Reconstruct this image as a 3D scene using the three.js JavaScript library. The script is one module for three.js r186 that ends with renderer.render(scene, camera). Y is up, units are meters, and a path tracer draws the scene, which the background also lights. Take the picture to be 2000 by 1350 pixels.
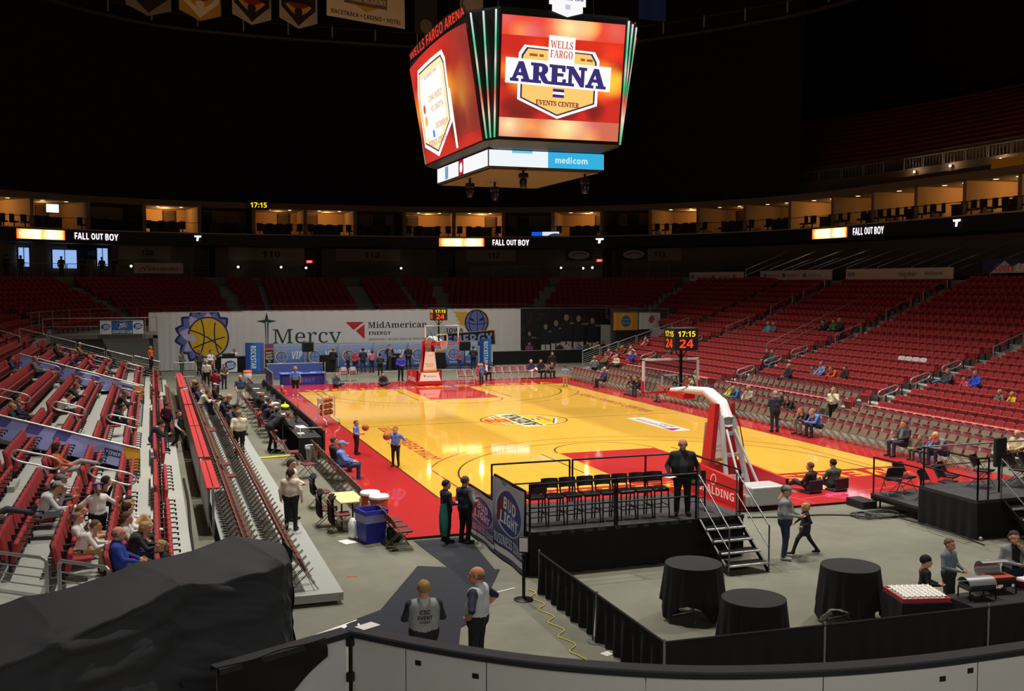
import * as THREE from 'three';
import { mergeGeometries } from 'three/addons/utils/BufferGeometryUtils.js';
import { RoundedBoxGeometry } from 'three/addons/geometries/RoundedBoxGeometry.js';
import { RectAreaLightUniformsLib } from 'three/addons/lights/RectAreaLightUniformsLib.js';
RectAreaLightUniformsLib.init();

// ---------- camera, exposure, arena lights ----------
const scene = new THREE.Scene();
scene.background = new THREE.Color(0x010101);
const renderer = new THREE.WebGLRenderer();
renderer.toneMapping = THREE.LinearToneMapping;
renderer.toneMappingExposure = 1.0;
renderer.shadowMap.enabled = true;
const camera = new THREE.PerspectiveCamera(36.86, 2000 / 1350, 0.1, 400);
camera.position.set(-14.8, 5.84, 41.06);
camera.lookAt(-14.8 + 0.32755 * 10, 5.84 - 0.06017 * 10, 41.06 - 0.94292 * 10);
scene.add(camera);

const LAMP_Y = 26, LAMP_I = 1650;
const lampSpots = [];
for (const x of [-9.5, 9.5]) for (const z of [-20, -10, 0, 10, 20]) lampSpots.push([x, z]);

// ---------- helpers ----------
let seed = 7;
const rnd = () => { seed = (seed * 1664525 + 1013904223) >>> 0; return seed / 4294967296; };
const rr = (a, b) => a + (b - a) * rnd();
const V = (x, y, z) => new THREE.Vector3(x, y, z);
const ORD = ['', 'first', 'second', 'third', 'fourth', 'fifth', 'sixth', 'seventh', 'eighth', 'ninth', 'tenth', 'eleventh', 'twelfth', 'thirteenth', 'fourteenth', 'fifteenth', 'sixteenth', 'seventeenth', 'eighteenth', 'nineteenth'], TENS = { 20: 'twent', 30: 'thirt', 40: 'fort', 50: 'fift', 60: 'sixt', 70: 'sevent', 80: 'eight', 90: 'ninet' };
const ordWord = (n) => n < 20 ? ORD[n] : n % 10 ? TENS[n - n % 10] + 'y-' + ORD[n % 10] : TENS[n] + 'ieth';
const taken = new Map();
function numbered(name) { const n = taken.get(name) || 0; taken.set(name, n + 1); return n ? name + '_' + String(n).padStart(3, '0') : name; }
function M(color, o = {}) {
  const { cc, ...rest } = o;
  const m = cc === undefined ? new THREE.MeshStandardMaterial({ roughness: 0.7, metalness: 0, ...rest }) : new THREE.MeshPhysicalMaterial({ roughness: 0.5, clearcoat: cc, clearcoatRoughness: 0.08, ...rest });
  m.color.set(color); return m;
}
const glow = (color, k) => new THREE.MeshStandardMaterial({ color: 0x000000, emissive: color, emissiveIntensity: k, roughness: 0.6 });
function obj(name, geo, mat, parent = scene) {
  const g = Array.isArray(geo) ? merge(geo) : geo;
  const m = new THREE.Mesh(g, mat); m.name = parent === scene ? numbered(name) : name;
  m.castShadow = m.receiveShadow = true; parent.add(m); return m;
}
function merge(list) {
  list = list.filter(Boolean).map((g) => {
    const h = g.index ? g.toNonIndexed() : g;
    for (const k of Object.keys(h.attributes)) if (!['position', 'normal', 'uv'].includes(k)) h.deleteAttribute(k);
    if (!h.attributes.uv) h.setAttribute('uv', new THREE.BufferAttribute(new Float32Array(h.attributes.position.count * 2), 2));
    return h;
  });
  return list.length === 1 ? list[0] : mergeGeometries(list);
}
function thing(name, label, category, pos = [0, 0, 0], turn = 0, group) {
  const o = new THREE.Group(); o.name = numbered(name); scene.add(o);
  o.position.set(...pos); o.rotation.y = turn; o.userData = { label, category };
  if (group) o.userData.group = group;
  return o;
}
function tag(o, label, category, group) { o.userData = { label, category }; if (group) o.userData.group = group; return o; }
function struct(name, geo, mat, parent = scene) { const o = obj(name, geo, mat, parent); if (parent === scene) o.userData.kind = 'structure'; return o; }
function dup(root, pos, turn, label, group) {
  const r = root.clone(); r.name = numbered(root.name.replace(/_\d{3}$/, '')); scene.add(r); r.position.set(...pos); r.rotation.y = turn;
  r.userData = { ...root.userData }; if (label) r.userData.label = label; if (group) r.userData.group = group;
  return r;
}
function bx(w, h, d, x = 0, y = 0, z = 0, ry = 0) { const g = new THREE.BoxGeometry(w, h, d); if (ry) g.rotateY(ry); g.translate(x, y, z); return g; }
function rb(w, h, d, r, x = 0, y = 0, z = 0, ry = 0, rx = 0) { const g = new RoundedBoxGeometry(w, h, d, Math.max(w, h, d) > 0.9 ? 2 : 1, Math.min(r, w / 2.01, h / 2.01, d / 2.01)); if (rx) g.rotateX(rx); if (ry) g.rotateY(ry); g.translate(x, y, z); return g; }
function bar(a, b, r, seg = 6, r2 = r) {
  const A = Array.isArray(a) ? V(...a) : a, B = Array.isArray(b) ? V(...b) : b, d = B.clone().sub(A), L = d.length();
  const g = new THREE.CylinderGeometry(r2, r, L, seg); g.translate(0, L / 2, 0);
  g.applyQuaternion(new THREE.Quaternion().setFromUnitVectors(V(0, 1, 0), d.normalize())); g.translate(A.x, A.y, A.z); return g;
}
function sbar(a, b, w, h) { // square bar
  const A = V(...a), B = V(...b), d = B.clone().sub(A), L = d.length();
  const g = new THREE.BoxGeometry(w, h, L); g.translate(0, 0, L / 2);
  const m = new THREE.Matrix4().lookAt(B, A, Math.abs(d.y) > 0.99 * L ? V(0, 0, 1) : V(0, 1, 0)); g.applyMatrix4(m); g.translate(A.x, A.y, A.z); return g;
}
function pipe(pts, r, seg = 6, closed = false, per = 4, tension = 0.5) {
  const c = new THREE.CatmullRomCurve3(pts.map((p) => V(...p)), closed, 'catmullrom', tension);
  return new THREE.TubeGeometry(c, pts.length * per, r, seg, closed);
}
function polyPipe(pts, r, seg = 6) { // straight runs with ball joints
  const l = []; for (let i = 0; i < pts.length - 1; i++) l.push(bar(pts[i], pts[i + 1], r, seg));
  for (let i = 1; i < pts.length - 1; i++) { const s = new THREE.SphereGeometry(r, seg, 4); s.translate(...pts[i]); l.push(s); }
  return merge(l);
}
function lathe(pts, seg = 20, x = 0, y = 0, z = 0) { const g = new THREE.LatheGeometry(pts.map((p) => new THREE.Vector2(...p)), seg); g.translate(x, y, z); return g; }
function cylY(r, h, x, y, z, seg = 16, r2 = r) { const g = new THREE.CylinderGeometry(r2, r, h, seg); g.translate(x, y + h / 2, z); return g; }
function ell(rx, ry, rz, x, y, z, a = 12, b = 8) { const g = new THREE.SphereGeometry(1, a, b); g.scale(rx, ry, rz); g.translate(x, y, z); return g; }
function prism(pts, h, y = 0) { // pts [x,z] outline, extruded up
  const s = new THREE.Shape(pts.map(([x, z]) => new THREE.Vector2(x, -z))); const g = new THREE.ExtrudeGeometry(s, { depth: h, bevelEnabled: false }); g.rotateX(-Math.PI / 2); g.translate(0, y, 0); return g;
}
function surf(nu, nv, f, uvf) { // parametric grid
  const p = [], uv = [], ix = [];
  for (let i = 0; i <= nu; i++) for (let j = 0; j <= nv; j++) { p.push(...f(i / nu, j / nv)); uv.push(...(uvf ? uvf(i / nu, j / nv) : [i / nu, j / nv])); }
  for (let i = 0; i < nu; i++) for (let j = 0; j < nv; j++) { const a = i * (nv + 1) + j, b = a + nv + 1; ix.push(a, b, b + 1, a, b + 1, a + 1); }
  const g = new THREE.BufferGeometry(); g.setAttribute('position', new THREE.Float32BufferAttribute(p, 3)); g.setAttribute('uv', new THREE.Float32BufferAttribute(uv, 2)); g.setIndex(ix); g.computeVertexNormals(); return g;
}
// value noise
function hash(x, y, z) { let h = Math.imul(x | 0, 374761393) ^ Math.imul(y | 0, 668265263) ^ Math.imul(z | 0, 2147483647 - 1274126177); h = Math.imul(h ^ (h >>> 13), 1274126177); return ((h ^ (h >>> 16)) >>> 0) / 4294967296; }
function noise(x, y, z = 0) {
  const xi = Math.floor(x), yi = Math.floor(y), zi = Math.floor(z), s = (t) => t * t * (3 - 2 * t), u = s(x - xi), v = s(y - yi), w = s(z - zi);
  const L = (a, b, t) => a + (b - a) * t;
  return L(L(L(hash(xi, yi, zi), hash(xi + 1, yi, zi), u), L(hash(xi, yi + 1, zi), hash(xi + 1, yi + 1, zi), u), v), L(L(hash(xi, yi, zi + 1), hash(xi + 1, yi, zi + 1), u), L(hash(xi, yi + 1, zi + 1), hash(xi + 1, yi + 1, zi + 1), u), v), w);
}
function fbm(x, y, o = 4) { let s = 0, a = 0.5; for (let i = 0; i < o; i++) { s += a * noise(x, y, i * 7.3); x *= 2.03; y *= 2.03; a *= 0.5; } return s; }
function canvas(w, h, draw) {
  const c = document.createElement('canvas'); c.width = w; c.height = h; draw(c.getContext('2d'), w, h);
  const t = new THREE.CanvasTexture(c); t.colorSpace = THREE.SRGBColorSpace; t.anisotropy = 8; return t;
}
function noiseTex(size, fn) { // fn(u, v) -> [r,g,b] sRGB 0..255
  const d = new Uint8Array(size * size * 4);
  for (let j = 0; j < size; j++) for (let i = 0; i < size; i++) { const c = fn(i / size, j / size), k = (j * size + i) * 4; d[k] = c[0]; d[k + 1] = c[1]; d[k + 2] = c[2]; d[k + 3] = 255; }
  const t = new THREE.DataTexture(d, size, size); t.colorSpace = THREE.SRGBColorSpace; t.magFilter = THREE.LinearFilter; t.minFilter = THREE.LinearMipmapLinearFilter; t.generateMipmaps = true; t.wrapS = t.wrapT = THREE.RepeatWrapping; t.needsUpdate = true; return t;
}
function fit(c, text, x, y, w, h, font, color, thick = 0) { // text stretched into a box, baseline at y
  c.save(); c.font = font.replace('SZ', '100px'); c.fillStyle = color; c.textBaseline = 'alphabetic'; c.textAlign = 'left';
  const m = c.measureText(text); c.translate(x, y); c.scale(w / m.width, h / 72); c.fillText(text, 0, 0); if (thick) { c.strokeStyle = color; c.lineWidth = thick; c.strokeText(text, 0, 0); } c.restore();
}
function uvPlane(w, h, mat, parent, name, pos, ry = 0, rx = 0) { const g = new THREE.PlaneGeometry(w, h); g.rotateX(rx); g.rotateY(ry); g.translate(...pos); return obj(name, g, mat, parent); }
// a printed panel with thickness: front face carries the picture, the sides the back colour
function panelGeo(w, h, t) { return new THREE.BoxGeometry(w, h, t); }
function picBox(w, h, t, tex, back, o = {}) {
  const side = M(back, { roughness: 0.8 }), face = new THREE.MeshStandardMaterial({ map: tex, roughness: 0.75, ...o });
  return { side, face };
}

const VS = 0.886; // the photograph is flattened vertically by this factor; furniture and figures take it
// ---------- shared materials ----------
const mt = {
  steel: M(0x9a9a9a, { metalness: 0.75, roughness: 0.38 }),
  rail: M(0xb4b6b6, { metalness: 0.6, roughness: 0.35 }),
  tan: M(0x786c5a, { metalness: 0.2, roughness: 0.5 }),
  maroon: M(0x6a2029, { roughness: 0.55 }),
  red: M(0xb32a2e, { roughness: 0.75 }),
  redseat: M(0x9a2a2e, { roughness: 0.75 }),
  blackPlastic: M(0x17171a, { roughness: 0.55 }),
  blackMetal: M(0x101012, { metalness: 0.3, roughness: 0.4 }),
  blackCloth: M(0x0d0d10, { roughness: 0.95 }),
  white: M(0xdedede, { roughness: 0.6 }),
  concreteDark: M(0x77776f, { roughness: 0.9 }),
  tread: M(0xa6aaa5, { roughness: 0.85 }),
  platform: M(0x969c99, { roughness: 0.6 }),
  wallBrown: M(0x4a3d33, { roughness: 0.9 }),
  wallTan: M(0x8a7a66, { roughness: 0.9 }),
};
// ---------- arena floodlights, out of view, placed to light the court ----------
{
  const housing = M(0x222226, { metalness: 0.4, roughness: 0.5 }), lens = glow(0xfff4e4, 6);
  lampSpots.forEach(([x, z], i) => {
    const t = thing('unseen_floodlight', 'round floodlight out of view high above the court, pointing down', 'floodlight', [x, LAMP_Y, z], 0, 'floodlights over the court');
    obj('housing', [lathe([[0.05, 0.5], [0.18, 0.48], [0.3, 0.2], [0.42, 0], [0.4, 0], [0.28, 0.2], [0.16, 0.44], [0, 0.45]], 20)], housing, t);
    obj('lens', [cylY(0.38, 0.03, 0, 0.02, 0, 20)], lens, t);
    obj('bracket', [bar([0, 0.48, 0], [0, 1.0, 0], 0.04)], housing, t);
    const s = new THREE.SpotLight(0xfff5e8, LAMP_I, 0, 0.79, 0.75, 2);
    s.position.set(x, LAMP_Y - 0.05, z); s.target.position.set(x * 0.6, 0, z * 0.97); s.castShadow = true; s.shadow.radius = 18;
    s.name = 'floodlight_beam'; scene.add(s); scene.add(s.target);
  });
}
{ // unseen light panels behind the viewer, placed to light the near boards
  const cover = glow(0xfff6e8, 3), tray = M(0xc8c8c4);
  for (const x of [-19, -13, -7, -1]) {
    const t = thing('unseen_light_panel', 'flat white light panel, unseen behind the viewer, lighting the near boards', 'light', [x, 9.2, 42.5], 0, 'unseen light panels behind the viewer');
    obj('tray', [bx(2.5, 0.08, 1.0, 0, 0.05, 0)], tray, t); obj('diffuser', [bx(2.4, 0.02, 0.9, 0, 0, 0)], cover, t);
    const L = new THREE.RectAreaLight(0xfff6e8, 48, 2.4, 0.9); L.position.set(x, 9.15, 42.45); L.lookAt(x * 0.9, 0, 31.5); L.name = 'unseen_panel_light'; scene.add(L);
  }
}
// ---------- roof, floor ----------
struct('ceiling', [bx(110, 0.4, 140, 0, 33, -5)], M(0x131315, { roughness: 1 }));
{
  const tex = noiseTex(1024, (u, v) => {
    const wrap = (f) => { const a = f(u, v), b = f(u - 1, v), c = f(u, v - 1), d = f(u - 1, v - 1); return (a * (1 - u) + b * u) * (1 - v) + (c * (1 - u) + d * u) * v; };
    const n = wrap((x, y) => fbm(x * 6 + 11, y * 6 + 5, 5)) - 0.47, m = wrap((x, y) => fbm(x * 40 + 3, y * 40, 3)) - 0.44, s = wrap((x, y) => noise(x * 3 + 20, y * 14 + 9)) - 0.5;
    const k = 1 + n * 0.38 + m * 0.22 + s * 0.1;
    return [108 * k, 109 * k, 97 * k];
  });
  tex.repeat.set(1 / 9, 1 / 9);
  const g = new THREE.PlaneGeometry(100, 130); g.rotateX(-Math.PI / 2); g.translate(0, 0, -6);
  const uv = g.attributes.uv, p = g.attributes.position; for (let i = 0; i < uv.count; i++) uv.setXY(i, p.getX(i), p.getZ(i));
  struct('floor', g, new THREE.MeshPhysicalMaterial({ map: tex, roughness: 0.55, clearcoat: 0.15, clearcoatRoughness: 0.3 }));
}
// ---------- court ----------
const CW = 7.62, CL = 14.325, AX = 9.43, AZ = 18.3;
function arenaLogo(c, S, flat) { // shield emblem, drawn in a box of unit S around 0,0
  const sh = (k) => { c.beginPath(); c.moveTo(-0.40 * S * k, -0.36 * S * k); c.lineTo(0.40 * S * k, -0.36 * S * k); c.lineTo(0.46 * S * k, -0.26 * S * k); c.lineTo(0.46 * S * k, 0.27 * S * k); c.lineTo(0, 0.46 * S * k); c.lineTo(-0.46 * S * k, 0.27 * S * k); c.lineTo(-0.46 * S * k, -0.26 * S * k); c.closePath(); };
  c.fillStyle = '#fff6ee'; sh(1); c.fill(); c.fillStyle = '#2b2346'; sh(0.93); c.fill(); c.fillStyle = flat ? '#f3c62a' : '#ffc06a'; sh(0.89); c.fill();
  c.fillStyle = flat ? '#c9302a' : '#fff3ec'; c.fillRect(-0.13 * S, -0.50 * S, 0.30 * S, 0.30 * S);
  fit(c, 'WELLS', -0.11 * S, -0.36 * S, 0.26 * S, 0.085 * S, 'bold SZ serif', flat ? '#f3c62a' : '#b0463c');
  fit(c, 'FARGO', -0.11 * S, -0.25 * S, 0.26 * S, 0.085 * S, 'bold SZ serif', flat ? '#f3c62a' : '#b0463c');
  c.fillStyle = flat ? '#f4ecc0' : '#ffffff'; c.fillRect(-0.60 * S, -0.20 * S, 1.2 * S, 0.29 * S);
  fit(c, 'ARENA', -0.54 * S, 0.055 * S, 1.08 * S, 0.215 * S, 'bold SZ serif', flat ? '#222222' : '#33286a', 7);
  c.fillStyle = '#33286a'; c.fillRect(-0.06 * S, 0.11 * S, 0.13 * S, 0.10 * S); c.fillStyle = '#fff'; c.fillRect(-0.06 * S, 0.145 * S, 0.13 * S, 0.03 * S);
  fit(c, 'EVENTS CENTER', -0.25 * S, 0.31 * S, 0.5 * S, 0.055 * S, 'bold SZ serif', '#6a2a22', 4);
  c.fillStyle = '#8a5a2a'; for (const [x, w] of [[-0.34, 0.09], [-0.23, 0.05], [0.24, 0.05], [0.31, 0.07]]) c.fillRect(x * S, -0.27 * S, w * S, 0.03 * S);
}
{
  const W = 1056, H = 2048, s = H / (2 * AZ); // px per metre
  const tex = canvas(W, H, (c) => {
    const X = (x) => (x + AX) * s, Z = (z) => (z + AZ) * s, R = (x0, z0, x1, z1) => c.fillRect(X(x0), Z(z0), (x1 - x0) * s, (z1 - z0) * s);
    c.fillStyle = '#b8141b'; c.fillRect(0, 0, W, H);
    c.fillStyle = '#e2b23a'; R(-CW, -CL, CW, CL);
    // boards of the floor, slight tone from strip to strip
    for (let i = 0; i < 5200; i++) { const x = rr(-CW, CW), z = rr(-CL, CL), l = rr(0.5, 1.6); c.fillStyle = rnd() < 0.5 ? 'rgba(150,92,22,0.05)' : 'rgba(255,206,110,0.06)'; c.fillRect(X(x), Z(z), 0.06 * s, Math.min(l, CL - z) * s); }
    c.fillStyle = '#b8141b'; for (const k of [-1, 1]) R(-1.83, Math.min(k * CL, k * (CL - 5.79)), 1.83, Math.max(k * CL, k * (CL - 5.79)));
    const line = (col, w, f) => { c.strokeStyle = col; c.lineWidth = w * s; c.beginPath(); f(); c.stroke(); };
    const BK = '#2a1a10', RD = '#8a2416';
    line(BK, 0.05, () => c.rect(X(-CW) + 1, Z(-CL) + 1, 2 * CW * s - 2, 2 * CL * s - 2));
    line(BK, 0.05, () => { c.moveTo(X(-CW), Z(0)); c.lineTo(X(CW), Z(0)); });
    line(BK, 0.05, () => c.arc(X(0), Z(0), 1.83 * s, 0, 7));
    for (const k of [-1, 1]) {
      const b = k * (CL - 1.6), ft = k * (CL - 5.79), a0 = k > 0 ? Math.PI : 0;
      line(BK, 0.05, () => c.arc(X(0), Z(ft), 1.83 * s, a0, a0 + Math.PI));
      line('#e6b64a', 0.05, () => c.rect(X(-1.83), Math.min(Z(ft), Z(k * CL)), 3.66 * s, 5.79 * s));
      for (const q of [-2.44, 2.44]) line(BK, 0.05, () => { c.moveTo(X(q), Z(k * CL)); c.lineTo(X(q), Z(ft)); });
      for (const [rad, cx, col] of [[7.24, 6.71, RD], [6.32, 6.32, BK]]) {
        const dz = Math.sqrt(Math.max(0, rad * rad - cx * cx)), al = Math.atan2(dz, cx);
        line(col, 0.05, () => {
          c.moveTo(X(-cx), Z(k * CL)); c.lineTo(X(-cx), Z(b - k * dz));
          c.arc(X(0), Z(b), rad * s, k > 0 ? Math.PI + al : Math.PI - al, k > 0 ? -al : al, k < 0); c.lineTo(X(cx), Z(k * CL));
        });
      }
    }
    // emblem, side lettering
    c.save(); c.translate(X(0), Z(0)); c.rotate(-Math.PI / 2); arenaLogo(c, 3.3 * s, true); c.restore();
    const word = (t, x, z, rot, w, h, col) => { c.save(); c.translate(X(x), Z(z)); c.rotate(rot); fit(c, t, -w / 2 * s, h / 2 * s, w * s, h * s, 'bold SZ sans-serif', col); c.restore(); };
    word('IOWA EVENTS CENTER', -6.15, 4.4, -Math.PI / 2, 8, 0.5, '#b0301c');
    word('IOWA EVENTS CENTER', 6.3, -4.7, Math.PI / 2, 8, 0.5, '#b0301c');
    word('WELLS', 4.9, 14.95, Math.PI, 4.4, 0.85, '#e6b422'); word('FARGO', 0, 14.95, Math.PI, 4.2, 0.85, '#e6b422'); word('ARENA', -4.9, 14.95, Math.PI, 4.4, 0.85, '#e6b422');
    word('WELLS', -4.9, -14.9, 0, 4.4, 0.85, '#e6b422'); word('FARGO', 0, -14.9, 0, 4.2, 0.85, '#e6b422'); word('ARENA', 4.9, -14.9, 0, 4.4, 0.85, '#e6b422');
    // white decal
    c.save(); c.translate(X(4.75), Z(3.0)); c.rotate(-Math.PI / 2); c.fillStyle = '#f2f0ee'; c.fillRect(-2.1 * s, -0.42 * s, 4.2 * s, 0.84 * s);
    c.fillStyle = '#b0308a'; c.beginPath(); c.moveTo(-2.0 * s, -0.35 * s); c.lineTo(-1.2 * s, -0.35 * s); c.lineTo(-1.5 * s, 0.3 * s); c.fill();
    fit(c, 'MidAmerican', -1.1 * s, 0.0, 2.8 * s, 0.26 * s, 'bold SZ serif', '#4a4a6a'); fit(c, 'ENERGY', -1.1 * s, 0.3 * s, 1.2 * s, 0.18 * s, 'bold SZ sans-serif', '#4a4a6a'); c.restore();
    // tape marks on the near apron at the right
    c.strokeStyle = 'rgba(235,150,160,0.8)'; c.lineWidth = 0.03 * s; for (const [a, b, d, e] of [[0.9, 16.4, 4.4, 16.0], [1.6, 17.6, 5.6, 16.9], [1.2, 15.9, 1.6, 18.2], [3.2, 16.1, 3.5, 17.4]]) { c.beginPath(); c.moveTo(X(a), Z(b)); c.lineTo(X(d), Z(e)); c.stroke(); }
    c.strokeStyle = 'rgba(240,90,170,0.75)'; for (let i = 0; i < 26; i++) { const a = rr(0, 6.28), b = a + rr(1, 3); c.beginPath(); c.moveTo(X(3.0 + Math.cos(a) * 0.6), Z(17.6 + Math.sin(a) * 0.45)); c.lineTo(X(3.0 + Math.cos(b) * 0.6), Z(17.6 + Math.sin(b) * 0.45)); c.stroke(); }
  });
  const top = new THREE.MeshPhysicalMaterial({ map: tex, roughness: 0.45, clearcoat: 0.85, clearcoatRoughness: 0.045 }), edge = M(0x1a0a0a);
  const g = new THREE.BoxGeometry(2 * AX, 0.06, 2 * AZ); g.translate(0, 0.03, 0);
  const uv = g.attributes.uv, p = g.attributes.position, n = g.attributes.normal; for (let i = 0; i < uv.count; i++) if (n.getY(i) > 0.5) uv.setXY(i, (p.getX(i) + AX) / (2 * AX), 1 - (p.getZ(i) + AZ) / (2 * AZ));
  const m = new THREE.Mesh(g, [edge, edge, top, edge, edge, edge]); m.name = 'basketball_court'; m.castShadow = m.receiveShadow = true; scene.add(m);
  tag(m, 'glossy yellow wood basketball court with red border, black lines and shield emblem', 'court');
}
// ---------- bowl ----------
const XR = 13.3, XL = -14.7, ZE = -31, RC = 8.5, PITCH = 0.82;
const sideH = (i) => 0.2 + (i <= 9 ? 0.24 * i : 0.24 * 9 + 0.34 * (i - 9)), endH = (i) => 3.2 + 0.26 * (i - 9);
// point on the bowl at offset d: side 'R','CR','E','CL','L'; t along it
function bowl(side, t, d) {
  if (side === 'R') return [XR + d, t, Math.PI / 2 * 3]; // seats face -x
  if (side === 'L') return [XL - d, t, Math.PI / 2];
  if (side === 'E') return [t, ZE - d, 0];
  const R = RC + d;
  if (side === 'CR') return [XR - RC + R * Math.cos(t), ZE + RC - R * Math.sin(t), -Math.PI / 2 + (Math.PI / 2) * 0 + 0 + (t - 0)];
  return [XL + RC - R * Math.cos(t), ZE + RC - R * Math.sin(t), Math.PI / 2 - t];
}
function rowH(side, t, i) {
  if (side === 'R' || side === 'L') return sideH(i); if (side === 'E') return endH(i);
  const w = Math.min(1, t / (Math.PI / 2)); return sideH(i) * (1 - w) + endH(i) * w;
}
function terrace(name, side, t0, t1, i0, i1, n, mat, frontDrop = true) {
  const pos = [], ix = [], quad = (a, b, c, d) => { const k = pos.length / 3; pos.push(...a, ...b, ...c, ...d); ix.push(k, k + 1, k + 2, k, k + 2, k + 3); };
  const P = (t, d, h) => { const b = bowl(side, t, d); return [b[0], h, b[1]]; };
  for (let k = 0; k < n; k++) {
    const a = t0 + (t1 - t0) * k / n, b = t0 + (t1 - t0) * (k + 1) / n;
    for (let i = i0; i <= i1; i++) {
      const d = i * PITCH - 0.60, e = d + PITCH, ha = rowH(side, a, i), hb = rowH(side, b, i);
      const la = i > i0 ? rowH(side, a, i - 1) : (frontDrop ? 0 : ha - 0.2), lb = i > i0 ? rowH(side, b, i - 1) : (frontDrop ? 0 : hb - 0.2);
      quad(P(a, d, la), P(b, d, lb), P(b, d, hb), P(a, d, ha)); quad(P(a, d, ha), P(b, d, hb), P(b, e, hb), P(a, e, ha));
    }
  }
  // end walls
  for (const t of [t0, t1]) for (let i = i0; i <= i1; i++) { const d = i * PITCH - 0.60, e = d + PITCH, h = rowH(side, t, i); quad(P(t, d, 0), P(t, e, 0), P(t, e, h), P(t, d, h)); }
  const g = new THREE.BufferGeometry(); g.setAttribute('position', new THREE.Float32BufferAttribute(pos, 3)); g.setIndex(ix); g.computeVertexNormals();
  return struct(name, g, mat);
}
const LOWZ_R = [-23.2, 25.5], LOWZ_L = [-22.5, 24.6];
terrace('terrace_right_lower', 'R', LOWZ_R[0], LOWZ_R[1], 0, 8, 1, mt.tread);
terrace('terrace_right_upper', 'R', -22.5, 25.5, 9, 18, 1, mt.tread);
terrace('terrace_corner_right', 'CR', 0, Math.PI / 2, 9, 18, 14, mt.tread);
terrace('terrace_end', 'E', XR - RC, XL + RC, 9, 18, 1, mt.tread);
terrace('terrace_corner_left', 'CL', 0, Math.PI / 2, 9, 18, 14, mt.tread);
terrace('terrace_left_upper', 'L', -22.5, 24.6, 9, 18, 1, mt.tread);
terrace('terrace_left_lower', 'L', LOWZ_L[0], LOWZ_L[1], 0, 8, 1, mt.tread);

// ---------- seats of the bowl ----------
const seatParts = (() => {
  const back = (() => { const s = new THREE.Shape(); const w = 0.202; s.moveTo(-w, 0); s.lineTo(w, 0); s.lineTo(w + 0.005, 0.36); s.quadraticCurveTo(w, 0.46, w - 0.1, 0.475); s.lineTo(-w + 0.1, 0.475); s.quadraticCurveTo(-w, 0.46, -w - 0.005, 0.36); s.closePath();
    const g = new THREE.ExtrudeGeometry(s, { depth: 0.05, bevelEnabled: true, bevelSize: 0.012, bevelThickness: 0.014, bevelSegments: 2, curveSegments: 4 }); g.translate(0, 0, -0.025); g.rotateX(-0.16); g.translate(0, 0.42, -0.02); return g; })();
  const seatUp = (() => { const g = new RoundedBoxGeometry(0.42, 0.40, 0.09, 1, 0.04); g.rotateX(0.13); g.translate(0, 0.52, 0.135); return g; })();
  const seatDown = (() => { const g = new RoundedBoxGeometry(0.42, 0.09, 0.43, 1, 0.04); g.rotateX(-0.05); g.translate(0, 0.42, 0.28); return g; })();
  const shell = (() => { const g = new RoundedBoxGeometry(0.42, 0.50, 0.025, 1, 0.01); g.translate(0, 0.25, -0.055); g.rotateX(-0.16); g.translate(0, 0.41, -0.01); return g; })();
  const arm = [rb(0.036, 0.035, 0.34, 0.015, 0.24, 0.63, 0.13), rb(0.036, 0.62, 0.06, 0.01, 0.24, 0.31, 0.02)];
  const cup = (() => { const g = new THREE.CylinderGeometry(0.022, 0.018, 0.06, 8, 1, true); g.translate(0.24, 0.6, 0.32); return g; })();
  const out = { back, seatUp, seatDown, shell, arm: merge([...arm, cup]) }; for (const g of Object.values(out)) g.scale(1, VS, 1); return out;
})();
function makeSeat(down = false, white = false) {
  const t = thing('stadium_seat', 'x', 'seat', [0, -50, 0]);
  obj('backrest', seatParts.back, white ? mt.white : mt.redseat, t); obj('seat', down ? seatParts.seatDown : seatParts.seatUp, mt.redseat, t);
  obj('back_shell', seatParts.shell, mt.blackPlastic, t); obj('armrest', seatParts.arm, mt.blackPlastic, t);
  return t;
}
// ---------- outer ring: walls, ribbon board, suites ----------
const S1 = 42.5, S2 = S1 + 28 * Math.PI / 2, S3 = S2 + 11, S4 = S3 + 28 * Math.PI / 2; // arc length at offset 19.5, from the right stand round to the left
function ring(s, d) {
  if (s < S1) return [XR + d, 20 - s, -Math.PI / 2];
  if (s < S2) { const t = (s - S1) / 28, R = RC + d; return [XR - RC + R * Math.cos(t), ZE + RC - R * Math.sin(t), t - Math.PI / 2]; }
  if (s < S3) return [XR - RC - (s - S2), ZE - d, 0];
  if (s < S4) { const t = Math.PI / 2 - (s - S3) / 28, R = RC + d; return [XL + RC - R * Math.cos(t), ZE + RC - R * Math.sin(t), Math.PI / 2 - t]; }
  return [XL - d, ZE + RC + (s - S4), Math.PI / 2];
}
function strip(s0, s1, prof, n = Math.max(2, Math.ceil((s1 - s0) / 1.5))) { // prof: list of [d,h]
  const k = prof.length - 1;
  return surf(n, k, (u, v) => { const [d, h] = prof[Math.round(v * k)], p = ring(s0 + (s1 - s0) * u, d); return [p[0], h, p[1]]; }, (u, v) => [1 - u, v]);
}
const sharp = (g) => { const h = g.toNonIndexed(); h.computeVertexNormals(); return h; };
const SA = -6, SB = S4 + 30;
const DOORS = [66.5, 80.6, 92.2, 101.2]; // passage openings in the concourse wall
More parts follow.
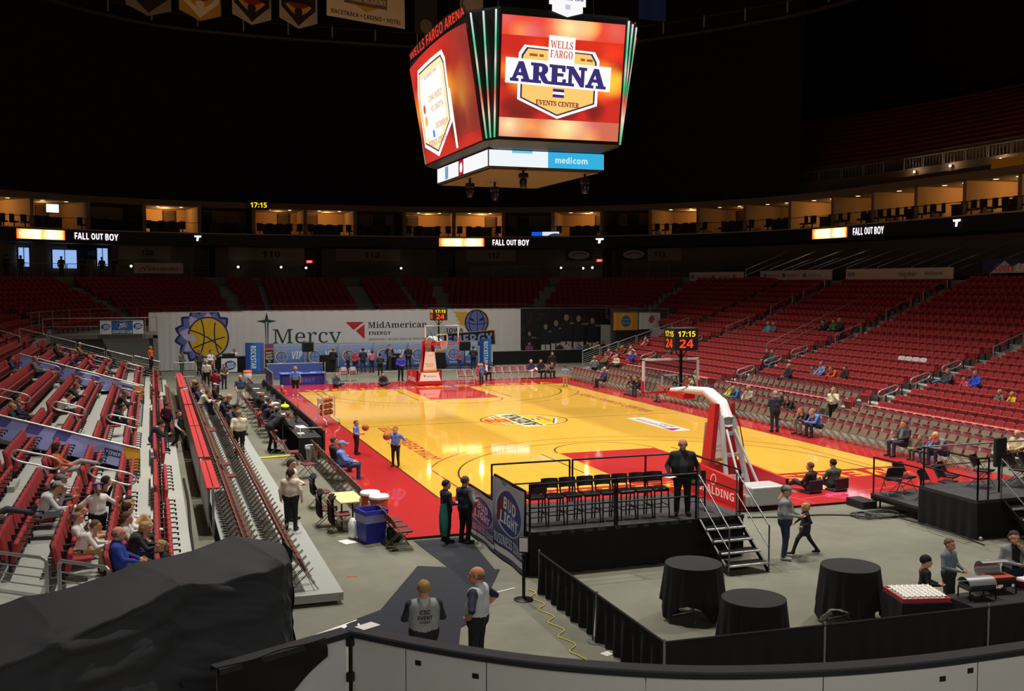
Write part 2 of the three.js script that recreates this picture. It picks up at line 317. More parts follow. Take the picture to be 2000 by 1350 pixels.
{ const side = (s) => { const a = ring(s, 22.6), b = ring(s, 25.9); return surf(1, 1, (u, v) => [a[0] + (b[0] - a[0]) * u, 9 * v, a[1] + (b[1] - a[1]) * u]); }, L = []; let s0 = SA; for (const g of DOORS) { L.push(strip(s0, g - 0.8, [[22.6, 0], [22.6, 9.0]]), side(g - 0.8), strip(g - 0.8, g + 0.8, [[25.9, 0], [25.9, 9.0]]), side(g + 0.8)); s0 = g + 0.8; } L.push(strip(s0, SB, [[22.6, 0], [22.6, 9.0]]));
  struct('wall_concourse', L.map(sharp), M(0x6a5f54, { roughness: 0.95 })); struct('floor_passage', DOORS.map((g) => strip(g - 0.8, g + 0.8, [[22.6, 6.3], [25.9, 6.3]])), mt.concreteDark); struct('ceiling_passage', DOORS.map((g) => strip(g - 0.8, g + 0.8, [[22.6, 8.96], [25.9, 8.96]])), mt.concreteDark); }
struct('trim_ribbon_fascia', sharp(strip(SA, SB, [[22.6, 8.95], [19.6, 8.95], [19.5, 9.0], [19.5, 9.98], [19.7, 9.98], [26, 9.98]])), M(0x0b0a0c, { roughness: 0.6 }));
struct('trim_balcony_edge', sharp(strip(SA, SB, [[19.47, 9.96], [19.47, 10.04], [19.75, 10.04], [19.75, 9.96]])), M(0xa9a49c, { roughness: 0.5 }));
struct('wall_suites', sharp(strip(SA, SB, [[25.5, 9.98], [25.5, 12.3]])), M(0x9a7c58, { roughness: 0.9 }));
struct('trim_suite_fascia', sharp(strip(SA, SB, [[25.5, 12.3], [20.4, 12.25], [20.3, 12.25], [20.3, 12.75], [20.6, 12.75]])), M(0x6e6152, { roughness: 0.9 }));
struct('wall_black_drape', strip(S1 + 6, SB, [[20.5, 12.7], [21.2, 33]]), M(0x0d0d0f, { roughness: 1 }));
{ // suites, bay by bay
  const wallM = M(0x857055, { roughness: 0.9 }), darkM = M(0x1d1816, { roughness: 0.9 }), doorM = M(0x3a2a1e, { roughness: 0.7 });
  const lampM = glow(0xffd9a0, 9), chairM = M(0x121113, { roughness: 0.8 }), counterM = M(0x1a1412, { roughness: 0.6 }), artM = M(0xcfc8b4), glassM = M(0x9fb08c, { roughness: 0.4 });
  // [s, strength] of the bays whose lights are on, read off along the ring
  const lit = { 0: 0.8, 1: 0.9, 2: 1, 3: 1, 4: 0.9, 5: 0.5, 6: 0.3, 7: 0.9, 8: 0.25, 9: 0.2, 10: 0.5, 12: 0.5, 14: 0.9, 15: 0.5, 17: 0.5, 18: 0.3, 20: 0.9, 22: 0.3, 23: 0.9, 24: 0.4 };
  const B = 4.4; let bay = 0;
  const chair0 = thing('suite_chair', 'dark padded swivel chair on the suite balcony above the ribbon board', 'chair', [0, -60, 0], 0, 'dark chairs along the suite balcony');
  obj('backrest', rb(0.5, 0.6, 0.1, 0.04, 0, 0.75, -0.2), chairM, chair0); obj('seat', rb(0.5, 0.12, 0.5, 0.04, 0, 0.44, 0), chairM, chair0); obj('base', [bar([0, 0, 0], [0, 0.4, 0], 0.05), cylY(0.22, 0.03, 0, 0, 0, 10)], chairM, chair0);
  let firstChair = true;
  for (let s = 14; s < S4 + 6; s += B, bay++) {
    const mid = s + B / 2, c = ring(mid, 20), on = lit[bay] || 0;
    const w = ring(s, 22.9), g = new THREE.BoxGeometry(0.3, 2.4, 5.2); g.rotateY(w[2]); g.translate(w[0], 11.12, w[1]);
    struct('wall_suite_divider', g, wallM).name = numbered('wall_suite_divider');
    // counter and furniture line
    const q = ring(mid, 22.6); { const k = thing('suite_counter', `dark bar counter inside the ${ordWord(bay + 1)} suite from the right`, 'counter', [q[0], 9.98, q[1]], q[2], 'bar counters in the suites'); obj('counter_front', rb(B * 0.55, 1.0, 0.5, 0.03, 0, 0.5, 0), counterM, k); obj('countertop', rb(B * 0.58, 0.05, 0.62, 0.02, 0, 1.03, 0), darkM, k); }
    // dark alcove or door on the back wall, a framed picture
    const bk = ring(mid + (bay % 2 ? 0.9 : -0.9), 25.42), dr = thing('suite_door', `dark wooden door at the back of the ${ordWord(bay + 1)} suite from the right`, 'door', [bk[0], 9.98, bk[1]], bk[2], 'doors at the back of the suites');
    obj('door_leaf', rb(0.95, 2.1, 0.06, 0.01, 0, 1.05, 0.03), doorM, dr); obj('door_frame', [bx(0.08, 2.2, 0.1, -0.52, 1.1, 0.02), bx(0.08, 2.2, 0.1, 0.52, 1.1, 0.02), bx(1.12, 0.08, 0.1, 0, 2.18, 0.02)], darkM, dr);
    for (let k = 0; k < 5; k++) {
      if (rnd() < 0.2) continue;
      const p = ring(s + 0.5 + k * 0.85, 20.4), sc = 1;
      if (firstChair) { chair0.position.set(p[0], 9.98, p[1]); chair0.rotation.y = p[2] + rr(-0.4, 0.4); firstChair = false; chair0.userData.label = 'dark padded chair on the balcony of the first suite from the right, first chair'; } else dup(chair0, [p[0], 9.98, p[1]], p[2] + rr(-0.4, 0.4), `dark padded chair on the balcony of the ${ordWord(bay + 1)} suite from the right, ${ORD[k + 1]} place`);
    }
    if (on) {
      for (const [dd, off] of [[21.4, -1.0], [21.4, 0.8]]) {
        const p = ring(mid + off, dd), t = thing('suite_downlight', `small warm ceiling downlight in the ${ordWord(bay + 1)} suite from the right, ${off < 0 ? 'right' : 'left'} one`, 'light', [p[0], 12.27, p[1]], 0, 'downlights in the suites');
        obj('trim_ring', lathe([[0.16, 0], [0.2, 0], [0.2, -0.03], [0.16, -0.02]], 14), mt.white, t); obj('lens', cylY(0.16, 0.02, 0, -0.02, 0, 14), lampM, t);
      }
      const p = ring(mid - 0.2, 23.6), L = new THREE.PointLight(0xffb866, 22 * on, 0, 2); L.position.set(p[0], 12.05, p[1]); L.castShadow = true; L.shadow.radius = 6; L.name = 'suite_light'; scene.add(L);
    }
  }
  // balcony glass rail posts
  struct('trim_balcony_rail', [strip(14, S4 + 6, [[19.66, 10.86], [19.66, 10.9], [19.7, 10.9], [19.7, 10.86]])], M(0x3a3836, { metalness: 0.5, roughness: 0.4 }));
}
// ribbon LED pictures
function ribbon(name, s0, s1, h0, h1, tex, k, label) {
  const g = strip(s0, s1, [[19.46, h0], [19.46, h1]], 8);
  const m = new THREE.MeshStandardMaterial({ color: 0x000000, emissive: 0xffffff, emissiveMap: tex, emissiveIntensity: k, roughness: 0.5 });
  const o = obj(name, g, m); tag(o, label, 'led display'); return o;
}
{
  const orange = canvas(256, 64, (c) => { const g = c.createLinearGradient(0, 0, 256, 0); g.addColorStop(0, '#ff5a10'); g.addColorStop(0.1, '#ffc878'); g.addColorStop(0.45, '#fff0d0'); g.addColorStop(0.55, '#ffb050'); g.addColorStop(0.7, '#fff0d8'); g.addColorStop(0.95, '#ffc070'); g.addColorStop(1, '#ff4a08'); c.fillStyle = g; c.fillRect(0, 0, 256, 64); fit(c, 'WELLS FARGO', 12, 46, 112, 26, 'bold SZ serif', '#fff6e4'); fit(c, 'ARENA', 140, 50, 100, 34, 'bold SZ serif', '#fff8ea'); });
  const fob = canvas(256, 64, (c) => { c.fillStyle = '#0a0208'; c.fillRect(0, 0, 256, 64); fit(c, 'FALL', 8, 56, 82, 46, 'bold SZ sans-serif', '#fff'); fit(c, 'OUT', 100, 54, 66, 42, 'bold SZ sans-serif', '#fff'); fit(c, 'BOY', 174, 58, 74, 46, 'bold SZ sans-serif', '#fff'); c.fillStyle = '#0a0208'; for (let i = 0; i < 24; i++) { const x = 8 + i * 10.4; c.beginPath(); c.moveTo(x, 64); c.lineTo(x + 4, 46 + (i * 7) % 9); c.lineTo(x + 8, 64); c.fill(); } });
  const tee = canvas(64, 64, (c) => { c.fillStyle = '#0a0208'; c.fillRect(0, 0, 64, 64); c.fillStyle = '#fff'; c.beginPath(); c.moveTo(6, 8); c.lineTo(60, 8); c.lineTo(58, 24); c.lineTo(42, 24); c.lineTo(36, 58); c.lineTo(22, 58); c.lineTo(24, 24); c.lineTo(8, 22); c.fill(); });
  const where = ['at the far left corner', 'straight ahead above the far end seats', 'on the right-hand side'];
  [[113.1, 117.0, 108.7, 112.5, 102.0, 102.7], [77.3, 81.4, 73.1, 76.7, 66.3, 67.2], [42.1, 46.0, 38.0, 41.6, 30.9, 31.7]].forEach((a, i) => {
    ribbon('ribbon_display', a[0], a[1], 9.15, 9.88, orange, 1.6, 'orange glowing panel of the ribbon board ' + where[i]);
    ribbon('ribbon_display', a[2], a[3], 9.15, 9.88, fob, 1.5, 'white FALL OUT BOY lettering on the ribbon board ' + where[i]);
    ribbon('ribbon_display', a[4], a[5], 9.3, 9.88, tee, 1.5, 'small white T mark on the ribbon board ' + where[i]);
    for (const k of [0, 2]) { const p = ring((a[k] + a[k + 1]) / 2, 19.35), L = new THREE.RectAreaLight(k ? 0xffffff : 0xffb060, k ? 1.0 : 2.2, 3.6, 0.6); L.position.set(p[0], 9.5, p[1]); L.lookAt(p[0] + Math.sin(p[2]), 9.5, p[1] + Math.cos(p[2])); L.name = 'ribbon_light'; scene.add(L); }
  });
}
// number panels, dark doorways, signs and lamps on the concourse wall
function onRing(s, d, h, w, hh, t, mat, name, parent, ox = 0) { const p = ring(s, d), g = new THREE.BoxGeometry(w, hh, t); g.rotateY(p[2]); g.translate(p[0], h, p[1]); return obj(name, g, mat, parent); }
{
  const num = (n) => canvas(256, 64, (c) => { c.fillStyle = '#8d8272'; c.fillRect(0, 0, 256, 64); fit(c, n, 110, 46, 64, 28, 'bold SZ sans-serif', '#1e1a18'); });
  for (const [s, n, w, wl] of [[105.8, '108', 4.4, 'tan wall panel numbered 108 above the white mall sign'], [96.3, '110', 6.6, 'wide tan wall panel numbered 110 below the yellow clock'], [87.2, '112', 6.0, 'tan wall panel numbered 112 left of the orange ribbon panel'], [76.8, '112', 4.6, 'tan wall panel numbered 112 right of the orange ribbon panel'], [62.6, '113', 4.6, 'tan wall panel numbered 113 beside a pale oval sign']]) {
    const p = ring(s, 22.5), t = thing('section_number_sign', wl, 'sign', [p[0], 8.4, p[1]], p[2]);
    obj('sign_panel', bx(w, 1.1, 0.06), new THREE.MeshStandardMaterial({ map: num(n), roughness: 0.9 }), t);
  }
  const blue = M(0x152a5c), oval = canvas(256, 96, (c) => { c.fillStyle = '#3a3330'; c.fillRect(0, 0, 256, 96); c.fillStyle = '#b8b0a8'; c.beginPath(); c.ellipse(128, 50, 100, 34, 0, 0, 7); c.fill(); c.strokeStyle = '#4a4440'; c.lineWidth = 8; c.beginPath(); c.moveTo(60, 60); c.quadraticCurveTo(120, 20, 200, 48); c.stroke(); });
  for (const [s, w, txt, lab] of [[69.3, 2.6, oval, 'dark wall sign with a pale oval, left of the red exit lamp'], [64.6, 2.6, oval, 'dark wall sign with a pale oval, beside number 113']]) {
    const p = ring(s, 22.42), t = thing('wall_sign', lab, 'sign', [p[0], 8.45, p[1]], p[2]); obj('sign_panel', bx(w, 1.1, 0.08), new THREE.MeshStandardMaterial({ map: txt, roughness: 0.8 }), t);
  }
  { const p = ring(109.9, 22.42), t = thing('wall_sign', 'dark blue wall sign left of number 108', 'sign', [p[0], 8.35, p[1]], p[2]); obj('sign_panel', bx(3.5, 1.15, 0.08), new THREE.MeshStandardMaterial({ roughness: 0.7, map: canvas(256, 84, (c) => { c.fillStyle = '#13285a'; c.fillRect(0, 0, 256, 84); c.fillStyle = '#6d86b8'; c.beginPath(); c.ellipse(170, 44, 60, 16, -0.1, 0, 7); c.fill(); fit(c, 'BUD LIGHT', 122, 52, 96, 16, 'bold SZ sans-serif', '#13285a'); }) }), t); }
  // small emergency lamps
  let ln = 0; const L0 = glow(0xfff0c8, 6), red = glow(0xff4030, 1.6);
  for (const [s, h] of [[106.9, 7.25], [103.9, 7.2], [98.7, 7.25], [95.1, 7.25], [92.9, 7.2], [84.4, 7.2], [70.8, 7.25], [68.9, 7.2], [68.1, 7.25]]) {
    const p = ring(s, 22.3), t = thing('emergency_lamp', `tiny bright lamp low on the concourse wall, ${ordWord(++ln)} from the left`, 'lamp', [p[0], h, p[1]], p[2], 'small lamps along the concourse wall');
    obj('case', rb(0.3, 0.22, 0.14, 0.03, 0, 0, -0.06), mt.blackPlastic, t); obj('bulb', ell(0.1, 0.1, 0.08, 0, 0, 0.05), L0, t);
  }
  for (const [s, h, w] of [[92.6, 7.75, 'between numbers 110 and 112'], [67.5, 7.9, 'left of number 113']]) { const p = ring(s, 22.3), t = thing('exit_sign', 'red lit exit sign on the concourse wall ' + w, 'sign', [p[0], h, p[1]], p[2]); obj('case', rb(0.66, 0.34, 0.08, 0.02), mt.blackPlastic, t); obj('lit_face', bx(0.6, 0.28, 0.02, 0, 0, 0.045), new THREE.MeshStandardMaterial({ color: 0, emissive: 0xffffff, emissiveIntensity: 1.2, emissiveMap: canvas(96, 48, (c) => { c.fillStyle = '#c02018'; c.fillRect(0, 0, 96, 48); fit(c, 'EXIT', 14, 38, 68, 28, 'bold SZ sans-serif', '#ffd8c8'); }) }), t); }
  // bright concourse openings at the far left with people in front
  const day = glow(0x9fc4ff, 0.85);
  for (const [s, w, h] of [[117.6, 1.5, 7.5], [114.8, 0.9, 7.6], [111.8, 2.0, 7.5], [109.0, 0.9, 7.7]]) { const p = ring(s, 22.4), t = thing('concourse_window', 'bluish lit glass opening behind the seats at the far left corner', 'window', [p[0], h + 0.25, p[1]], p[2], 'lit concourse openings at the far left'); obj('pane', bx(w, 1.5, 0.04, 0, 0, 0.02), day, t); obj('window_frame', [bx(w + 0.16, 0.09, 0.1, 0, 0.78, 0.03), bx(w + 0.16, 0.09, 0.1, 0, -0.78, 0.03), bx(0.09, 1.6, 0.1, -w / 2 - 0.03, 0, 0.03), bx(0.09, 1.6, 0.1, w / 2 + 0.03, 0, 0.03), bx(0.05, 1.5, 0.08, 0, 0, 0.04)], mt.blackMetal, t); }
}
// landing behind the last row with railing
struct('floor_concourse', sharp(strip(SA, S1 + 0.01, [[14.9, 5.4], [14.9, 6.0], [22.6, 6.0]])), mt.concreteDark);
struct('floor_concourse_end', sharp(strip(S1, SB, [[14.98, 5.0], [14.98, 6.3], [22.6, 6.3]])), mt.concreteDark);
{ // railing panels along the end landing
  const bm = M(0x6c6a66, { metalness: 0.5, roughness: 0.5 });
  const mk = (s0, s1, d, h, top, bars) => {
    const a = ring(s0, d), b = ring(s1, d), L = [polyPipe([[a[0], h, a[1]], [a[0], h + top, a[1]], [b[0], h + top, b[1]], [b[0], h, b[1]]], 0.025, 5)];
    for (let k = 1; k <= bars; k++) L.push(bar([a[0], h + top * k / (bars + 1), a[1]], [b[0], h + top * k / (bars + 1), b[1]], 0.012, 4));
    return L;
  };
  const gaps = [101.2, 92.2, 80.6, 66.5]; let gn = 0;
  for (let s = 58; s < S4 - 8; s += 2.3) {
    if (gaps.some((g) => Math.abs(g - s - 1.1) < 1.3)) continue;
    tag(obj('guard_rail', mk(s, s + 2.2, 15.6, 6.3, 0.95, 6), bm), `dim metal guard rail panel on the landing above the end seats, ${ordWord(++gn)} from the right`, 'railing', 'guard rails on the landing');
  }
  // front railing of the end seats, just above the white banners
  let fn = 0; for (let s = S1 + 4; s < S4 - 5; s += 3.9) tag(obj('guard_rail', mk(s, s + 3.75, 6.6, s < S1 + 10 ? 3.0 : 3.15, 1.0, 3), bm), `grey guard rail panel above the end banners, ${ordWord(++fn)} from the right`, 'railing', 'guard rails above the banners');
}
// ---------- centre-hung scoreboard ----------
{
  const t = thing('scoreboard', 'centre-hung video scoreboard with glowing red and orange screens over the court', 'scoreboard', [0, 0, 0]);
  const blk = M(0x0a0a0c, { roughness: 0.5, metalness: 0.3 });
  const TX = 3.5, TZ = 4.5, BX = 2.8, BZ = 3.9, TY = 15.85, BY = 11.2, CZ = -1.1;
  const oct = (pr) => { // rings of [front x, front z, side x, side z, y], z measured from the board's middle
    const pos = [], ix = []; pr.forEach(([a, b, c, d, y]) => { for (const [x, z] of [[-a, b], [a, b], [c, d], [c, -d], [a, -b], [-a, -b], [-c, -d], [-c, d]]) pos.push(x, y, z + CZ); });
    for (let i = 0; i < pr.length - 1; i++) for (let k = 0; k < 8; k++) { const p = i * 8 + k, q = i * 8 + (k + 1) % 8; ix.push(p, q, q + 8, p, q + 8, p + 8); }
    const n = (pr.length - 1) * 8; for (let k = 1; k < 7; k++) ix.push(0, k + 1, k, n, n + k, n + k + 1);
    const g = new THREE.BufferGeometry(); g.setAttribute('position', new THREE.Float32BufferAttribute(pos, 3)); g.setIndex(ix); return sharp(g);
  };
  const hull = (pr) => { // pr: [halfx, halfz, y] rings
    const pos = [], ix = []; pr.forEach(([x, z, y]) => pos.push(-x, y, z, x, y, z, x, y, -z, -x, y, -z));
    for (let i = 0; i < pr.length - 1; i++) for (let k = 0; k < 4; k++) { const a = i * 4 + k, b = i * 4 + (k + 1) % 4; ix.push(a, b, b + 4, a, b + 4, a + 4); }
    const n = (pr.length - 1) * 4; ix.push(0, 2, 1, 0, 3, 2, n, n + 1, n + 2, n, n + 2, n + 3);
    const g = new THREE.BufferGeometry(); g.setAttribute('position', new THREE.Float32BufferAttribute(pos, 3)); g.setIndex(ix); return sharp(g);
  };
  obj('body', oct([[2.1, 4.2, 2.3, 3.6, 11.0], [2.5, 5.0, 2.8, 4.4, BY], [2.55, 5.6, 3.5, 4.52, TY], [2.55, 5.6, 3.5, 4.52, 15.95]]), blk, t);
  obj('hoist_frame', [...[-2, 2].flatMap((x) => [-2.6, 2.6].map((z) => bar([x, 16, z], [x * 0.7, 33, z * 0.7], 0.03, 5))), bx(5.4, 0.2, 0.2, 0, 16.2, 2.6), bx(5.4, 0.2, 0.2, 0, 16.2, -2.6), bx(0.2, 0.2, 5.4, 2, 16.2, 0), bx(0.2, 0.2, 5.4, -2, 16.2, 0)], blk, t);
  const fire = (c, W, H) => {
    c.fillStyle = '#c3261c'; c.fillRect(0, 0, W, H);
    const blob = (x, y, r, col) => { const g = c.createRadialGradient(x, y, 0, x, y, r); g.addColorStop(0, col); g.addColorStop(1, col.replace(/[\d.]+\)$/, '0)')); c.fillStyle = g; c.fillRect(x - r, y - r, 2 * r, 2 * r); };
    const q = (n, y0, y1, r0, r1, cols) => { for (let i = 0; i < n; i++) blob(rr(0, W), rr(y0, y1) * H, rr(r0, r1) * W, cols[i % cols.length]); };
    q(30, 0.2, 0.7, 0.06, 0.16, ['rgba(255,60,20,0.5)', 'rgba(130,20,14,0.6)', 'rgba(255,110,30,0.4)']);
    q(26, 0.4, 0.6, 0.08, 0.16, ['rgba(255,150,30,0.65)', 'rgba(255,200,60,0.6)']); q(16, 0.7, 0.8, 0.06, 0.16, ['rgba(90,20,18,0.6)', 'rgba(120,30,24,0.5)']);
    return blob;
  };
  const front = canvas(1024, 1024, (c, W, H) => {
    const blob = fire(c, W, H);
    for (const [y0, y1] of [[0, 0.16], [0.84, 1]]) { c.save(); c.beginPath(); c.rect(0, y0 * H, W, (y1 - y0) * H); c.clip(); c.fillStyle = y0 ? '#c8664c' : '#e04632'; c.fillRect(0, y0 * H, W, H); for (let i = 0; i < 12; i++) blob(rr(0, W), rr(y0, y1) * H, 120, i % 2 ? 'rgba(255,180,90,0.7)' : 'rgba(220,120,130,0.5)'); blob(W * 0.55, (y0 + 0.06) * H, 240, 'rgba(255,235,170,0.9)'); if (y0) blob(W * 0.08, 0.9 * H, 180, 'rgba(255,235,170,0.9)'); c.restore(); }
    c.save(); c.translate(W * 0.47, H * 0.50); c.transform(1, 0.03, 0, 1, 0, 0); arenaLogo(c, W * 0.72, false); c.restore();
  });
  const side = canvas(1024, 512, (c, W, H) => {
    const blob = fire(c, W, H);
    const g = c.createLinearGradient(W * 0.55, 0, W, 0); g.addColorStop(0, 'rgba(120,40,36,0)'); g.addColorStop(1, 'rgba(130,44,40,0.85)'); c.fillStyle = g; c.fillRect(0, 0, W, H * 0.9);
    const sh = (k) => { c.beginPath(); c.moveTo(250 - 200 * k, 250 - 90 * k); c.lineTo(250 - 150 * k, 250 - 190 * k); c.lineTo(250 + 290 * k, 250 - 190 * k); c.lineTo(250 + 330 * k, 250 - 150 * k); c.lineTo(250 + 330 * k, 250 + 120 * k); c.lineTo(290, 250 + 240 * k); c.lineTo(250 - 200 * k, 250 + 170 * k); c.closePath(); };
    c.save(); c.transform(1, 0, -0.1, 1, 50, 0); c.fillStyle = '#ffffff'; sh(1.05); c.fill(); c.fillStyle = '#5a4030'; sh(0.96); c.fill(); c.fillStyle = '#ffe2b0'; sh(0.92); c.fill(); c.fillStyle = '#fffaf0'; sh(0.78); c.fill();
    fit(c, 'DES MOINES, IOWA', 190, 120, 240, 16, 'bold SZ serif', '#a06a4a'); fit(c, 'IOWA ENERGY', 230, 235, 250, 30, 'bold SZ sans-serif', '#c9a468'); fit(c, 'VS. DAKOTA', 250, 285, 230, 28, 'bold SZ sans-serif', '#c9a468'); fit(c, 'DECEMBER 19', 300, 370, 220, 26, 'bold SZ sans-serif', '#d08040');
    c.fillStyle = '#d24b30'; c.beginPath(); c.arc(130, 250, 22, 0, 7); c.fill(); c.fillStyle = '#f0b040'; c.beginPath(); c.arc(135, 310, 26, 0, 7); c.fill(); c.fillStyle = '#4a7ad0'; c.fillRect(230, 370, 36, 34);
    fit(c, 'EVENTS CENTER', 130, 440, 340, 26, 'bold SZ serif', '#a05a40'); c.restore();
    c.fillStyle = '#fff0ec'; c.fillRect(612, 230, 34, 270);
  });
  const em = (tex, k) => new THREE.MeshStandardMaterial({ color: 0x020202, emissive: 0xffffff, emissiveMap: tex, emissiveIntensity: k, roughness: 0.5 });
  const face = (w0, w1, y0, y1, d0, d1, mat, name, ry, parent, bow = 0) => { // lower and upper edge: half width, height, distance
    const g = surf(10, 2, (u, v) => { const a = w0 + (w1 - w0) * v, y = y0 + (y1 - y0) * v - bow * v * Math.pow(2 * u - 1, 2), z = d0 + (d1 - d0) * v; return [(2 * u - 1) * a, y, z]; }); g.rotateY(ry); return obj(name, g, mat, parent);
  };
  const K = 1.15, fr = em(front, K), sd = em(side, K);
  for (const [ry, lab] of [[0, 'screen showing the shield emblem'], [Math.PI, '']]) { const s = face(2.44, 2.48, 11.32, 15.66, 5.05, 5.62, fr, 'video_screen', ry, t); s.position.z = CZ; if (lab) s.userData.label = lab; }
  for (const ry of [-Math.PI / 2, Math.PI / 2]) face(4.3, 4.45, 11.25, 15.78, BX + 0.04, TX + 0.03, sd, 'video_screen', ry, t, 0.25).position.z = CZ;
  // LED tubes on the corners
  const tube = canvas(8, 256, (c) => { const g = c.createLinearGradient(0, 0, 0, 256); [['#ffffff', 0], ['#58e0a0', 0.25], ['#ffe8d8', 0.4], ['#3cc888', 0.55], ['#ff6a50', 0.65], ['#ffe8c8', 0.8], ['#40d090', 1]].forEach(([k, p]) => g.addColorStop(p, k)); c.fillStyle = g; c.fillRect(0, 0, 8, 256); });
  const tm = em(tube, 0.85);
  for (const sx of [-1, 1]) for (const sz of [-1, 1]) for (const k of [0, 1, 2]) {
    const a = [sx * (2.58 + 0.09 * k), 11.28, CZ + sz * (4.98 - 0.2 * k)], b = [sx * (2.68 + 0.36 * k), 15.85, CZ + sz * (5.5 - 0.42 * k)];
    obj('led_tube', bar(a, b, 0.035, 6), tm, t);
  }
  // ring of small screens below
  const ringTex = canvas(512, 64, (c) => { c.fillStyle = '#f4fbff'; c.fillRect(0, 0, 512, 64); c.fillStyle = '#35b4e4'; c.fillRect(260, 0, 252, 64); c.fillStyle = '#68cdf0'; c.fillRect(100, 0, 90, 10); fit(c, 'medi', 290, 44, 80, 24, 'bold SZ sans-serif', '#d8f4ff'); fit(c, 'com', 372, 44, 70, 24, 'bold SZ sans-serif', '#d8f4ff'); });
  const ringTex2 = canvas(512, 64, (c) => { c.fillStyle = '#fdfdff'; c.fillRect(0, 0, 512, 64); c.fillStyle = '#7aa0b8'; c.fillRect(90, 4, 34, 56); c.fillStyle = '#a02030'; c.fillRect(235, 0, 50, 64); c.fillStyle = '#fff'; c.beginPath(); c.ellipse(260, 32, 14, 22, 0, 0, 7); c.fill(); });
  obj('lower_ring', hull([[2.3, 3.6, 10.3], [2.42, 3.75, 10.32], [2.42, 3.75, 11.02]]), blk, t).position.z = CZ;
  for (const ry of [0, Math.PI]) face(2.4, 2.4, 10.36, 10.98, 3.77, 3.77, em(ringTex, 0.95), 'ring_screen', ry, t).position.z = CZ;
  for (const ry of [-Math.PI / 2, Math.PI / 2]) face(3.73, 3.73, 10.36, 10.98, 2.44, 2.44, em(ringTex2, 0.95), 'ring_screen', ry, t).position.z = CZ;
  obj('soffit', bx(4.6, 0.04, 7.2, 0, 10.27, CZ), M(0x54483c, { roughness: 0.8 }), t);
  // light fittings hanging under it
  const lens = M(0x2a2c33, { metalness: 0.4, roughness: 0.2 });
  for (const [x, z, y] of [[-0.9, 2.4, 10.2], [1.9, 2.0, 10.1], [-0.5, -2.4, 10.1], [-2.0, -1.2, 10.1]]) {
    const f = obj('spot_fixture', [bar([x, 10.28, z], [x, y - 0.1, z], 0.05), rb(0.34, 0.2, 0.3, 0.04, x, y - 0.15, z)], blk, t);
    obj('lamp_head', lathe([[0, 0], [0.12, 0.02], [0.16, 0.3], [0.1, 0.42], [0, 0.44]], 12, x, y - 0.65, z), lens, f);
  }
  // red letters over the side screens, white emblem sign over the front
  const letters = canvas(1024, 96, (c) => { c.fillStyle = '#120000'; c.fillRect(0, 0, 1024, 96); fit(c, 'WELLS FARGO ARENA', 16, 86, 990, 78, 'bold SZ sans-serif', '#ff3018'); });
  for (const ry of [-Math.PI / 2, Math.PI / 2]) face(4.4, 4.45, 15.86, 16.42, TX + 0.02, TX + 0.06, em(letters, 0.9), 'letter_sign', ry, t, 0.25).position.z = CZ;
  const em2 = canvas(256, 192, (c) => { c.fillStyle = '#fff'; c.fillRect(0, 0, 256, 192); fit(c, 'ARENA', 18, 100, 220, 62, 'bold SZ serif', '#8088a8', 5); c.fillStyle = '#c8ccd8'; c.fillRect(110, 126, 36, 26); });
  const s = new THREE.Shape(); s.moveTo(0, 0); s.lineTo(0.55, 0.18); s.lineTo(0.55, 0.42); s.lineTo(0.66, 0.42); s.lineTo(0.66, 0.86); s.lineTo(0.5, 0.86); s.lineTo(0.5, 1.3); s.lineTo(-0.5, 1.3); s.lineTo(-0.5, 0.86); s.lineTo(-0.66, 0.86); s.lineTo(-0.66, 0.42); s.lineTo(-0.55, 0.42); s.lineTo(-0.55, 0.18); s.closePath();
  const eg = new THREE.ExtrudeGeometry(s, { depth: 0.06, bevelEnabled: false }); { const uv = eg.attributes.uv, p = eg.attributes.position; for (let i = 0; i < uv.count; i++) uv.setXY(i, (p.getX(i) + 0.66) / 1.32, p.getY(i) / 1.3); }
  eg.scale(1.1, 1, 1); eg.translate(0.06, 15.74, TZ + 0.06); obj('emblem_sign', eg, em(em2, 0.95), t);
  for (const [x, y, z, w, h, tx, tz, col, k] of [[0, 13.4, 4.6, 4.9, 4.2, 0, 30, 0xff9a70, 0.55], [0, 13.4, -4.6, 4.9, 4.2, 0, -30, 0xff9a70, 0.55], [-3.8, 13.4, 0, 8, 4.2, -30, 0, 0xffb898, 0.55], [3.8, 13.4, 0, 8, 4.2, 30, 0, 0xffb898, 0.55]]) {
    const L = new THREE.RectAreaLight(col, k, w, h); L.position.set(x, y, z); L.lookAt(tx, y - 4, tz); L.name = 'screen_light'; scene.add(L);
  }
}
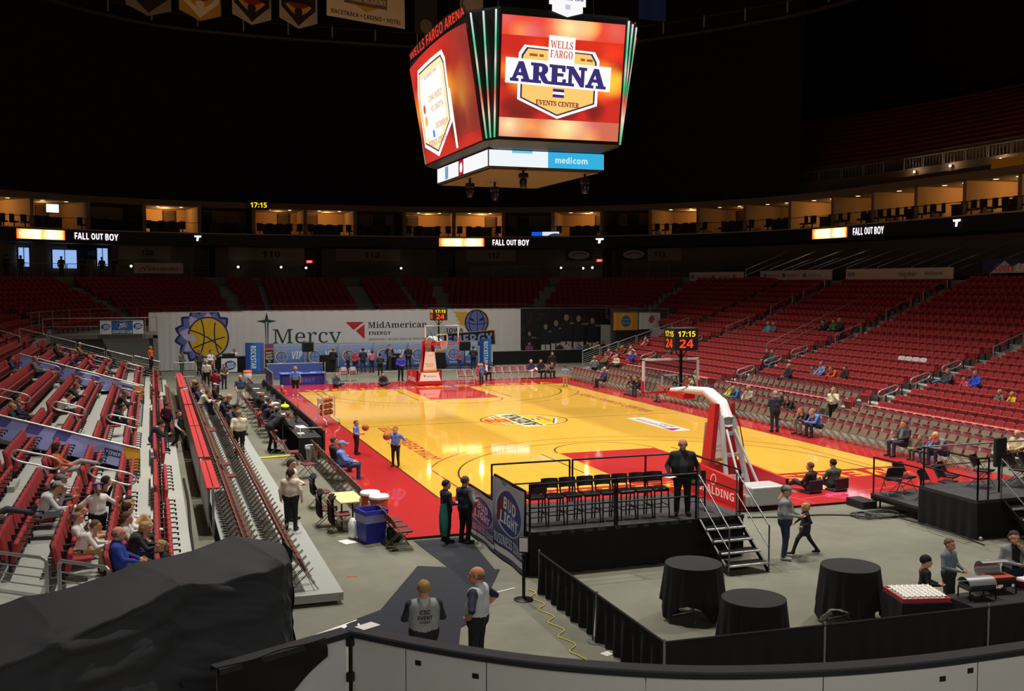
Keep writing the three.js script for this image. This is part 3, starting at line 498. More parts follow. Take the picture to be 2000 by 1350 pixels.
// roof banners and catwalk
{
  const cat = thing('catwalk', 'dark curved catwalk with short pale posts hanging below the roof', 'catwalk', [0, 0, 0]);
  const cm = M(0x1a1a1c, { metalness: 0.3, roughness: 0.6 });
  const cv = new THREE.CatmullRomCurve3([[-28.5, 0], [-28, -14], [-24, -28], [-16.2, -36.2], [-10.7, -38], [0, -38.1], [10, -37], [17, -33.5], [22.7, -27], [25.2, -23], [27.5, -18], [28.5, -8], [28.5, 5]].map(([x, z]) => V(x, 24, z)));
  const P = cv.getSpacedPoints(36).map((p) => [p.x, 24, p.z]);
  obj('walkway', pipe(P, 0.22, 6, false, 2), cm, cat); obj('top_rail', pipe(P.map(([x, y, z]) => [x, y + 1.0, z]), 0.05, 5, false, 2), cm, cat);
  for (const p of P) obj('post', bar([p[0], 24, p[2]], [p[0], 25.1, p[2]], 0.06, 5), M(0x8a8a88), cat);
  // hanging banners
  const ban = (name, label, c, w, h, ry, tex, pent, back = '#15131a') => {
    const t = thing(name, label, 'banner', c, ry), g = surf(8, 6, (u, v) => { const x = (u - 0.5) * w, y0 = pent ? -Math.max(0, (0.5 - Math.abs(u - 0.5)) * 2) * pent : 0; return [x, y0 + v * (h - y0), 0.03 * Math.sin(u * 9 + v * 2)]; });
    const k = surf(8, 6, (u, v) => { const x = (0.5 - u) * w, uu = 1 - u, y0 = pent ? -Math.max(0, (0.5 - Math.abs(uu - 0.5)) * 2) * pent : 0; return [x, y0 + v * (h - y0), -0.02 + 0.03 * Math.sin(uu * 9 + v * 2)]; });
    obj('cloth', g, new THREE.MeshStandardMaterial({ map: tex, roughness: 0.9 }), t); obj('backing', k, M(back, { roughness: 0.95 }), t); obj('hanging_bar', bar([-w / 2, h + 0.03, 0], [w / 2, h + 0.03, 0], 0.04), cm, t);
  };
  const jersey = (n, bg, fg, edge) => canvas(192, 288, (c) => { c.fillStyle = edge; c.fillRect(0, 0, 192, 288); c.fillStyle = bg; c.beginPath(); c.moveTo(9, 0); c.lineTo(183, 0); c.lineTo(183, 225); c.lineTo(96, 275); c.lineTo(9, 225); c.fill(); if (n) fit(c, n, 30, 218, 132, 26, 'bold SZ serif', fg); else { c.fillStyle = fg; c.beginPath(); c.moveTo(30, 205); c.quadraticCurveTo(96, 150, 162, 205); c.quadraticCurveTo(96, 262, 30, 205); c.fill(); c.fillStyle = '#7a1c1c'; c.beginPath(); c.moveTo(40, 196); c.quadraticCurveTo(96, 158, 152, 196); c.lineTo(96, 206); c.fill(); c.fillStyle = bg; c.beginPath(); c.arc(96, 218, 20, 0, 7); c.fill(); } });
  ban('retired_banner', 'dark pointed banner lettered WARNER at the top left edge', [-14.6, 23.3, -29.9], 2.9, 3.6, 0.33, jersey('WARNER', '#20161c', '#b09a40', '#7a7266'), 0.5);
  ban('retired_banner', 'cream pointed banner with gold edge beside the WARNER banner', [-11.5, 23.0, -28.9], 2.75, 3.6, 0.33, jersey('', '#cfc4ac', '#b08a40', '#a8843a'), 0.5);
  ban('retired_banner', 'black pointed banner with white edge, left of two alike', [-8.4, 22.75, -27.8], 2.65, 3.6, 0.33, jersey('', '#1c1418', '#b89230', '#9a948c'), 0.5);
  ban('retired_banner', 'black pointed banner with white edge, next to the racetrack banner', [-5.6, 22.5, -26.8], 2.65, 3.6, 0.33, jersey('', '#1c1418', '#b89230', '#9a948c'), 0.5);
  ban('sponsor_banner', 'white rectangular banner reading RACETRACK CASINO HOTEL', [-1.5, 22.4, -25.4], 5.7, 3.4, 0.33, canvas(512, 306, (c) => { c.fillStyle = '#cfc8b8'; c.fillRect(0, 0, 512, 306); c.fillStyle = '#6a5a48'; c.fillRect(110, 150, 280, 66); c.fillStyle = '#b89a40'; c.beginPath(); c.moveTo(180, 216); c.lineTo(330, 216); c.lineTo(255, 250); c.fill(); fit(c, 'PRAIRIE MEADOWS', 118, 196, 264, 30, 'bold SZ serif', '#e8e0d0'); fit(c, 'RACETRACK \u2022 CASINO \u2022 HOTEL', 26, 286, 460, 24, 'bold SZ sans-serif', '#2a2624'); }), 0);
  ban('sponsor_banner', 'dark banner with a figure, behind the scoreboard on its left', [2.7, 22.2, -26.6], 1.8, 4, 0.33, canvas(128, 256, (c) => { c.fillStyle = '#2a282c'; c.fillRect(0, 0, 128, 256); c.fillStyle = '#6a6866'; c.beginPath(); c.ellipse(64, 220, 34, 30, 0, 0, 7); c.fill(); }), 0);
  ban('sponsor_banner', 'grey banner ending in CHAMPIONS above the scoreboard', [5.6, 22.6, -25.8], 1.9, 4, 0.33, canvas(128, 256, (c) => { c.fillStyle = '#a8a49c'; c.fillRect(0, 0, 128, 256); fit(c, 'CHAMPIONS', 8, 200, 112, 22, 'bold SZ serif', '#2a2624'); c.fillStyle = '#5a3a34'; c.beginPath(); c.ellipse(64, 230, 26, 16, 0, 0, 7); c.fill(); }), 0);
  ban('flag_banner', 'blue flag with pale stripes hanging at the top right of the scoreboard', [15.4, 22.4, -18.9], 1.9, 4, 0.0, canvas(128, 256, (c) => { c.fillStyle = '#1b3a8a'; c.fillRect(0, 0, 128, 256); c.fillStyle = '#b8c0d8'; c.beginPath(); c.moveTo(70, 0); c.lineTo(110, 0); c.lineTo(84, 170); c.lineTo(62, 170); c.fill(); }), 0, '#1b3a8a');
}
// ---------- seats ----------
const camP = camera.position.clone(); camera.updateMatrixWorld(); camera.updateProjectionMatrix();
const inView = (x, y, z, m = 0.08) => { const p = V(x, y, z).project(camera); return p.z < 1 && Math.abs(p.x) < 1 + m && Math.abs(p.y) < 1 + m; };
const AISLE_R = [5.3, -5.8, -17, 16.4], AISLE_L = [15.2, 5.0, -6.8, -18], VOM_L = [[8.9, 10.7], [-9.8, -7.9]];
const occupied = []; // [side, row, t] taken by sitters
const seatsAll = [];
function addRow(side, i, t0, t1, step, skip) {
  const n = Math.floor(Math.abs(t1 - t0) / step), sg = Math.sign(t1 - t0);
  for (let k = 0; k < n; k++) { const t = t0 + sg * (k + 0.5) * step; if (skip && skip(t)) continue; const b = bowl(side, t, i * PITCH), y = rowH(side, t, i); if (inView(b[0], y + 0.5, b[1])) seatsAll.push({ side, i, t, x: b[0], y, z: b[1], turn: b[2] }); }
}
const near = (t, L, w) => L.some((a) => Math.abs(t - a) < w);
const FOLD_BLOCK = [-5.2, 3.9]; // folding chairs stand in for the two front rows here
for (let i = 0; i <= 18; i++) {
  addRow('R', i, i < 9 ? LOWZ_R[0] + 0.3 : -22.4, 25, 0.48, (t) => near(t, AISLE_R, 0.62) || (i < 2 && t > FOLD_BLOCK[0] - 0.3 && t < FOLD_BLOCK[1]));
  addRow('L', i, i < 9 ? LOWZ_L[0] + 0.3 : -22.4, 22.7, 0.48, (t) => near(t, AISLE_L, 0.62) || (i < 6 && VOM_L.some(([a, b]) => t > a && t < b)));
  if (i >= 9) {
    const R = RC + i * PITCH; for (const c of ['CR', 'CL']) addRow(c, i, 0.03, Math.PI / 2 - 0.02, 0.5 / R, (t) => near(t, c === 'CR' ? [0.45, 0.98, 1.42] : [0.4, 0.9, 1.42], 0.62 / R));
    addRow('E', i, XR - RC, XL + RC, 0.5, (t) => near(t, [1.0], 0.62));
  }
}
// ---------- people ----------
const bodyMat = new THREE.MeshStandardMaterial({ vertexColors: true, roughness: 0.85 });
function surfaceNet(field, lo, hi, cell) { // field(x,y,z) -> distance ; returns indexed geometry
  const nx = Math.ceil((hi[0] - lo[0]) / cell) + 1, ny = Math.ceil((hi[1] - lo[1]) / cell) + 1, nz = Math.ceil((hi[2] - lo[2]) / cell) + 1;
  const F = new Float32Array(nx * ny * nz), id = (i, j, k) => (k * ny + j) * nx + i;
  const B = 4; // coarse skip
  for (let K = 0; K < nz; K += B) for (let J = 0; J < ny; J += B) for (let I = 0; I < nx; I += B) {
    const d = field(lo[0] + (I + B / 2 - 0.5) * cell, lo[1] + (J + B / 2 - 0.5) * cell, lo[2] + (K + B / 2 - 0.5) * cell), far = Math.abs(d) > cell * B * 1.15 + 0.02;
    for (let k = K; k < Math.min(nz, K + B); k++) for (let j = J; j < Math.min(ny, J + B); j++) for (let i = I; i < Math.min(nx, I + B); i++) F[id(i, j, k)] = far ? d : field(lo[0] + i * cell, lo[1] + j * cell, lo[2] + k * cell);
  }
  const vid = new Int32Array(nx * ny * nz).fill(-1), pos = [], ix = [];
  for (let k = 0; k < nz - 1; k++) for (let j = 0; j < ny - 1; j++) for (let i = 0; i < nx - 1; i++) {
    let n = 0, x = 0, y = 0, z = 0, mask = 0; const v = [];
    for (let c = 0; c < 8; c++) { v[c] = F[id(i + (c & 1), j + ((c >> 1) & 1), k + (c >> 2))]; if (v[c] < 0) mask |= 1 << c; }
    if (mask === 0 || mask === 255) continue;
    for (let a = 0; a < 3; a++) for (let c = 0; c < 8; c++) { const s = 1 << a; if (c & s) continue; const d = c | s; if ((v[c] < 0) === (v[d] < 0)) continue; const t = v[c] / (v[c] - v[d]); x += (c & 1) + (a === 0 ? t : 0); y += ((c >> 1) & 1) + (a === 1 ? t : 0); z += (c >> 2) + (a === 2 ? t : 0); n++; }
    vid[id(i, j, k)] = pos.length / 3; pos.push(lo[0] + (i + x / n) * cell, lo[1] + (j + y / n) * cell, lo[2] + (k + z / n) * cell);
  }
  for (let k = 1; k < nz - 1; k++) for (let j = 1; j < ny - 1; j++) for (let i = 1; i < nx - 1; i++) {
    const a = F[id(i, j, k)] < 0;
    const q = (A, Bb, C, D, flip) => { if (A < 0 || Bb < 0 || C < 0 || D < 0) return; if (flip) ix.push(A, C, Bb, A, D, C); else ix.push(A, Bb, C, A, C, D); };
    if (a !== F[id(i + 1, j, k)] < 0) q(vid[id(i, j - 1, k - 1)], vid[id(i, j, k - 1)], vid[id(i, j, k)], vid[id(i, j - 1, k)], !a);
    if (a !== F[id(i, j + 1, k)] < 0) q(vid[id(i - 1, j, k - 1)], vid[id(i - 1, j, k)], vid[id(i, j, k)], vid[id(i, j, k - 1)], !a);
    if (a !== F[id(i, j, k + 1)] < 0) q(vid[id(i - 1, j - 1, k)], vid[id(i, j - 1, k)], vid[id(i, j, k)], vid[id(i - 1, j, k)], !a);
  }
  const g = new THREE.BufferGeometry(); g.setAttribute('position', new THREE.Float32BufferAttribute(pos, 3)); g.setIndex(ix); g.computeVertexNormals(); return g;
}
const smin = (a, b, k) => { const h = Math.max(k - Math.abs(a - b), 0) / k; return Math.min(a, b) - h * h * k * 0.25; };
function caps(ax, ay, az, bx_, by, bz, r1, r2) { // tapered capsule distance
  const dx = bx_ - ax, dy = by - ay, dz = bz - az, L2 = dx * dx + dy * dy + dz * dz || 1e-9;
  return (x, y, z) => { const px = x - ax, py = y - ay, pz = z - az; let t = (px * dx + py * dy + pz * dz) / L2; t = t < 0 ? 0 : t > 1 ? 1 : t; const qx = px - dx * t, qy = py - dy * t, qz = pz - dz * t; return Math.sqrt(qx * qx + qy * qy + qz * qz) - (r1 + (r2 - r1) * t); };
}
const ellip = (cx, cy, cz, rx, ry, rz) => (x, y, z) => { const a = (x - cx) / rx, b = (y - cy) / ry, c = (z - cz) / rz, k = Math.sqrt(a * a + b * b + c * c); return (k - 1) * Math.min(rx, ry, rz); };
const lin = (hex) => { const c = new THREE.Color(hex); return [c.r, c.g, c.b]; };
// head, centred at its middle, facing +z; eyes at half height; total height 0.24
const headGeos = [0.0092, 0.012, 0.0155].map((hc) => {
  const parts = [ellip(0, 0.03, -0.012, 0.076, 0.092, 0.096), ellip(0, -0.05, 0.022, 0.055, 0.066, 0.066), ellip(0, -0.095, 0.05, 0.03, 0.024, 0.03), caps(0, 0.0, 0.086, 0, -0.03, 0.102, 0.009, 0.014), ellip(0.078, -0.008, -0.008, 0.012, 0.03, 0.02), ellip(-0.078, -0.008, -0.008, 0.012, 0.03, 0.02), caps(0, -0.06, -0.03, 0, -0.2, -0.045, 0.052, 0.058), caps(-0.035, 0.022, 0.076, 0.035, 0.022, 0.076, 0.012, 0.012), ellip(0, -0.062, 0.084, 0.024, 0.012, 0.012)];
  const sock = [ellip(0.032, 0.002, 0.092, 0.016, 0.011, 0.012), ellip(-0.032, 0.002, 0.092, 0.016, 0.011, 0.012)];
  const f = (x, y, z) => { let d = 9; for (const p of parts) d = smin(d, p(x, y, z), 0.022); for (const s of sock) d = Math.max(d, -s(x, y, z)); return d; };
  const g = surfaceNet(f, [-0.11, -0.23, -0.13], [0.11, 0.145, 0.135], hc), p = g.attributes.position, m = [];
  for (let i = 0; i < p.count; i++) { const x = p.getX(i), y = p.getY(i), z = p.getZ(i), ax = Math.abs(x); let k = [1, 1, 1];
    if (z > 0.06 && ax > 0.016 && ax < 0.05 && y > -0.009 && y < 0.013) k = ax > 0.026 && ax < 0.039 ? [0.3, 0.28, 0.28] : [1.0, 1.05, 1.1];
    else if (z > 0.06 && ax > 0.012 && ax < 0.055 && y > 0.02 && y < 0.032) k = [0.66, 0.6, 0.56];
    else if (z > 0.07 && ax < 0.026 && y < -0.056 && y > -0.07) k = [0.72, 0.42, 0.42];
    m.push(...k); }
  g.userData = { m }; return g;
});
const hairField = (extra, cut) => (x, y, z) => { let d = ellip(0, 0.036, -0.018, 0.088, 0.1, 0.104)(x, y, z); d += 0.006 * Math.sin(x * 90 + y * 30) * Math.sin(z * 70); for (const e of extra) d = smin(d, e(x, y, z), 0.02); return Math.max(d, cut(x, y, z)); };
const faceCut = (low) => (x, y, z) => { // removes the face and everything below the hairline
  const a = z - (0.045 - Math.max(0, 0.066 - y) * 0.9); const b = low - y; return Math.max(y < 0.07 ? a * 0.8 : -1, b); };
const hairGeo = {};
const hairMk = { short: [[], faceCut(-0.05), 0.1], long: [[caps(0.06, 0.0, -0.05, 0.07, -0.24, -0.05, 0.04, 0.03), caps(-0.06, 0, -0.05, -0.07, -0.24, -0.05, 0.04, 0.03), caps(0, 0, -0.08, 0, -0.28, -0.09, 0.06, 0.04)], faceCut(-0.33), 0.34], pony: [[caps(0, 0.06, -0.12, 0, -0.02, -0.17, 0.035, 0.04), caps(0, -0.02, -0.17, 0.01, -0.22, -0.13, 0.04, 0.015)], faceCut(-0.26), 0.27], bob: [[caps(0.065, 0, -0.03, 0.065, -0.1, -0.02, 0.04, 0.035), caps(-0.065, 0, -0.03, -0.065, -0.1, -0.02, 0.04, 0.035), caps(0, 0, -0.08, 0, -0.12, -0.07, 0.05, 0.045)], faceCut(-0.15), 0.17], fringe: [[], (x, y, z) => (x, y, z, -0.05 - y), 0.1] };
function hairOf(style) {
  if (hairGeo[style]) return hairGeo[style];
  if (style === 'ring') { const f = (x, y, z) => Math.max(ellip(0, 0.0, -0.018, 0.086, 0.075, 0.104)(x, y, z), z - 0.03 + Math.max(0, -y) * 0.5, -0.055 - y, y - 0.035); return (hairGeo[style] = surfaceNet(f, [-0.12, -0.1, -0.15], [0.12, 0.1, 0.1], 0.012)); }
  if (style === 'cap') { const f = (x, y, z) => { const dome = Math.max(ellip(0, 0.04, -0.01, 0.09, 0.1, 0.106)(x, y, z), 0.048 - y), brim = Math.max(ellip(0, 0.055, 0.1, 0.075, 0.012, 0.1)(x, y + Math.abs(x) * 0.15, z), 0.05 - z); return Math.min(dome, brim); }; return (hairGeo[style] = surfaceNet(f, [-0.11, 0.02, -0.14], [0.11, 0.16, 0.22], 0.0095)); }
  if (style === 'beanie') { const f = (x, y, z) => Math.max(ellip(0, 0.035, -0.016, 0.094, 0.115, 0.108)(x, y, z), (y < 0.05 ? z - 0.085 : -1), 0.012 - y + (z < 0 ? z * 0.4 : z * 0.25)); return (hairGeo[style] = surfaceNet(f, [-0.12, -0.05, -0.15], [0.12, 0.17, 0.12], 0.0105)); }
  const [ex, cut, dep] = hairMk[style]; return (hairGeo[style] = surfaceNet(hairField(ex, cut), [-0.13, -dep, -0.23], [0.13, 0.16, 0.12], 0.0135));
}
// hand: wrist at origin, fingers along -y, palm facing +z (thumb on +x side)
const handGeo = (() => {
  const P = [caps(0, -0.01, 0, 0, -0.06, 0.003, 0.024, 0.028), caps(0.018, -0.05, 0.0, 0.022, -0.085, 0.004, 0.016, 0.013), caps(-0.02, -0.05, 0, -0.024, -0.08, 0.004, 0.016, 0.012)];
  const fing = [[0.026, 0.088, 0.074], [0.009, 0.092, 0.084], [-0.009, 0.09, 0.077], [-0.026, 0.082, 0.06]];
  const Fg = fing.map(([x, y, l]) => [caps(x, -y, 0.003, x * 1.1, -y - l * 0.45, 0.012, 0.0095, 0.009), caps(x * 1.1, -y - l * 0.45, 0.012, x * 1.1, -y - l * 0.85, 0.04, 0.009, 0.0075)]);
  const th = [caps(0.022, -0.03, 0.008, 0.052, -0.066, 0.026, 0.014, 0.011), caps(0.052, -0.066, 0.026, 0.054, -0.095, 0.036, 0.011, 0.009)];
  const f = (x, y, z) => { let d = 9; for (const p of P) d = smin(d, p(x, y, z), 0.015); for (const g of Fg) { let e = smin(g[0](x, y, z), g[1](x, y, z), 0.005); d = smin(d, e, 0.006); } let t = smin(th[0](x, y, z), th[1](x, y, z), 0.006); return smin(d, t, 0.01); };
  return [0.008, 0.0115, 0.015].map((hc) => surfaceNet(f, [-0.05, -0.19, -0.04], [0.08, 0.03, 0.07], hc));
})();
const POSES = {
  stand: { pel: [0, 0.95, 0], che: [0, 1.3, -0.01], nek: [0, 1.47, -0.02], hed: [0, 1.625, 0.015], kn: [[0.1, 0.5, 0.02], [-0.1, 0.5, 0.02]], an: [[0.11, 0.08, -0.02], [-0.11, 0.08, -0.02]], el: [[0.25, 1.13, -0.04], [-0.25, 1.13, -0.04]], wr: [[0.26, 0.88, 0.05], [-0.26, 0.88, 0.05]] },
  cross: { like: 'stand', el: [[0.27, 1.14, 0.03], [-0.27, 1.14, 0.03]], wr: [[-0.06, 1.16, 0.21], [0.06, 1.12, 0.23]] },
  hips: { like: 'stand', el: [[0.4, 1.18, -0.1], [-0.4, 1.18, -0.1]], wr: [[0.2, 0.98, 0.06], [-0.2, 0.98, 0.06]] },
  front: { like: 'stand', el: [[0.26, 1.12, 0.02], [-0.26, 1.12, 0.02]], wr: [[0.08, 1.05, 0.28], [-0.08, 1.05, 0.28]] },
  face: { like: 'stand', el: [[0.26, 1.16, 0.1], [-0.24, 1.12, 0]], wr: [[0.06, 1.42, 0.2], [0.05, 1.1, 0.22]] },
  walk: { like: 'stand', kn: [[0.09, 0.53, 0.16], [-0.09, 0.5, -0.02]], an: [[0.09, 0.09, 0.24], [-0.09, 0.14, -0.34]], el: [[0.25, 1.14, -0.14], [-0.25, 1.14, 0.02]], wr: [[0.24, 0.92, -0.12], [-0.22, 0.94, 0.22]] },
  stride: { like: 'stand', kn: [[0.09, 0.56, 0.24], [-0.09, 0.5, -0.16]], an: [[0.09, 0.1, 0.38], [-0.09, 0.1, -0.42]], el: [[0.25, 1.14, -0.1], [-0.25, 1.14, 0.1]], wr: [[0.2, 1.0, 0.12], [-0.2, 1.02, 0.26]] },
  bend: { pel: [0, 0.95, -0.16], che: [0, 1.2, 0.16], nek: [0, 1.29, 0.34], hed: [0, 1.34, 0.5], kn: [[0.11, 0.5, -0.08], [-0.11, 0.5, -0.02]], an: [[0.12, 0.08, -0.16], [-0.12, 0.08, -0.02]], el: [[0.26, 1.0, 0.36], [-0.26, 1.0, 0.36]], wr: [[0.2, 0.84, 0.56], [-0.14, 0.84, 0.6]] },
  sit: { pel: [0, 0.5, 0.02], che: [0, 0.86, -0.05], nek: [0, 1.03, -0.05], hed: [0, 1.185, -0.01], kn: [[0.13, 0.53, 0.45], [-0.13, 0.53, 0.45]], an: [[0.13, 0.08, 0.44], [-0.13, 0.08, 0.44]], el: [[0.26, 0.72, 0.05], [-0.26, 0.72, 0.05]], wr: [[0.1, 0.63, 0.3], [-0.1, 0.62, 0.3]] },
  lean: { pel: [0, 0.5, 0.02], che: [0, 0.82, 0.15], nek: [0, 0.96, 0.26], hed: [0, 1.08, 0.35], kn: [[0.15, 0.53, 0.45], [-0.15, 0.53, 0.45]], an: [[0.14, 0.08, 0.42], [-0.14, 0.08, 0.46]], el: [[0.23, 0.64, 0.36], [-0.23, 0.64, 0.36]], wr: [[0.05, 0.66, 0.56], [-0.05, 0.64, 0.56]] },
  chin: { like: 'lean', wr: [[0.02, 0.92, 0.46], [-0.05, 0.62, 0.5]] },
  legup: { like: 'sit', che: [0, 0.84, -0.1], nek: [0, 1.0, -0.11], hed: [0, 1.15, -0.07], kn: [[0.1, 0.72, 0.46], [-0.12, 0.56, 0.44]], an: [[0.08, 0.62, 0.88], [-0.12, 0.1, 0.46]] },
  kneeup: { like: 'sit', kn: [[0.1, 0.86, 0.3], [-0.12, 0.55, 0.42]], an: [[0.1, 0.5, 0.52], [-0.12, 0.1, 0.5]] },
  floor: { pel: [0, 0.13, 0], che: [0, 0.47, -0.02], nek: [0, 0.64, -0.01], hed: [0, 0.79, 0.03], kn: [[0.3, 0.2, 0.32], [-0.3, 0.2, 0.32]], an: [[-0.06, 0.1, 0.34], [0.06, 0.1, 0.44]], el: [[0.26, 0.34, 0.08], [-0.26, 0.34, 0.08]], wr: [[0.08, 0.24, 0.28], [-0.08, 0.24, 0.3]] },
  floorleg: { like: 'floor', kn: [[0.13, 0.3, 0.42], [-0.12, 0.16, 0.5]], an: [[0.12, 0.07, 0.66], [-0.12, 0.07, 0.9]] },
};
for (const k of Object.keys(POSES)) if (POSES[k].like) { const p = POSES[k], q = POSES[p.like]; const b = q.like ? { ...POSES[q.like], ...q } : q; POSES[k] = { ...b, ...p }; }
let peopleTris = 0; const sitterSpots = [];
function person(o) {
  const P = { ...POSES[o.pose || 'stand'], ...(o.P || {}) }, sc = (o.h || 1.75) / 1.75, fat = o.fat || 0, cell = (o.cell || 0.026) / sc;
  const t = thing('person', o.label, 'person', o.at, o.turn || 0); if (o.group) t.userData.group = o.group;
  if (/sit|lean|chin|legup|kneeup/.test(o.pose || '')) sitterSpots.push(o.at);
  const top = lin(o.top || 0x444444), bot = lin(o.bottom || 0x22242c), skin = lin(o.skin || 0xc99378), shoe = lin(o.shoes || 0x16161a), sleeve = lin(o.sleeve || o.top || 0x444444);
  const bones = [], add = (a, b, r1, r2, col, k = 0.03) => bones.push({ f: caps(...a, ...b, r1, r2), col, k });
  const off = (p, x, y = 0, z = 0) => [p[0] + x, p[1] + y, p[2] + z], mix = (a, b, s) => a.map((v, i) => v + (b[i] - v) * s), kid = (o.h || 1.75) < 1.5;
  const up = V(...P.che).sub(V(...P.pel)).normalize(), w = 0.075 + fat * 0.03, sw = (o.f ? 0.15 : 0.175) + fat * 0.02;
  const sho = [off(P.che, sw, 0.075), off(P.che, -sw, 0.075)].map((p) => [p[0], p[1], p[2] + up.z * 0.1]);
  for (const s of [1, -1]) {
    add(off(P.pel, s * 0.07, 0.02), off(mix(P.pel, P.che, 0.5), s * w * 0.8), 0.115 + fat * 0.03, 0.1 + fat * 0.06, top, 0.06);
    add(off(mix(P.pel, P.che, 0.5), s * w * 0.8, 0, fat * 0.03), off(P.che, s * w * 1.1, 0.03), 0.1 + fat * 0.06, 0.112 + fat * 0.02, top, 0.06);
  }
  add(sho[0], sho[1], 0.06, 0.06, top, 0.05); for (const q of sho) add(off(P.nek, 0, -0.045, -0.01), q, 0.05, 0.056, top, 0.05);
  add(off(P.che, 0, 0.08, -0.02), P.nek, 0.075, 0.058, o.collar ? lin(o.collar) : top, 0.04);
  add(P.nek, mix(P.nek, P.hed, 0.55), 0.05, 0.05, skin, 0.02);
  const leg = o.legs ? lin(o.legs) : bot;
  [1, -1].forEach((s, i) => {
    const hip = off(P.pel, s * 0.09, -0.02), shortLeg = o.shorts;
    if (o.hem !== 0) add(off(P.pel, s * 0.075, -0.05), off(P.pel, s * 0.08, 0.0), 0.12 + fat * 0.03, 0.12 + fat * 0.03, o.skirt ? bot : mix(P.pel, P.che, 0)[1] > 0.8 && o.longTop ? top : bot, 0.03);
    add(hip, P.kn[i], 0.092 + fat * 0.02, 0.066, shortLeg ? bot : bot, 0.025);
    add(P.kn[i], P.an[i], shortLeg ? 0.055 : 0.064, shortLeg ? 0.038 : 0.052, shortLeg ? skin : o.boots ? shoe : leg, 0.02);
    const d = V(P.an[i][0] - P.kn[i][0], P.an[i][1] - P.kn[i][1], P.an[i][2] - P.kn[i][2]).normalize(), fwd = Math.abs(d.y) > 0.75 ? [0, -0.035, 0.15] : [0, 0.12, 0.06];
    add(off(P.an[i], 0, -0.025, -0.02), [P.an[i][0] + s * 0.02, P.an[i][1] + fwd[1], P.an[i][2] + fwd[2]], 0.05, 0.04, shoe, 0.02);
    add(sho[i], P.el[i], 0.06 + fat * 0.006, 0.05, sleeve, 0.03);
    add(P.el[i], P.wr[i], 0.048, 0.034, o.short ? skin : sleeve, 0.015);
  });
  if (o.coat) add(off(P.pel, 0, 0.02), off(P.pel, 0, -0.18, 0.01), 0.17, 0.16, top, 0.05);
  const lo = [9, 9, 9], hi = [-9, -9, -9]; for (const p of [P.pel, P.che, P.nek, P.hed, ...P.kn, ...P.an, ...P.el, ...P.wr, ...sho]) for (let a = 0; a < 3; a++) { lo[a] = Math.min(lo[a], p[a]); hi[a] = Math.max(hi[a], p[a]); }
  const pad = 0.2 + fat * 0.06; for (let a = 0; a < 3; a++) { lo[a] -= pad; hi[a] += pad; } lo[1] = Math.max(lo[1], -0.03); hi[2] += 0.06;
  const sd = (o.at[0] * 13.7 + o.at[2] * 7.1) % 50 + 60;
  const field = (x, y, z) => { let d = 9; for (const b of bones) d = smin(d, b.f(x, y, z), b.k); return d < 0.1 ? d + 0.011 * (noise(x * 11 + sd, y * 7 + sd, z * 11) - 0.5) : d; };
  let g = surfaceNet(field, lo, hi, cell);
  const col = (g, fn) => { const p = g.attributes.position, c = new Float32Array(p.count * 3); for (let i = 0; i < p.count; i++) c.set(fn(p.getX(i), p.getY(i), p.getZ(i), i), i * 3); g.setAttribute('color', new THREE.BufferAttribute(c, 3)); return g; };
  col(g, (x, y, z) => { let bd = 9, bc = top; for (const b of bones) { const d = b.f(x, y, z); if (d < bd) { bd = d; bc = b.col; } } if (o.front && bc === top && z > P.che[2] + 0.03 && Math.abs(x) < 0.075) return lin(o.front); if (o.stripe && bc === top && Math.abs(y - P.che[1] - 0.02) < 0.05) return lin(o.stripe); return bc; });
  // head and hands
  const hs = kid ? 1.18 : 1.08, hq = new THREE.Quaternion().setFromEuler(new THREE.Euler(o.nod || 0, o.look || 0, o.tilt || 0, 'YXZ')), hm = new THREE.Matrix4().compose(V(P.hed[0], P.hed[1] - 0.012, P.hed[2]), hq, V(hs, hs, hs));
  const hg = headGeos[o.lod || 0].clone(); col(hg, (x, y, z, i) => [0, 1, 2].map((a) => skin[a] * headGeos[o.lod || 0].userData.m[i * 3 + a])); hg.applyMatrix4(hm);
  const list = [g, hg];
  [1, -1].forEach((s, i) => {
    const d = V(P.wr[i][0] - P.el[i][0], P.wr[i][1] - P.el[i][1], P.wr[i][2] - P.el[i][2]).normalize(); if (o.handDir && o.handDir[i]) d.set(...o.handDir[i]).normalize();
    const q = new THREE.Quaternion().setFromUnitVectors(V(0, -1, 0), d), k = handGeo[o.lod || 0].clone(); if (s < 0) { k.scale(-1, 1, 1); const ii = k.index.array; for (let a = 0; a < ii.length; a += 3) { const b = ii[a]; ii[a] = ii[a + 1]; ii[a + 1] = b; } }
    k.rotateY(s * -1.2); k.applyQuaternion(q); k.translate(...P.wr[i]); col(k, () => o.gloves ? lin(o.gloves) : skin); list.push(k);
  });
  list.forEach((x) => { for (const a of Object.keys(x.attributes)) if (!['position', 'normal', 'color'].includes(a)) x.deleteAttribute(a); x.userData = {}; });
  const all = mergeGeometries(list); peopleTris += all.index.count / 3;
  const body = obj('body', all, bodyMat, t); body.scale.set(sc, sc * VS, sc);
  const addHead = (name, geo, color, r = 0.9) => { const m = obj(name, geo, M(color, { roughness: r }), t); m.geometry = geo.clone().applyMatrix4(hm); m.scale.set(sc, sc * VS, sc); return m; };
  const hair = o.hair === undefined ? 0x3a2a1e : o.hair;
  if (o.style !== 'bald') addHead('hair', hairOf(o.style || 'short'), hair);
  if (o.cap !== undefined) addHead('cap', hairOf('cap'), o.cap);
  if (o.beanie !== undefined) addHead('beanie', hairOf('beanie'), o.beanie);
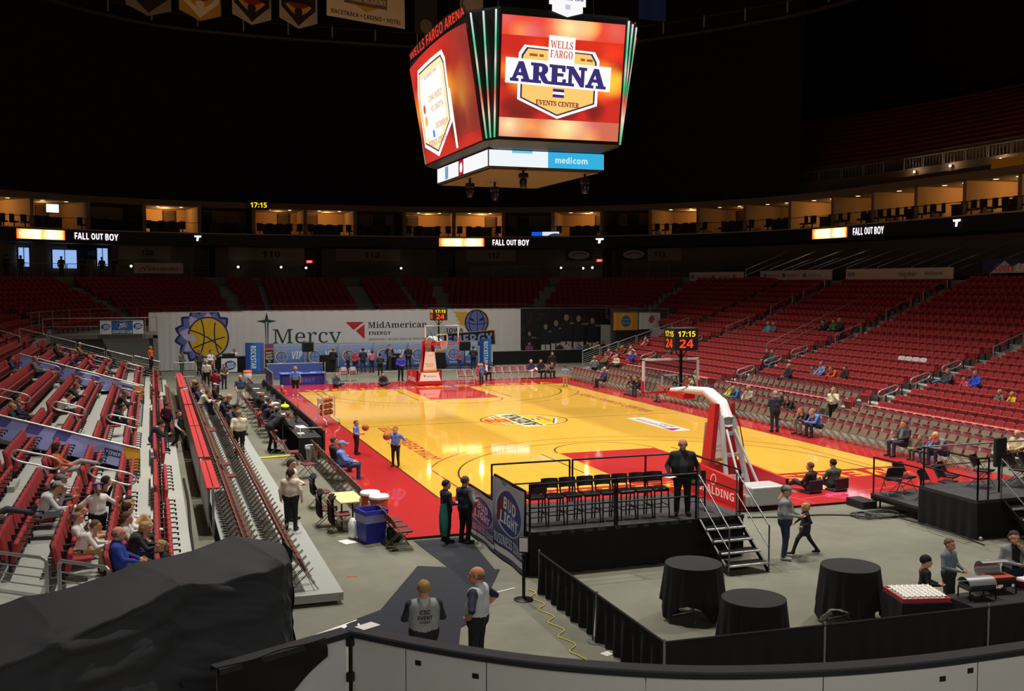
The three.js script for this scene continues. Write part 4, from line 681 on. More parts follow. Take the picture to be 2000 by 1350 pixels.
  if (o.bow !== undefined) { const b = addHead('hair_bow', merge([ell(0.06, 0.035, 0.025, 0.055, 0.1, -0.1, 8, 6), ell(0.06, 0.035, 0.025, -0.055, 0.1, -0.1, 8, 6), ell(0.02, 0.02, 0.025, 0, 0.1, -0.11, 6, 5), bar([0.02, 0.09, -0.11], [0.05, -0.02, -0.13], 0.02, 5), bar([-0.02, 0.09, -0.11], [-0.05, -0.02, -0.13], 0.02, 5)]), o.bow, 0.5); }
  return t;
}
// ---------- folding chairs ----------
const chairParts = (() => {
  const r = 0.011, fr = (s) => polyPipe([[s * 0.215, 0, 0.24], [s * 0.215, 0.46, -0.06], [s * 0.21, 0.80, -0.235], [s * 0.17, 0.845, -0.25]], r, 5), rl = (s) => bar([s * 0.19, 0, -0.27], [s * 0.19, 0.45, 0.15], r, 5);
  const legs = [fr(1), fr(-1), rl(1), rl(-1)], brace = [bar([-0.215, 0.1, 0.175], [0.215, 0.1, 0.175], 0.008, 5), bar([-0.19, 0.12, -0.16], [0.19, 0.12, -0.16], 0.008, 5), bar([-0.17, 0.845, -0.25], [0.17, 0.845, -0.25], r, 5)];
  const back = surf(6, 3, (u, v) => { const x = (u - 0.5) * 0.41, y = 0.55 + v * 0.29 * (1 - 0.12 * Math.pow(2 * u - 1, 4)); return [x, y, -0.112 - (y - 0.55) * 0.51 - 0.03 * (1 - Math.pow(2 * u - 1, 2)) + 0.012]; });
  const back2 = back.clone(); back2.translate(0, 0, -0.028);
  const down = rb(0.40, 0.045, 0.38, 0.02, 0, 0.455, 0.05, 0, -0.04), pan = bx(0.36, 0.012, 0.34, 0, 0.43, 0.05);
  const up = rb(0.40, 0.34, 0.04, 0.02, 0, 0.535, -0.055, 0, -0.42), upPan = (() => { const g = bx(0.37, 0.31, 0.01); g.rotateX(-0.42); g.translate(0, 0.54, -0.03); return g; })();
  const out = { legs, brace, back: merge([back, back2]), down, pan, up, upPan }; for (const g of [...legs, ...brace, out.back, down, pan, up, upPan]) g.scale(1, VS, 1); return out;
})();
function makeChair(up, cols = {}) {
  const t = thing('folding_chair', 'x', 'chair', [0, -40, 0]), frame = cols.frame || mt.tan, pad = cols.pad || mt.maroon;
  for (const l of chairParts.legs) obj('leg', l, frame, t);
  chairParts.brace.forEach((g, k) => obj(['front_brace', 'rear_brace', 'top_bar'][k], g, frame, t)); obj('backrest', chairParts.back, pad, t);
  const s = obj('seat', up ? chairParts.up : chairParts.down, pad, t); obj('seat_pan', up ? chairParts.upPan : chairParts.pan, frame, s);
  return t;
}
const chairUp = makeChair(true), chairDown = makeChair(false), chairDark = makeChair(false, { pad: M(0x24161a, { roughness: 0.35 }), frame: M(0x6b5f52, { metalness: 0.4, roughness: 0.4 }) }), chairWhite = makeChair(false, { frame: M(0xc9bfb4, { roughness: 0.5 }) });
const usedChair = new Set();
const upChairs = [];
function chair(pr, pos, turn, label, group) { pos = [pos[0], pos[1] + 0.012, pos[2]]; if (pr === chairUp) { upChairs.push({ pos, turn, label, group }); return null; }  if (!usedChair.has(pr)) { usedChair.add(pr); pr.position.set(...pos); pr.rotation.y = turn; pr.userData.label = label; if (group) pr.userData.group = group; return pr; } return dup(pr, pos, turn, label, group); }
const sitters = []; // [x,z] spots where someone sits on a folding chair
const E2 = Math.PI / 2;

// left platforms (two low steps) and their chairs
{
  const lo = thing('riser_platform', 'pale grey low riser platform with wheels beside the left courtside aisle', 'platform', [0, 0, 0]);
  obj('deck', [bx(1.2, 0.06, 38.3, -12.2, 0.19, 3.35)], mt.platform, lo); obj('edge_beam', [bx(0.05, 0.1, 38.3, -11.66, 0.12, 3.35), bx(1.2, 0.1, 0.05, -12.2, 0.12, 22.47)], mt.steel, lo);
  for (const z of [22.2, 17, 12, 7, 2, -3, -8, -13]) obj('caster', [cylY(0.05, 0.04, 0, -0.02, 0, 12)].map((g) => { g.rotateZ(E2); g.translate(-11.75, 0.055, z); return g; }), mt.blackPlastic, lo);
  const hi = thing('riser_platform', 'grey upper riser platform carrying the second row of folding chairs on the left', 'platform', [0, 0, 0]);
  obj('deck', [bx(0.7, 0.06, 37.5, -13.15, 0.32, 2.9)], mt.platform, hi); obj('face_board', [bx(0.03, 0.16, 37.5, -12.8, 0.24, 2.9)], mt.concreteDark, hi);
  // red-capped rail walls behind the second row
  [[12.6, 16.5], [5.6, 12.0], [-0.6, 5.4], [-7.0, -1.0], [-15.6, -8.0]].forEach(([a, b], i) => {
    const t = thing('red_capped_rail', 'low wall with a red padded cap behind the chairs, ' + ['nearest the camera', 'second from the camera', 'third from the camera', 'fourth from the camera', 'farthest from the camera'][i], 'rail', [0, 0, 0]), m = (a + b) / 2, L = b - a;
    obj('cap', [rb(0.145, 0.05, L, 0.015, -13.62, 1.12, m), rb(0.145, 0.05, L, 0.015, -13.46, 1.12, m)], mt.red, t); obj('clear_panel', [bx(0.02, 0.85, L - 0.06, -13.66, 0.65, m)], M(0x7c807d, { roughness: 0.4 }), t);
    for (const z of [a + 0.05, m, b - 0.05]) obj('post', [bx(0.06, 1.1, 0.06, -13.55, 0.55, z)], mt.steel, t);
  });
  // chairs, first row (on the low platform) and second row
  const gaps1 = [[-6, -3.2]];
  for (let z = 22.0; z > -14; z -= 0.47) {
    const down = sitters.length && false;
    chair(chairUp, [-12.25, 0.22, z], E2, 'maroon folding chair with raised seat in the lower row of the left platform', 'lower platform chairs on the left');
  }
  for (let z = 21.0; z > -14; z -= 0.47) {
    if (z > 12.1 && z < 12.6) continue;
    const d = [12.9, 11.0, 4.3, 3.4].some((q) => Math.abs(q - z) < 0.24);
    chair(d ? chairDown : chairUp, [-13.02, 0.35, z], E2, d ? 'maroon folding chair with its seat down in the upper row of the left platform' : 'maroon folding chair with raised seat in the upper row of the left platform', d ? 'open chairs of the upper platform row' : 'upper platform chairs on the left');
  }
  // two rows of folding chairs further up, between the walkway and the stand (far part)
  for (let z = 2.5; z > -13.5; z -= 0.47) chair(chairUp, [-13.98, 0, z], E2, 'maroon folding chair in the row along the left walkway, beyond the blue banner', 'walkway chairs on the left');
  const cable = tag(obj('floor_cable_cover', [pipe([[-14.02, 0.03, 21.8], [-14.05, 0.03, 17], [-13.98, 0.03, 12.4], [-14.0, 0.03, 9.0]], 0.035, 6)], mt.blackPlastic), 'black cable lying along the left walkway beside the red rail', 'cable');
}
// courtside chairs on the floor at the left
for (let z = 19.0; z > 7.3; z -= 0.5) {
  if ((z > 16.4 && z < 17.6)) { continue; }
  const d = z > 17.5 || (z > 14.8 && z < 16) || (z > 10 && z < 11.2);
  chair(d ? chairDown : chairUp, [-9.73, 0, z], E2, z > 18.6 ? 'maroon folding chair at the near end of the courtside row beside the blue bin' : d ? 'open maroon folding chair in the courtside row on the left' : 'maroon folding chair with raised seat in the courtside row on the left', z > 18.6 ? undefined : d ? 'open courtside chairs on the left' : 'raised courtside chairs on the left');
}
for (let z = -12.6; z > -17; z -= 0.5) chair(chairUp, [-9.73, 0, z], E2, 'maroon folding chair in the courtside row beyond the scorer table', 'courtside chairs beyond the scorer table');
// chairs behind the scorer table
for (const z of [5.0, 2.4, 1.1, 0.2, -0.7, -2.0, -3.2, -4.6, -6, -7.4, -9]) chair(chairDown, [-10.75, 0, z], E2 + rr(-0.25, 0.25), 'folding chair pushed up behind the long scorer table', 'chairs behind the scorer table');
chair(chairDown, [-10.5, 0, 9.9], E2 + 0.2, 'open maroon folding chair standing alone on the concrete behind the courtside row');
chair(chairDown, [-10.65, 0, 7.4], E2 - 0.1, 'maroon folding chair beside the metal bin at the end of the scorer table');
chair(chairDown, [-10.75, 0, 14.2], E2 + 0.1, 'maroon folding chair behind the small table with dark jackets on it');
chair(chairDown, [-10.9, 0, 16.3], E2 - 0.15, 'folding chair with a black jacket hung over its back by the small table');
chair(chairDown, [-10.72, 0, 16.95], E2 - 0.05, 'folding chair draped with a brown coat by the small table');
// jackets
{
  const drape = (lab, x, z, col, h) => { const g = surf(10, 8, (u, v) => { const a = (u - 0.5) * 0.52, k = v < 0.5 ? v * 2 : 1, fold = 0.02 * Math.sin(u * 14 + v * 3); return [-0.26 - fold - (v > 0.15 && v < 0.2 ? 0.02 : 0) + (v < 0.12 ? 0.06 - v * 0.5 : 0), 0.88 - v * h - 0.02 * Math.cos(u * 12), a * (1 + 0.2 * v)]; }); const g2 = g.clone(); g2.translate(0.05, -0.01, 0); const o = obj('jacket', [g, g2], M(col, { roughness: 0.95 })); o.position.set(x, 0, z); tag(o, lab, 'jacket'); };
  drape('black jacket hanging over the back of a folding chair', -10.86, 16.3, 0x15161c, 0.62); drape('dark brown coat hanging over a chair back near the small table', -10.68, 16.95, 0x2a1c1c, 0.66); drape('navy jacket hanging over the chair behind the small table', -10.71, 14.2, 0x1c2440, 0.5); drape('orange jacket hung over a chair at the scorer table', -10.72, 0.2, 0xc9482a, 0.6);
}
// long scorer table with black skirt
{
  const t = thing('scorer_table', 'long black-skirted scorer table along the left sideline', 'table', [-9.95, 0, -2.9]);
  obj('table_top', [rb(0.76, 0.04, 19.4, 0.015, 0, 0.745, 0)], M(0x232529, { roughness: 0.5 }), t);
  obj('skirt', [surf(160, 2, (u, v) => [0.39 + 0.012 * Math.sin(u * 330), 0.06 + v * 0.70, -9.7 + 19.4 * u]), surf(8, 2, (u, v) => [-0.38 + 0.77 * u, 0.06 + v * 0.70, 9.7 + 0.01 * Math.sin(u * 20)])], mt.blackCloth, t);
  obj('front_panel', [rb(0.07, 0.94, 19.5, 0.02, 0.46, 0.5, 0)], M(0x121214, { roughness: 0.6 }), t);
  for (const z of [-9.4, -4.7, 0, 4.7, 9.5]) for (const x of [-0.3, 0.3]) obj('leg', bar([x, 0, z], [x, 0.73, z], 0.015, 5), mt.steel, t);
  const things = [[-9.9, 4.2, 'white papers spread on the near end of the scorer table', [0.3, 0.004, 0.6], 0xe8e6e0, 'papers'], [-9.8, 3.0, 'open laptop on the scorer table in front of the bending man', [0.28, 0.02, 0.36], 0x22262c, 'laptop'], [-9.8, -1.2, 'yellow bag lying on the scorer table', [0.3, 0.16, 0.55], 0xd8dc28, 'bag'], [-10, 0.4, 'white sheet of paper beside the yellow bag', [0.25, 0.004, 0.34], 0xe8e6e0, 'papers'], [-9.95, -3.4, 'stack of white papers on the middle of the scorer table', [0.28, 0.03, 0.5], 0xdcdcd8, 'papers']];
  for (const [x, z, lab, s, c, cat] of things) { if (cat === 'laptop') { const q = thing('laptop', lab, cat, [x, 0.767, z], -E2); obj('base', rb(0.36, 0.02, 0.26, 0.006, 0, 0.01, 0), mt.blackPlastic, q); obj('screen', [(() => { const g = rb(0.36, 0.24, 0.012, 0.005, 0, 0.12, 0); g.rotateX(-0.3); g.translate(0, 0.02, 0.13); return g; })()], mt.blackPlastic, q); } else if (cat === 'bag') { const q = thing('tote_bag', lab, cat, [x, 0.767, z]); obj('bag_body', ell(0.18, 0.11, 0.3, 0, 0.1, 0, 12, 8), M(c, { roughness: 0.9 }), q); obj('strap', pipe([[0, 0.19, -0.15], [0, 0.27, -0.05], [0, 0.27, 0.05], [0, 0.19, 0.15]], 0.012, 5), M(c), q); } else tag(obj('papers', [rb(s[0], Math.max(0.006, s[1]), s[2], 0.002, 0, 0.004, 0, 0.1)], M(c)), lab, cat).position.set(x, 0.768, z); }
  for (let k = 0; k < 7; k++) { const z = [5.6, 1.6, -2.3, -4.4, -6.4, -8.2, -10.2][k], q = thing('table_monitor', `small dark monitor on the scorer table, ${['nearest', 'second', 'third', 'fourth', 'fifth', 'sixth', 'farthest'][k]} from the camera`, 'monitor', [-9.75, 0.767, z], -E2 + 0.2); obj('screen', [rb(0.42, 0.28, 0.03, 0.01, 0, 0.2, 0)], mt.blackPlastic, q); obj('stand', [rb(0.2, 0.02, 0.14, 0.005, 0, 0.012, 0), bar([0, 0, 0], [0, 0.12, 0], 0.015, 5)], mt.blackPlastic, q); tag(obj('papers', [rb(0.22, 0.008, 0.3, 0.002, 0, 0.004, 0, 0.2 * k)], mt.white), `loose papers in front of the ${['nearest', 'second', 'third', 'fourth', 'fifth', 'sixth', 'farthest'][k]} monitor on the scorer table`, 'papers').position.set(-10.12, 0.768, z + 0.25); }
  // low clear screen along the back of the panel
  tag(obj('table_screen', [polyPipe([[-10.22, 0.77, 6.6], [-10.22, 1.02, 6.4], [-9.5, 1.02, 6.4]], 0.014, 6)], mt.steel), 'thin steel rail at the near end of the scorer table', 'rail');
}
{ // steel bin, yellow floor strip
  const b = thing('steel_bin', 'round silver metal bin at the end of the scorer table', 'bin', [-9.95, 0, 7.15]); obj('bin_body', lathe([[0, 0.01], [0.17, 0.01], [0.2, 0.5], [0.21, 0.5], [0.21, 0.53], [0.19, 0.53], [0.16, 0.05], [0, 0.05]], 18), mt.steel, b); obj('liner', lathe([[0.19, 0.53], [0.215, 0.55], [0.22, 0.45]], 16), M(0xcfd2d4), b);
  tag(obj('cable_ramp', [rb(1.5, 0.05, 0.14, 0.02, -10.85, 0.026, 5.9, 0.16)], M(0xc8c020, { roughness: 0.6 })), 'yellow cable ramp lying across the aisle beside the scorer table', 'ramp');
}
// ---------- right side: three rows of folding chairs, rail ----------
{
  const pf = thing('riser_platform', 'low grey riser platform under the folding chairs on the right', 'platform', [0, 0, 0]); obj('deck', [bx(1.0, 0.06, 42, 12.05, 0.12, -2)], mt.platform, pf); obj('face_board', [bx(0.03, 0.14, 42, 11.56, 0.07, -2)], mt.concreteDark, pf);
  const wh = ['front', 'middle', 'back'];
  for (let r = 0; r < 3; r++) for (let z = r ? 18.5 : 16.2; z > -16.5; z -= 0.5) {
    if (r && (Math.abs(z - 5.2) < 0.7 || Math.abs(z + 5.9) < 0.7)) continue;
    const x = [8.9, 11.15, 12.1][r], y = [0.06, 0, 0.15][r];
    if (!inView(x, y + 0.5, z, 0.02)) continue;
    chair(chairUp, [x, y, z], -E2, `maroon folding chair with raised seat in the ${wh[r]} row on the right of the court`, `${wh[r]} row of folding chairs on the right`);
  }
  for (const r of [0, 1]) for (let z = FOLD_BLOCK[1] - 0.4; z > FOLD_BLOCK[0]; z -= 0.5) chair(chairUp, [13.2 + r * 0.82, sideH(r), z], -E2, `maroon folding chair in the ${r ? 'upper' : 'lower'} row of the gap in the red seats`, `${r ? 'upper' : 'lower'} chair row in the gap of the red seats`);
  [[6.2, 25], [-4.9, 4.3], [-16.4, -6.7]].forEach(([a, b], i) => {
    const t = thing('red_capped_rail', 'low wall with a pinkish red cap at the foot of the right-hand seats, ' + ['near part', 'middle part', 'far part'][i], 'rail', [0, 0, 0]);
    obj('cap', [rb(0.26, 0.05, b - a, 0.02, 12.6, 0.86, (a + b) / 2)], M(0xc96a6a, { roughness: 0.6 }), t); obj('panel', [bx(0.04, 0.82, b - a, 12.6, 0.43, (a + b) / 2)], M(0x8c8a80, { roughness: 0.6 }), t);
    for (let z = a + 0.1; z < b; z += 1.8) obj('post', [bx(0.05, 0.84, 0.06, 12.54, 0.42, z)], mt.steel, t);
  });
}
// ---------- aisle steps and handrails ----------
{
  const stepM = M(0xa9aca6, { roughness: 0.85 }), bgeo = new THREE.BoxGeometry(0.42, 0.13, 1.05); bgeo.translate(0, 0.065, 0);
  const st = scene.children.filter((o) => o.name.startsWith('terrace_right') || o.name.startsWith('terrace_left'));
  const par = (n) => scene.getObjectByName(n);
  for (const [side, A] of [['R', AISLE_R], ['L', AISLE_L]]) for (const z of A) for (let i = 1; i <= 18; i++) {
    const d = i * PITCH - 0.60 - 0.21, x = side === 'R' ? XR + d : XL - d; if (!inView(x, sideH(i), z, 0.02)) continue;
    const m = obj('step', bgeo, stepM, par(`terrace_${side === 'R' ? 'right' : 'left'}_${i < 9 ? 'lower' : 'upper'}`)); m.position.set(x, sideH(i - 1), z);
  }
  const loop = (side, i, z) => { // racetrack loop on one bent post
    const sx = side === 'R' ? 1 : -1, x0 = side === 'R' ? XR + i * PITCH : XL - i * PITCH, y0 = sideH(i), k = 0.24 / 0.82, P = [], L = 0.62, hh = 0.13;
    const at = (u, v) => [x0 + sx * u, y0 + 0.82 + u * k + v, z];
    P.push([x0 - sx * 0.05, y0, z], [x0 - sx * 0.05, y0 + 0.4, z], at(0.0, -0.22), at(0.12, -hh), at(L * 0.6, -hh), at(L, -hh * 0.9), at(L + 0.12, 0), at(L, hh * 0.9), at(L * 0.5, hh), at(-0.16, hh), at(-0.3, 0.02), at(-0.16, -hh), at(0.1, -hh - 0.01));
    return tag(obj('loop_handrail', [pipe(P, 0.024, 6, false, 3)], mt.rail), `looped steel handrail in the ${side === 'R' ? 'right-hand' : 'left-hand'} stand, ${z > 10 ? 'aisle nearest the camera' : z > 0 ? 'second aisle from the camera' : z > -10 ? 'third aisle from the camera' : 'farthest aisle'}, ${['', 'lowest', 'second lowest', 'lowest', 'second lowest', 'third lowest', 'highest', 'highest'][i]} loop`, 'handrail', 'looped handrails');
  };
  const straight = (side, i, z) => {
    const sx = side === 'R' ? 1 : -1, x0 = side === 'R' ? XR + i * PITCH : XL - i * PITCH, x1 = x0 + sx * 1.64, y0 = sideH(i), y1 = sideH(i + 2);
    return tag(obj('straight_handrail', [polyPipe([[x0, y0, z], [x0, y0 + 0.95, z], [x1, y1 + 0.95, z], [x1, y1, z]], 0.024, 6), bar([x0, y0 + 0.5, z], [x1, y1 + 0.5, z], 0.018, 5)], mt.rail), `straight two-bar steel handrail in the ${side === 'R' ? 'right-hand' : 'left-hand'} stand, ${z > 0 ? 'second aisle from the camera' : z > -10 ? 'third aisle from the camera' : 'farthest aisle'}, ${i < 9 ? 'lower' : i < 13 ? 'middle' : 'upper'} flight`, 'handrail', 'straight handrails');
  };
  for (const z of [5.3, -5.8, -17]) { for (const i of [1, 3, 5]) loop('R', i, z); for (const i of [8, 12, 15]) straight('R', i, z); }
  for (const z of [15.2, 5.0, -6.8, -18]) { for (const i of [1, 3, 5]) loop('L', i, z); if (z < 10) for (const i of [8, 11, 14]) straight('L', i, z); }
  tag(obj('long_handrail', [bar([17.3, 2.5, -8.4], [29.3, 6.3, -11.5], 0.03, 6), bar([18.0, 2.35, -8.4], [29.6, 6.0, -11.5], 0.03, 6), bar([17.3, 1.6, -8.4], [17.3, 2.5, -8.4], 0.03, 6)], mt.rail), 'pair of long parallel rails running diagonally up the right-hand seats', 'handrail');
}
// ---------- far end: banner curtain, mural, courtside club, vip area ----------
function curtain(w, h, n, folds, amp, thick = 0.03) { // hanging cloth, front carries the print
  const f = (u, v) => amp * (Math.sin(u * folds * 6.28) * (0.6 + 0.4 * Math.sin(u * folds * 2.1 + 1)) * (1 - 0.55 * v) + 0.5 * Math.sin(u * folds * 14.7) * (1 - v));
  const front = surf(n, 6, (u, v) => [(u - 0.5) * w, v * h, f(u, v) + thick / 2]), back = surf(n, 6, (u, v) => [(0.5 - u) * w, v * h, f(1 - u, v) - thick / 2]);
  return { front, back };
}
function hung(name, label, cat, x0, x1, z, y0, y1, tex, folds = 12, amp = 0.035, col = 0x9a9ca0) {
  const w = x1 - x0, c = curtain(w, y1 - y0, Math.max(16, Math.round(w * 8)), folds, amp), t = thing(name, label, cat, [(x0 + x1) / 2, y0, z]);
  obj('printed_cloth', c.front, tex.isTexture ? new THREE.MeshStandardMaterial({ map: tex, roughness: 0.9 }) : M(tex, { roughness: 0.95 }), t); obj('lining', c.back, M(col, { roughness: 0.95 }), t);
  obj('top_hem', bar([-w / 2, y1 - y0 + 0.02, 0], [w / 2, y1 - y0 + 0.02, 0], 0.03, 6), mt.steel, t); return t;
}
const WH = '#d3d6d9';
hung('end_banner', 'long white fabric banner with a lion-and-basketball crest at the far left end', 'banner', -15.0, -9.0, -31, 0.05, 3.88, canvas(1024, 656, (c, W, H) => {
  c.fillStyle = WH; c.fillRect(0, 0, W, H); const X = (x) => (x + 15) / 6 * W, Y = (y) => (3.88 - y) / 3.83 * H; c.save(); c.translate(X(-11.5), Y(2.3)); const s = H / 3.83;
  const petal = (a, r, w, col) => { c.save(); c.rotate(a); c.fillStyle = col; c.beginPath(); c.moveTo(0, -w * s); c.quadraticCurveTo(r * 0.7 * s, -w * 1.4 * s, r * s, 0); c.quadraticCurveTo(r * 0.7 * s, w * 1.4 * s, 0, w * s); c.fill(); c.restore(); };
  for (let i = 0; i < 9; i++) petal(2.1 + i * 0.44, 1.95, 0.6, '#2b2f6e'); for (let i = 0; i < 9; i++) petal(2.1 + i * 0.44, 1.76, 0.5, '#6c74b8'); for (let i = 0; i < 4; i++) petal(2.5 + i * 0.8, 1.62, 0.4, '#b9bde2');
  c.fillStyle = '#2b2f6e'; c.beginPath(); c.ellipse(0.25 * s, 0.1 * s, 1.32 * s, 1.4 * s, -0.3, 0, 7); c.fill(); c.fillStyle = '#e0b92c'; c.beginPath(); c.ellipse(0.25 * s, 0.1 * s, 1.22 * s, 1.3 * s, -0.3, 0, 7); c.fill();
  c.strokeStyle = '#2b2450'; c.lineWidth = 0.08 * s; for (const [a, b, d, e, f, g] of [[-0.9, -0.4, 0.2, -0.1, 1.1, 0.9], [-0.7, 0.8, 0.3, 0.3, 1.3, 0.1], [0.7, -0.9, 0.5, 0.2, 0.9, 1.2], [-0.2, -1.1, 0.2, 0.1, -0.3, 1.2]]) { c.beginPath(); c.moveTo(a * s, b * s); c.quadraticCurveTo(d * s, e * s, f * s, g * s); c.stroke(); }
  c.fillStyle = '#c2c5e8'; c.beginPath(); c.ellipse(-0.95 * s, 0.1 * s, 0.5 * s, 0.22 * s, 0.4, 0, 7); c.fill(); c.restore();
}), 14, 0.05);
hung('end_banner', 'white fabric banner with a green cross and the word Mercy', 'banner', -9.0, -2.2, -31, 0.05, 3.92, canvas(1024, 582, (c, W, H) => {
  c.fillStyle = WH; c.fillRect(0, 0, W, H); const s = W / 6.8, X = (x) => (x + 9) * s, Y = (y) => (3.92 - y) * s; c.fillStyle = '#20403a';
  c.beginPath(); c.moveTo(X(-7.43), Y(3.85)); c.lineTo(X(-7.3), Y(3.35)); c.lineTo(X(-6.75), Y(3.25)); c.lineTo(X(-7.3), Y(3.12)); c.lineTo(X(-7.36), Y(1.35)); c.lineTo(X(-7.5), Y(1.35)); c.lineTo(X(-7.56), Y(3.12)); c.lineTo(X(-8.15), Y(3.25)); c.lineTo(X(-7.56), Y(3.35)); c.fill(); c.fillStyle = WH; c.fillRect(X(-7.47), Y(3.2), 0.07 * s, 1.7 * s);
  fit(c, 'Mercy', X(-7.1), Y(1.72), 4.75 * s, 0.98 * s, 'SZ serif', '#20403a');
}), 10);
hung('end_banner', 'white fabric banner with a red triangle and the words MidAmerican Energy', 'banner', -2.2, 4.4, -31, 0.05, 3.92, canvas(1024, 600, (c, W, H) => {
  c.fillStyle = WH; c.fillRect(0, 0, W, H); const s = W / 6.6, X = (x) => (x + 2.2) * s, Y = (y) => (3.92 - y) * s; c.fillStyle = '#b42f36';
  c.beginPath(); c.moveTo(X(-2.05), Y(3.12)); c.lineTo(X(-0.75), Y(3.12)); c.lineTo(X(-1.5), Y(2.55)); c.fill(); c.beginPath(); c.moveTo(X(-1.35), Y(2.5)); c.lineTo(X(-0.72), Y(2.95)); c.lineTo(X(-0.72), Y(1.9)); c.fill();
  fit(c, 'MidAmerican', X(-0.5), Y(2.68), 4.3 * s, 0.42 * s, 'bold SZ serif', '#2a2e33'); fit(c, 'ENERGY', X(-0.45), Y(2.2), 1.6 * s, 0.24 * s, 'bold SZ sans-serif', '#2a2e33'); fit(c, 'OBSESSIVELY, RELENTLESSLY AT YOUR SERVICE', X(-0.45), Y(1.8), 4.6 * s, 0.16 * s, 'bold SZ sans-serif', '#6a7076');
}), 9);
hung('end_banner', 'white fabric banner with a flaming blue basketball and the word Energy', 'banner', 4.4, 10.9, -31, 0.05, 3.94, canvas(1024, 614, (c, W, H) => {
  c.fillStyle = WH; c.fillRect(0, 0, W, H); const s = W / 6.5, X = (x) => (x - 4.4) * s, Y = (y) => (3.94 - y) * s;
  c.fillStyle = '#c9a640'; for (let i = 0; i < 4; i++) { c.beginPath(); c.moveTo(X(5.7 + i * 0.12), Y(3.8 - i * 0.3)); c.lineTo(X(7.3), Y(3.75 - i * 0.16)); c.lineTo(X(6.9), Y(2.6)); c.fill(); } c.fillStyle = '#e0c88a'; c.beginPath(); c.arc(X(7.55), Y(3.0), 1.0 * s, 0, 7); c.fill();
  c.fillStyle = '#1f2340'; c.beginPath(); c.arc(X(7.5), Y(3.0), 0.92 * s, 0, 7); c.fill(); c.fillStyle = '#6670b0'; c.beginPath(); c.arc(X(7.5), Y(3.0), 0.82 * s, 0, 7); c.fill();
  c.strokeStyle = '#1f2340'; c.lineWidth = 0.06 * s; for (const k of [-0.9, 0.1, 0.9]) { c.beginPath(); c.moveTo(X(7.5 + k * 0.25), Y(3.8)); c.quadraticCurveTo(X(7.5 + k), Y(3.0), X(7.5 + k * 0.3), Y(2.2)); c.stroke(); } c.beginPath(); c.moveTo(X(6.7), Y(3.0)); c.quadraticCurveTo(X(7.5), Y(2.7), X(8.3), Y(2.95)); c.stroke();
  c.fillStyle = '#1f2340'; for (const k of [-1, 1]) { c.beginPath(); c.ellipse(X(7.5 + k * 0.38), Y(3.2), 0.22 * s, 0.09 * s, k * -0.5, 0, 7); c.fill(); }
  c.save(); c.translate(X(5.1), Y(1.2)); c.rotate(-0.06); c.fillStyle = '#c9a640'; c.fillRect(-0.08 * s, -1.0 * s, 3.95 * s, 1.1 * s); c.fillStyle = '#1f2340'; c.fillRect(0, -0.95 * s, 3.8 * s, 1.0 * s); fit(c, 'ENERGY', 0.12 * s, -0.12 * s, 3.55 * s, 0.68 * s, 'bold SZ sans-serif', '#9aa0d0'); c.restore(); fit(c, 'IOWA', X(5.2), Y(2.28), 1.3 * s, 0.3 * s, 'bold SZ sans-serif', '#2a2e4a');
  c.fillStyle = '#9a2f3a'; c.fillRect(X(10.25), Y(0.85), 0.3 * s, 0.45 * s); c.fillStyle = '#2a3a6a'; c.fillRect(X(9.75), Y(0.85), 0.22 * s, 0.45 * s); c.fillRect(X(10.4), Y(0.85), 0.2 * s, 0.45 * s);
}), 9);
hung('team_mural', 'dark photo mural curtain of players in black shirts and white shorts', 'banner', 10.95, 18.7, -31.1, 0.3, 3.95, canvas(1024, 480, (c, W, H) => {
  c.fillStyle = '#141217'; c.fillRect(0, 0, W, H); for (let i = 0; i < 60; i++) { c.fillStyle = `rgba(${60 + i % 40},${54 + i % 30},50,0.25)`; c.beginPath(); c.ellipse(rr(0, W * 0.8), rr(0, H), rr(10, 40), rr(10, 30), 0, 0, 7); c.fill(); }
  for (const [x, h, k] of [[260, 250, 1], [370, 280, 1.1], [480, 330, 1.25], [610, 320, 1.2], [760, 300, 1.1], [90, 190, 0.8]]) { const y = H - 20; c.fillStyle = '#c6c6c4'; c.fillRect(x - 46 * k, y - 110 * k, 40 * k, 110 * k); c.fillRect(x + 4 * k, y - 110 * k, 40 * k, 110 * k); c.fillStyle = '#20202a'; c.fillRect(x - 44 * k, y - h, 88 * k, h - 105 * k); c.fillStyle = '#8d7a6c'; c.beginPath(); c.ellipse(x, y - h - 30 * k, 20 * k, 27 * k, 0, 0, 7); c.fill(); c.fillRect(x + 30 * k, y - h + 10, 60 * k, 12 * k); }
}), 8, 0.03, 0x0a0a0c);
hung('black_skirt', 'black cloth skirt below the white banners, right of the blue fence', 'drape', 8.1, 18.6, -29.0, 0.02, 0.95, 0x0d0d10, 22, 0.03, 0x0d0d10);
hung('wall_flag', 'yellow flag with a blue round emblem on the corner wall', 'flag', 16.4, 18.3, -26.6, 2.46, 3.72, canvas(256, 170, (c) => { c.fillStyle = '#c08a2c'; c.fillRect(0, 0, 256, 170); c.fillStyle = '#2f5c78'; c.beginPath(); c.ellipse(130, 85, 50, 56, 0, 0, 7); c.fill(); c.fillStyle = '#5a8aa0'; c.fillRect(94, 62, 72, 10); c.fillRect(94, 96, 72, 10); }), 3, 0.03, 0xb0802c);
hung('wall_flag', 'white flag next to the yellow flag on the corner wall', 'flag', 18.4, 20.1, -26.6, 2.5, 3.7, canvas(256, 170, (c) => { c.fillStyle = '#c4c6ca'; c.fillRect(0, 0, 256, 170); c.fillStyle = '#b0464a'; c.beginPath(); c.ellipse(150, 70, 34, 40, 0.4, 0, 7); c.fill(); }), 3, 0.03);
struct('wall_corner_right', [bx(5.2, 4.0, 0.3, 19.0, 2.0, -27.0), bx(0.3, 3.4, 6, 21.6, 1.7, -24)], M(0x3b3633, { roughness: 0.95 }));
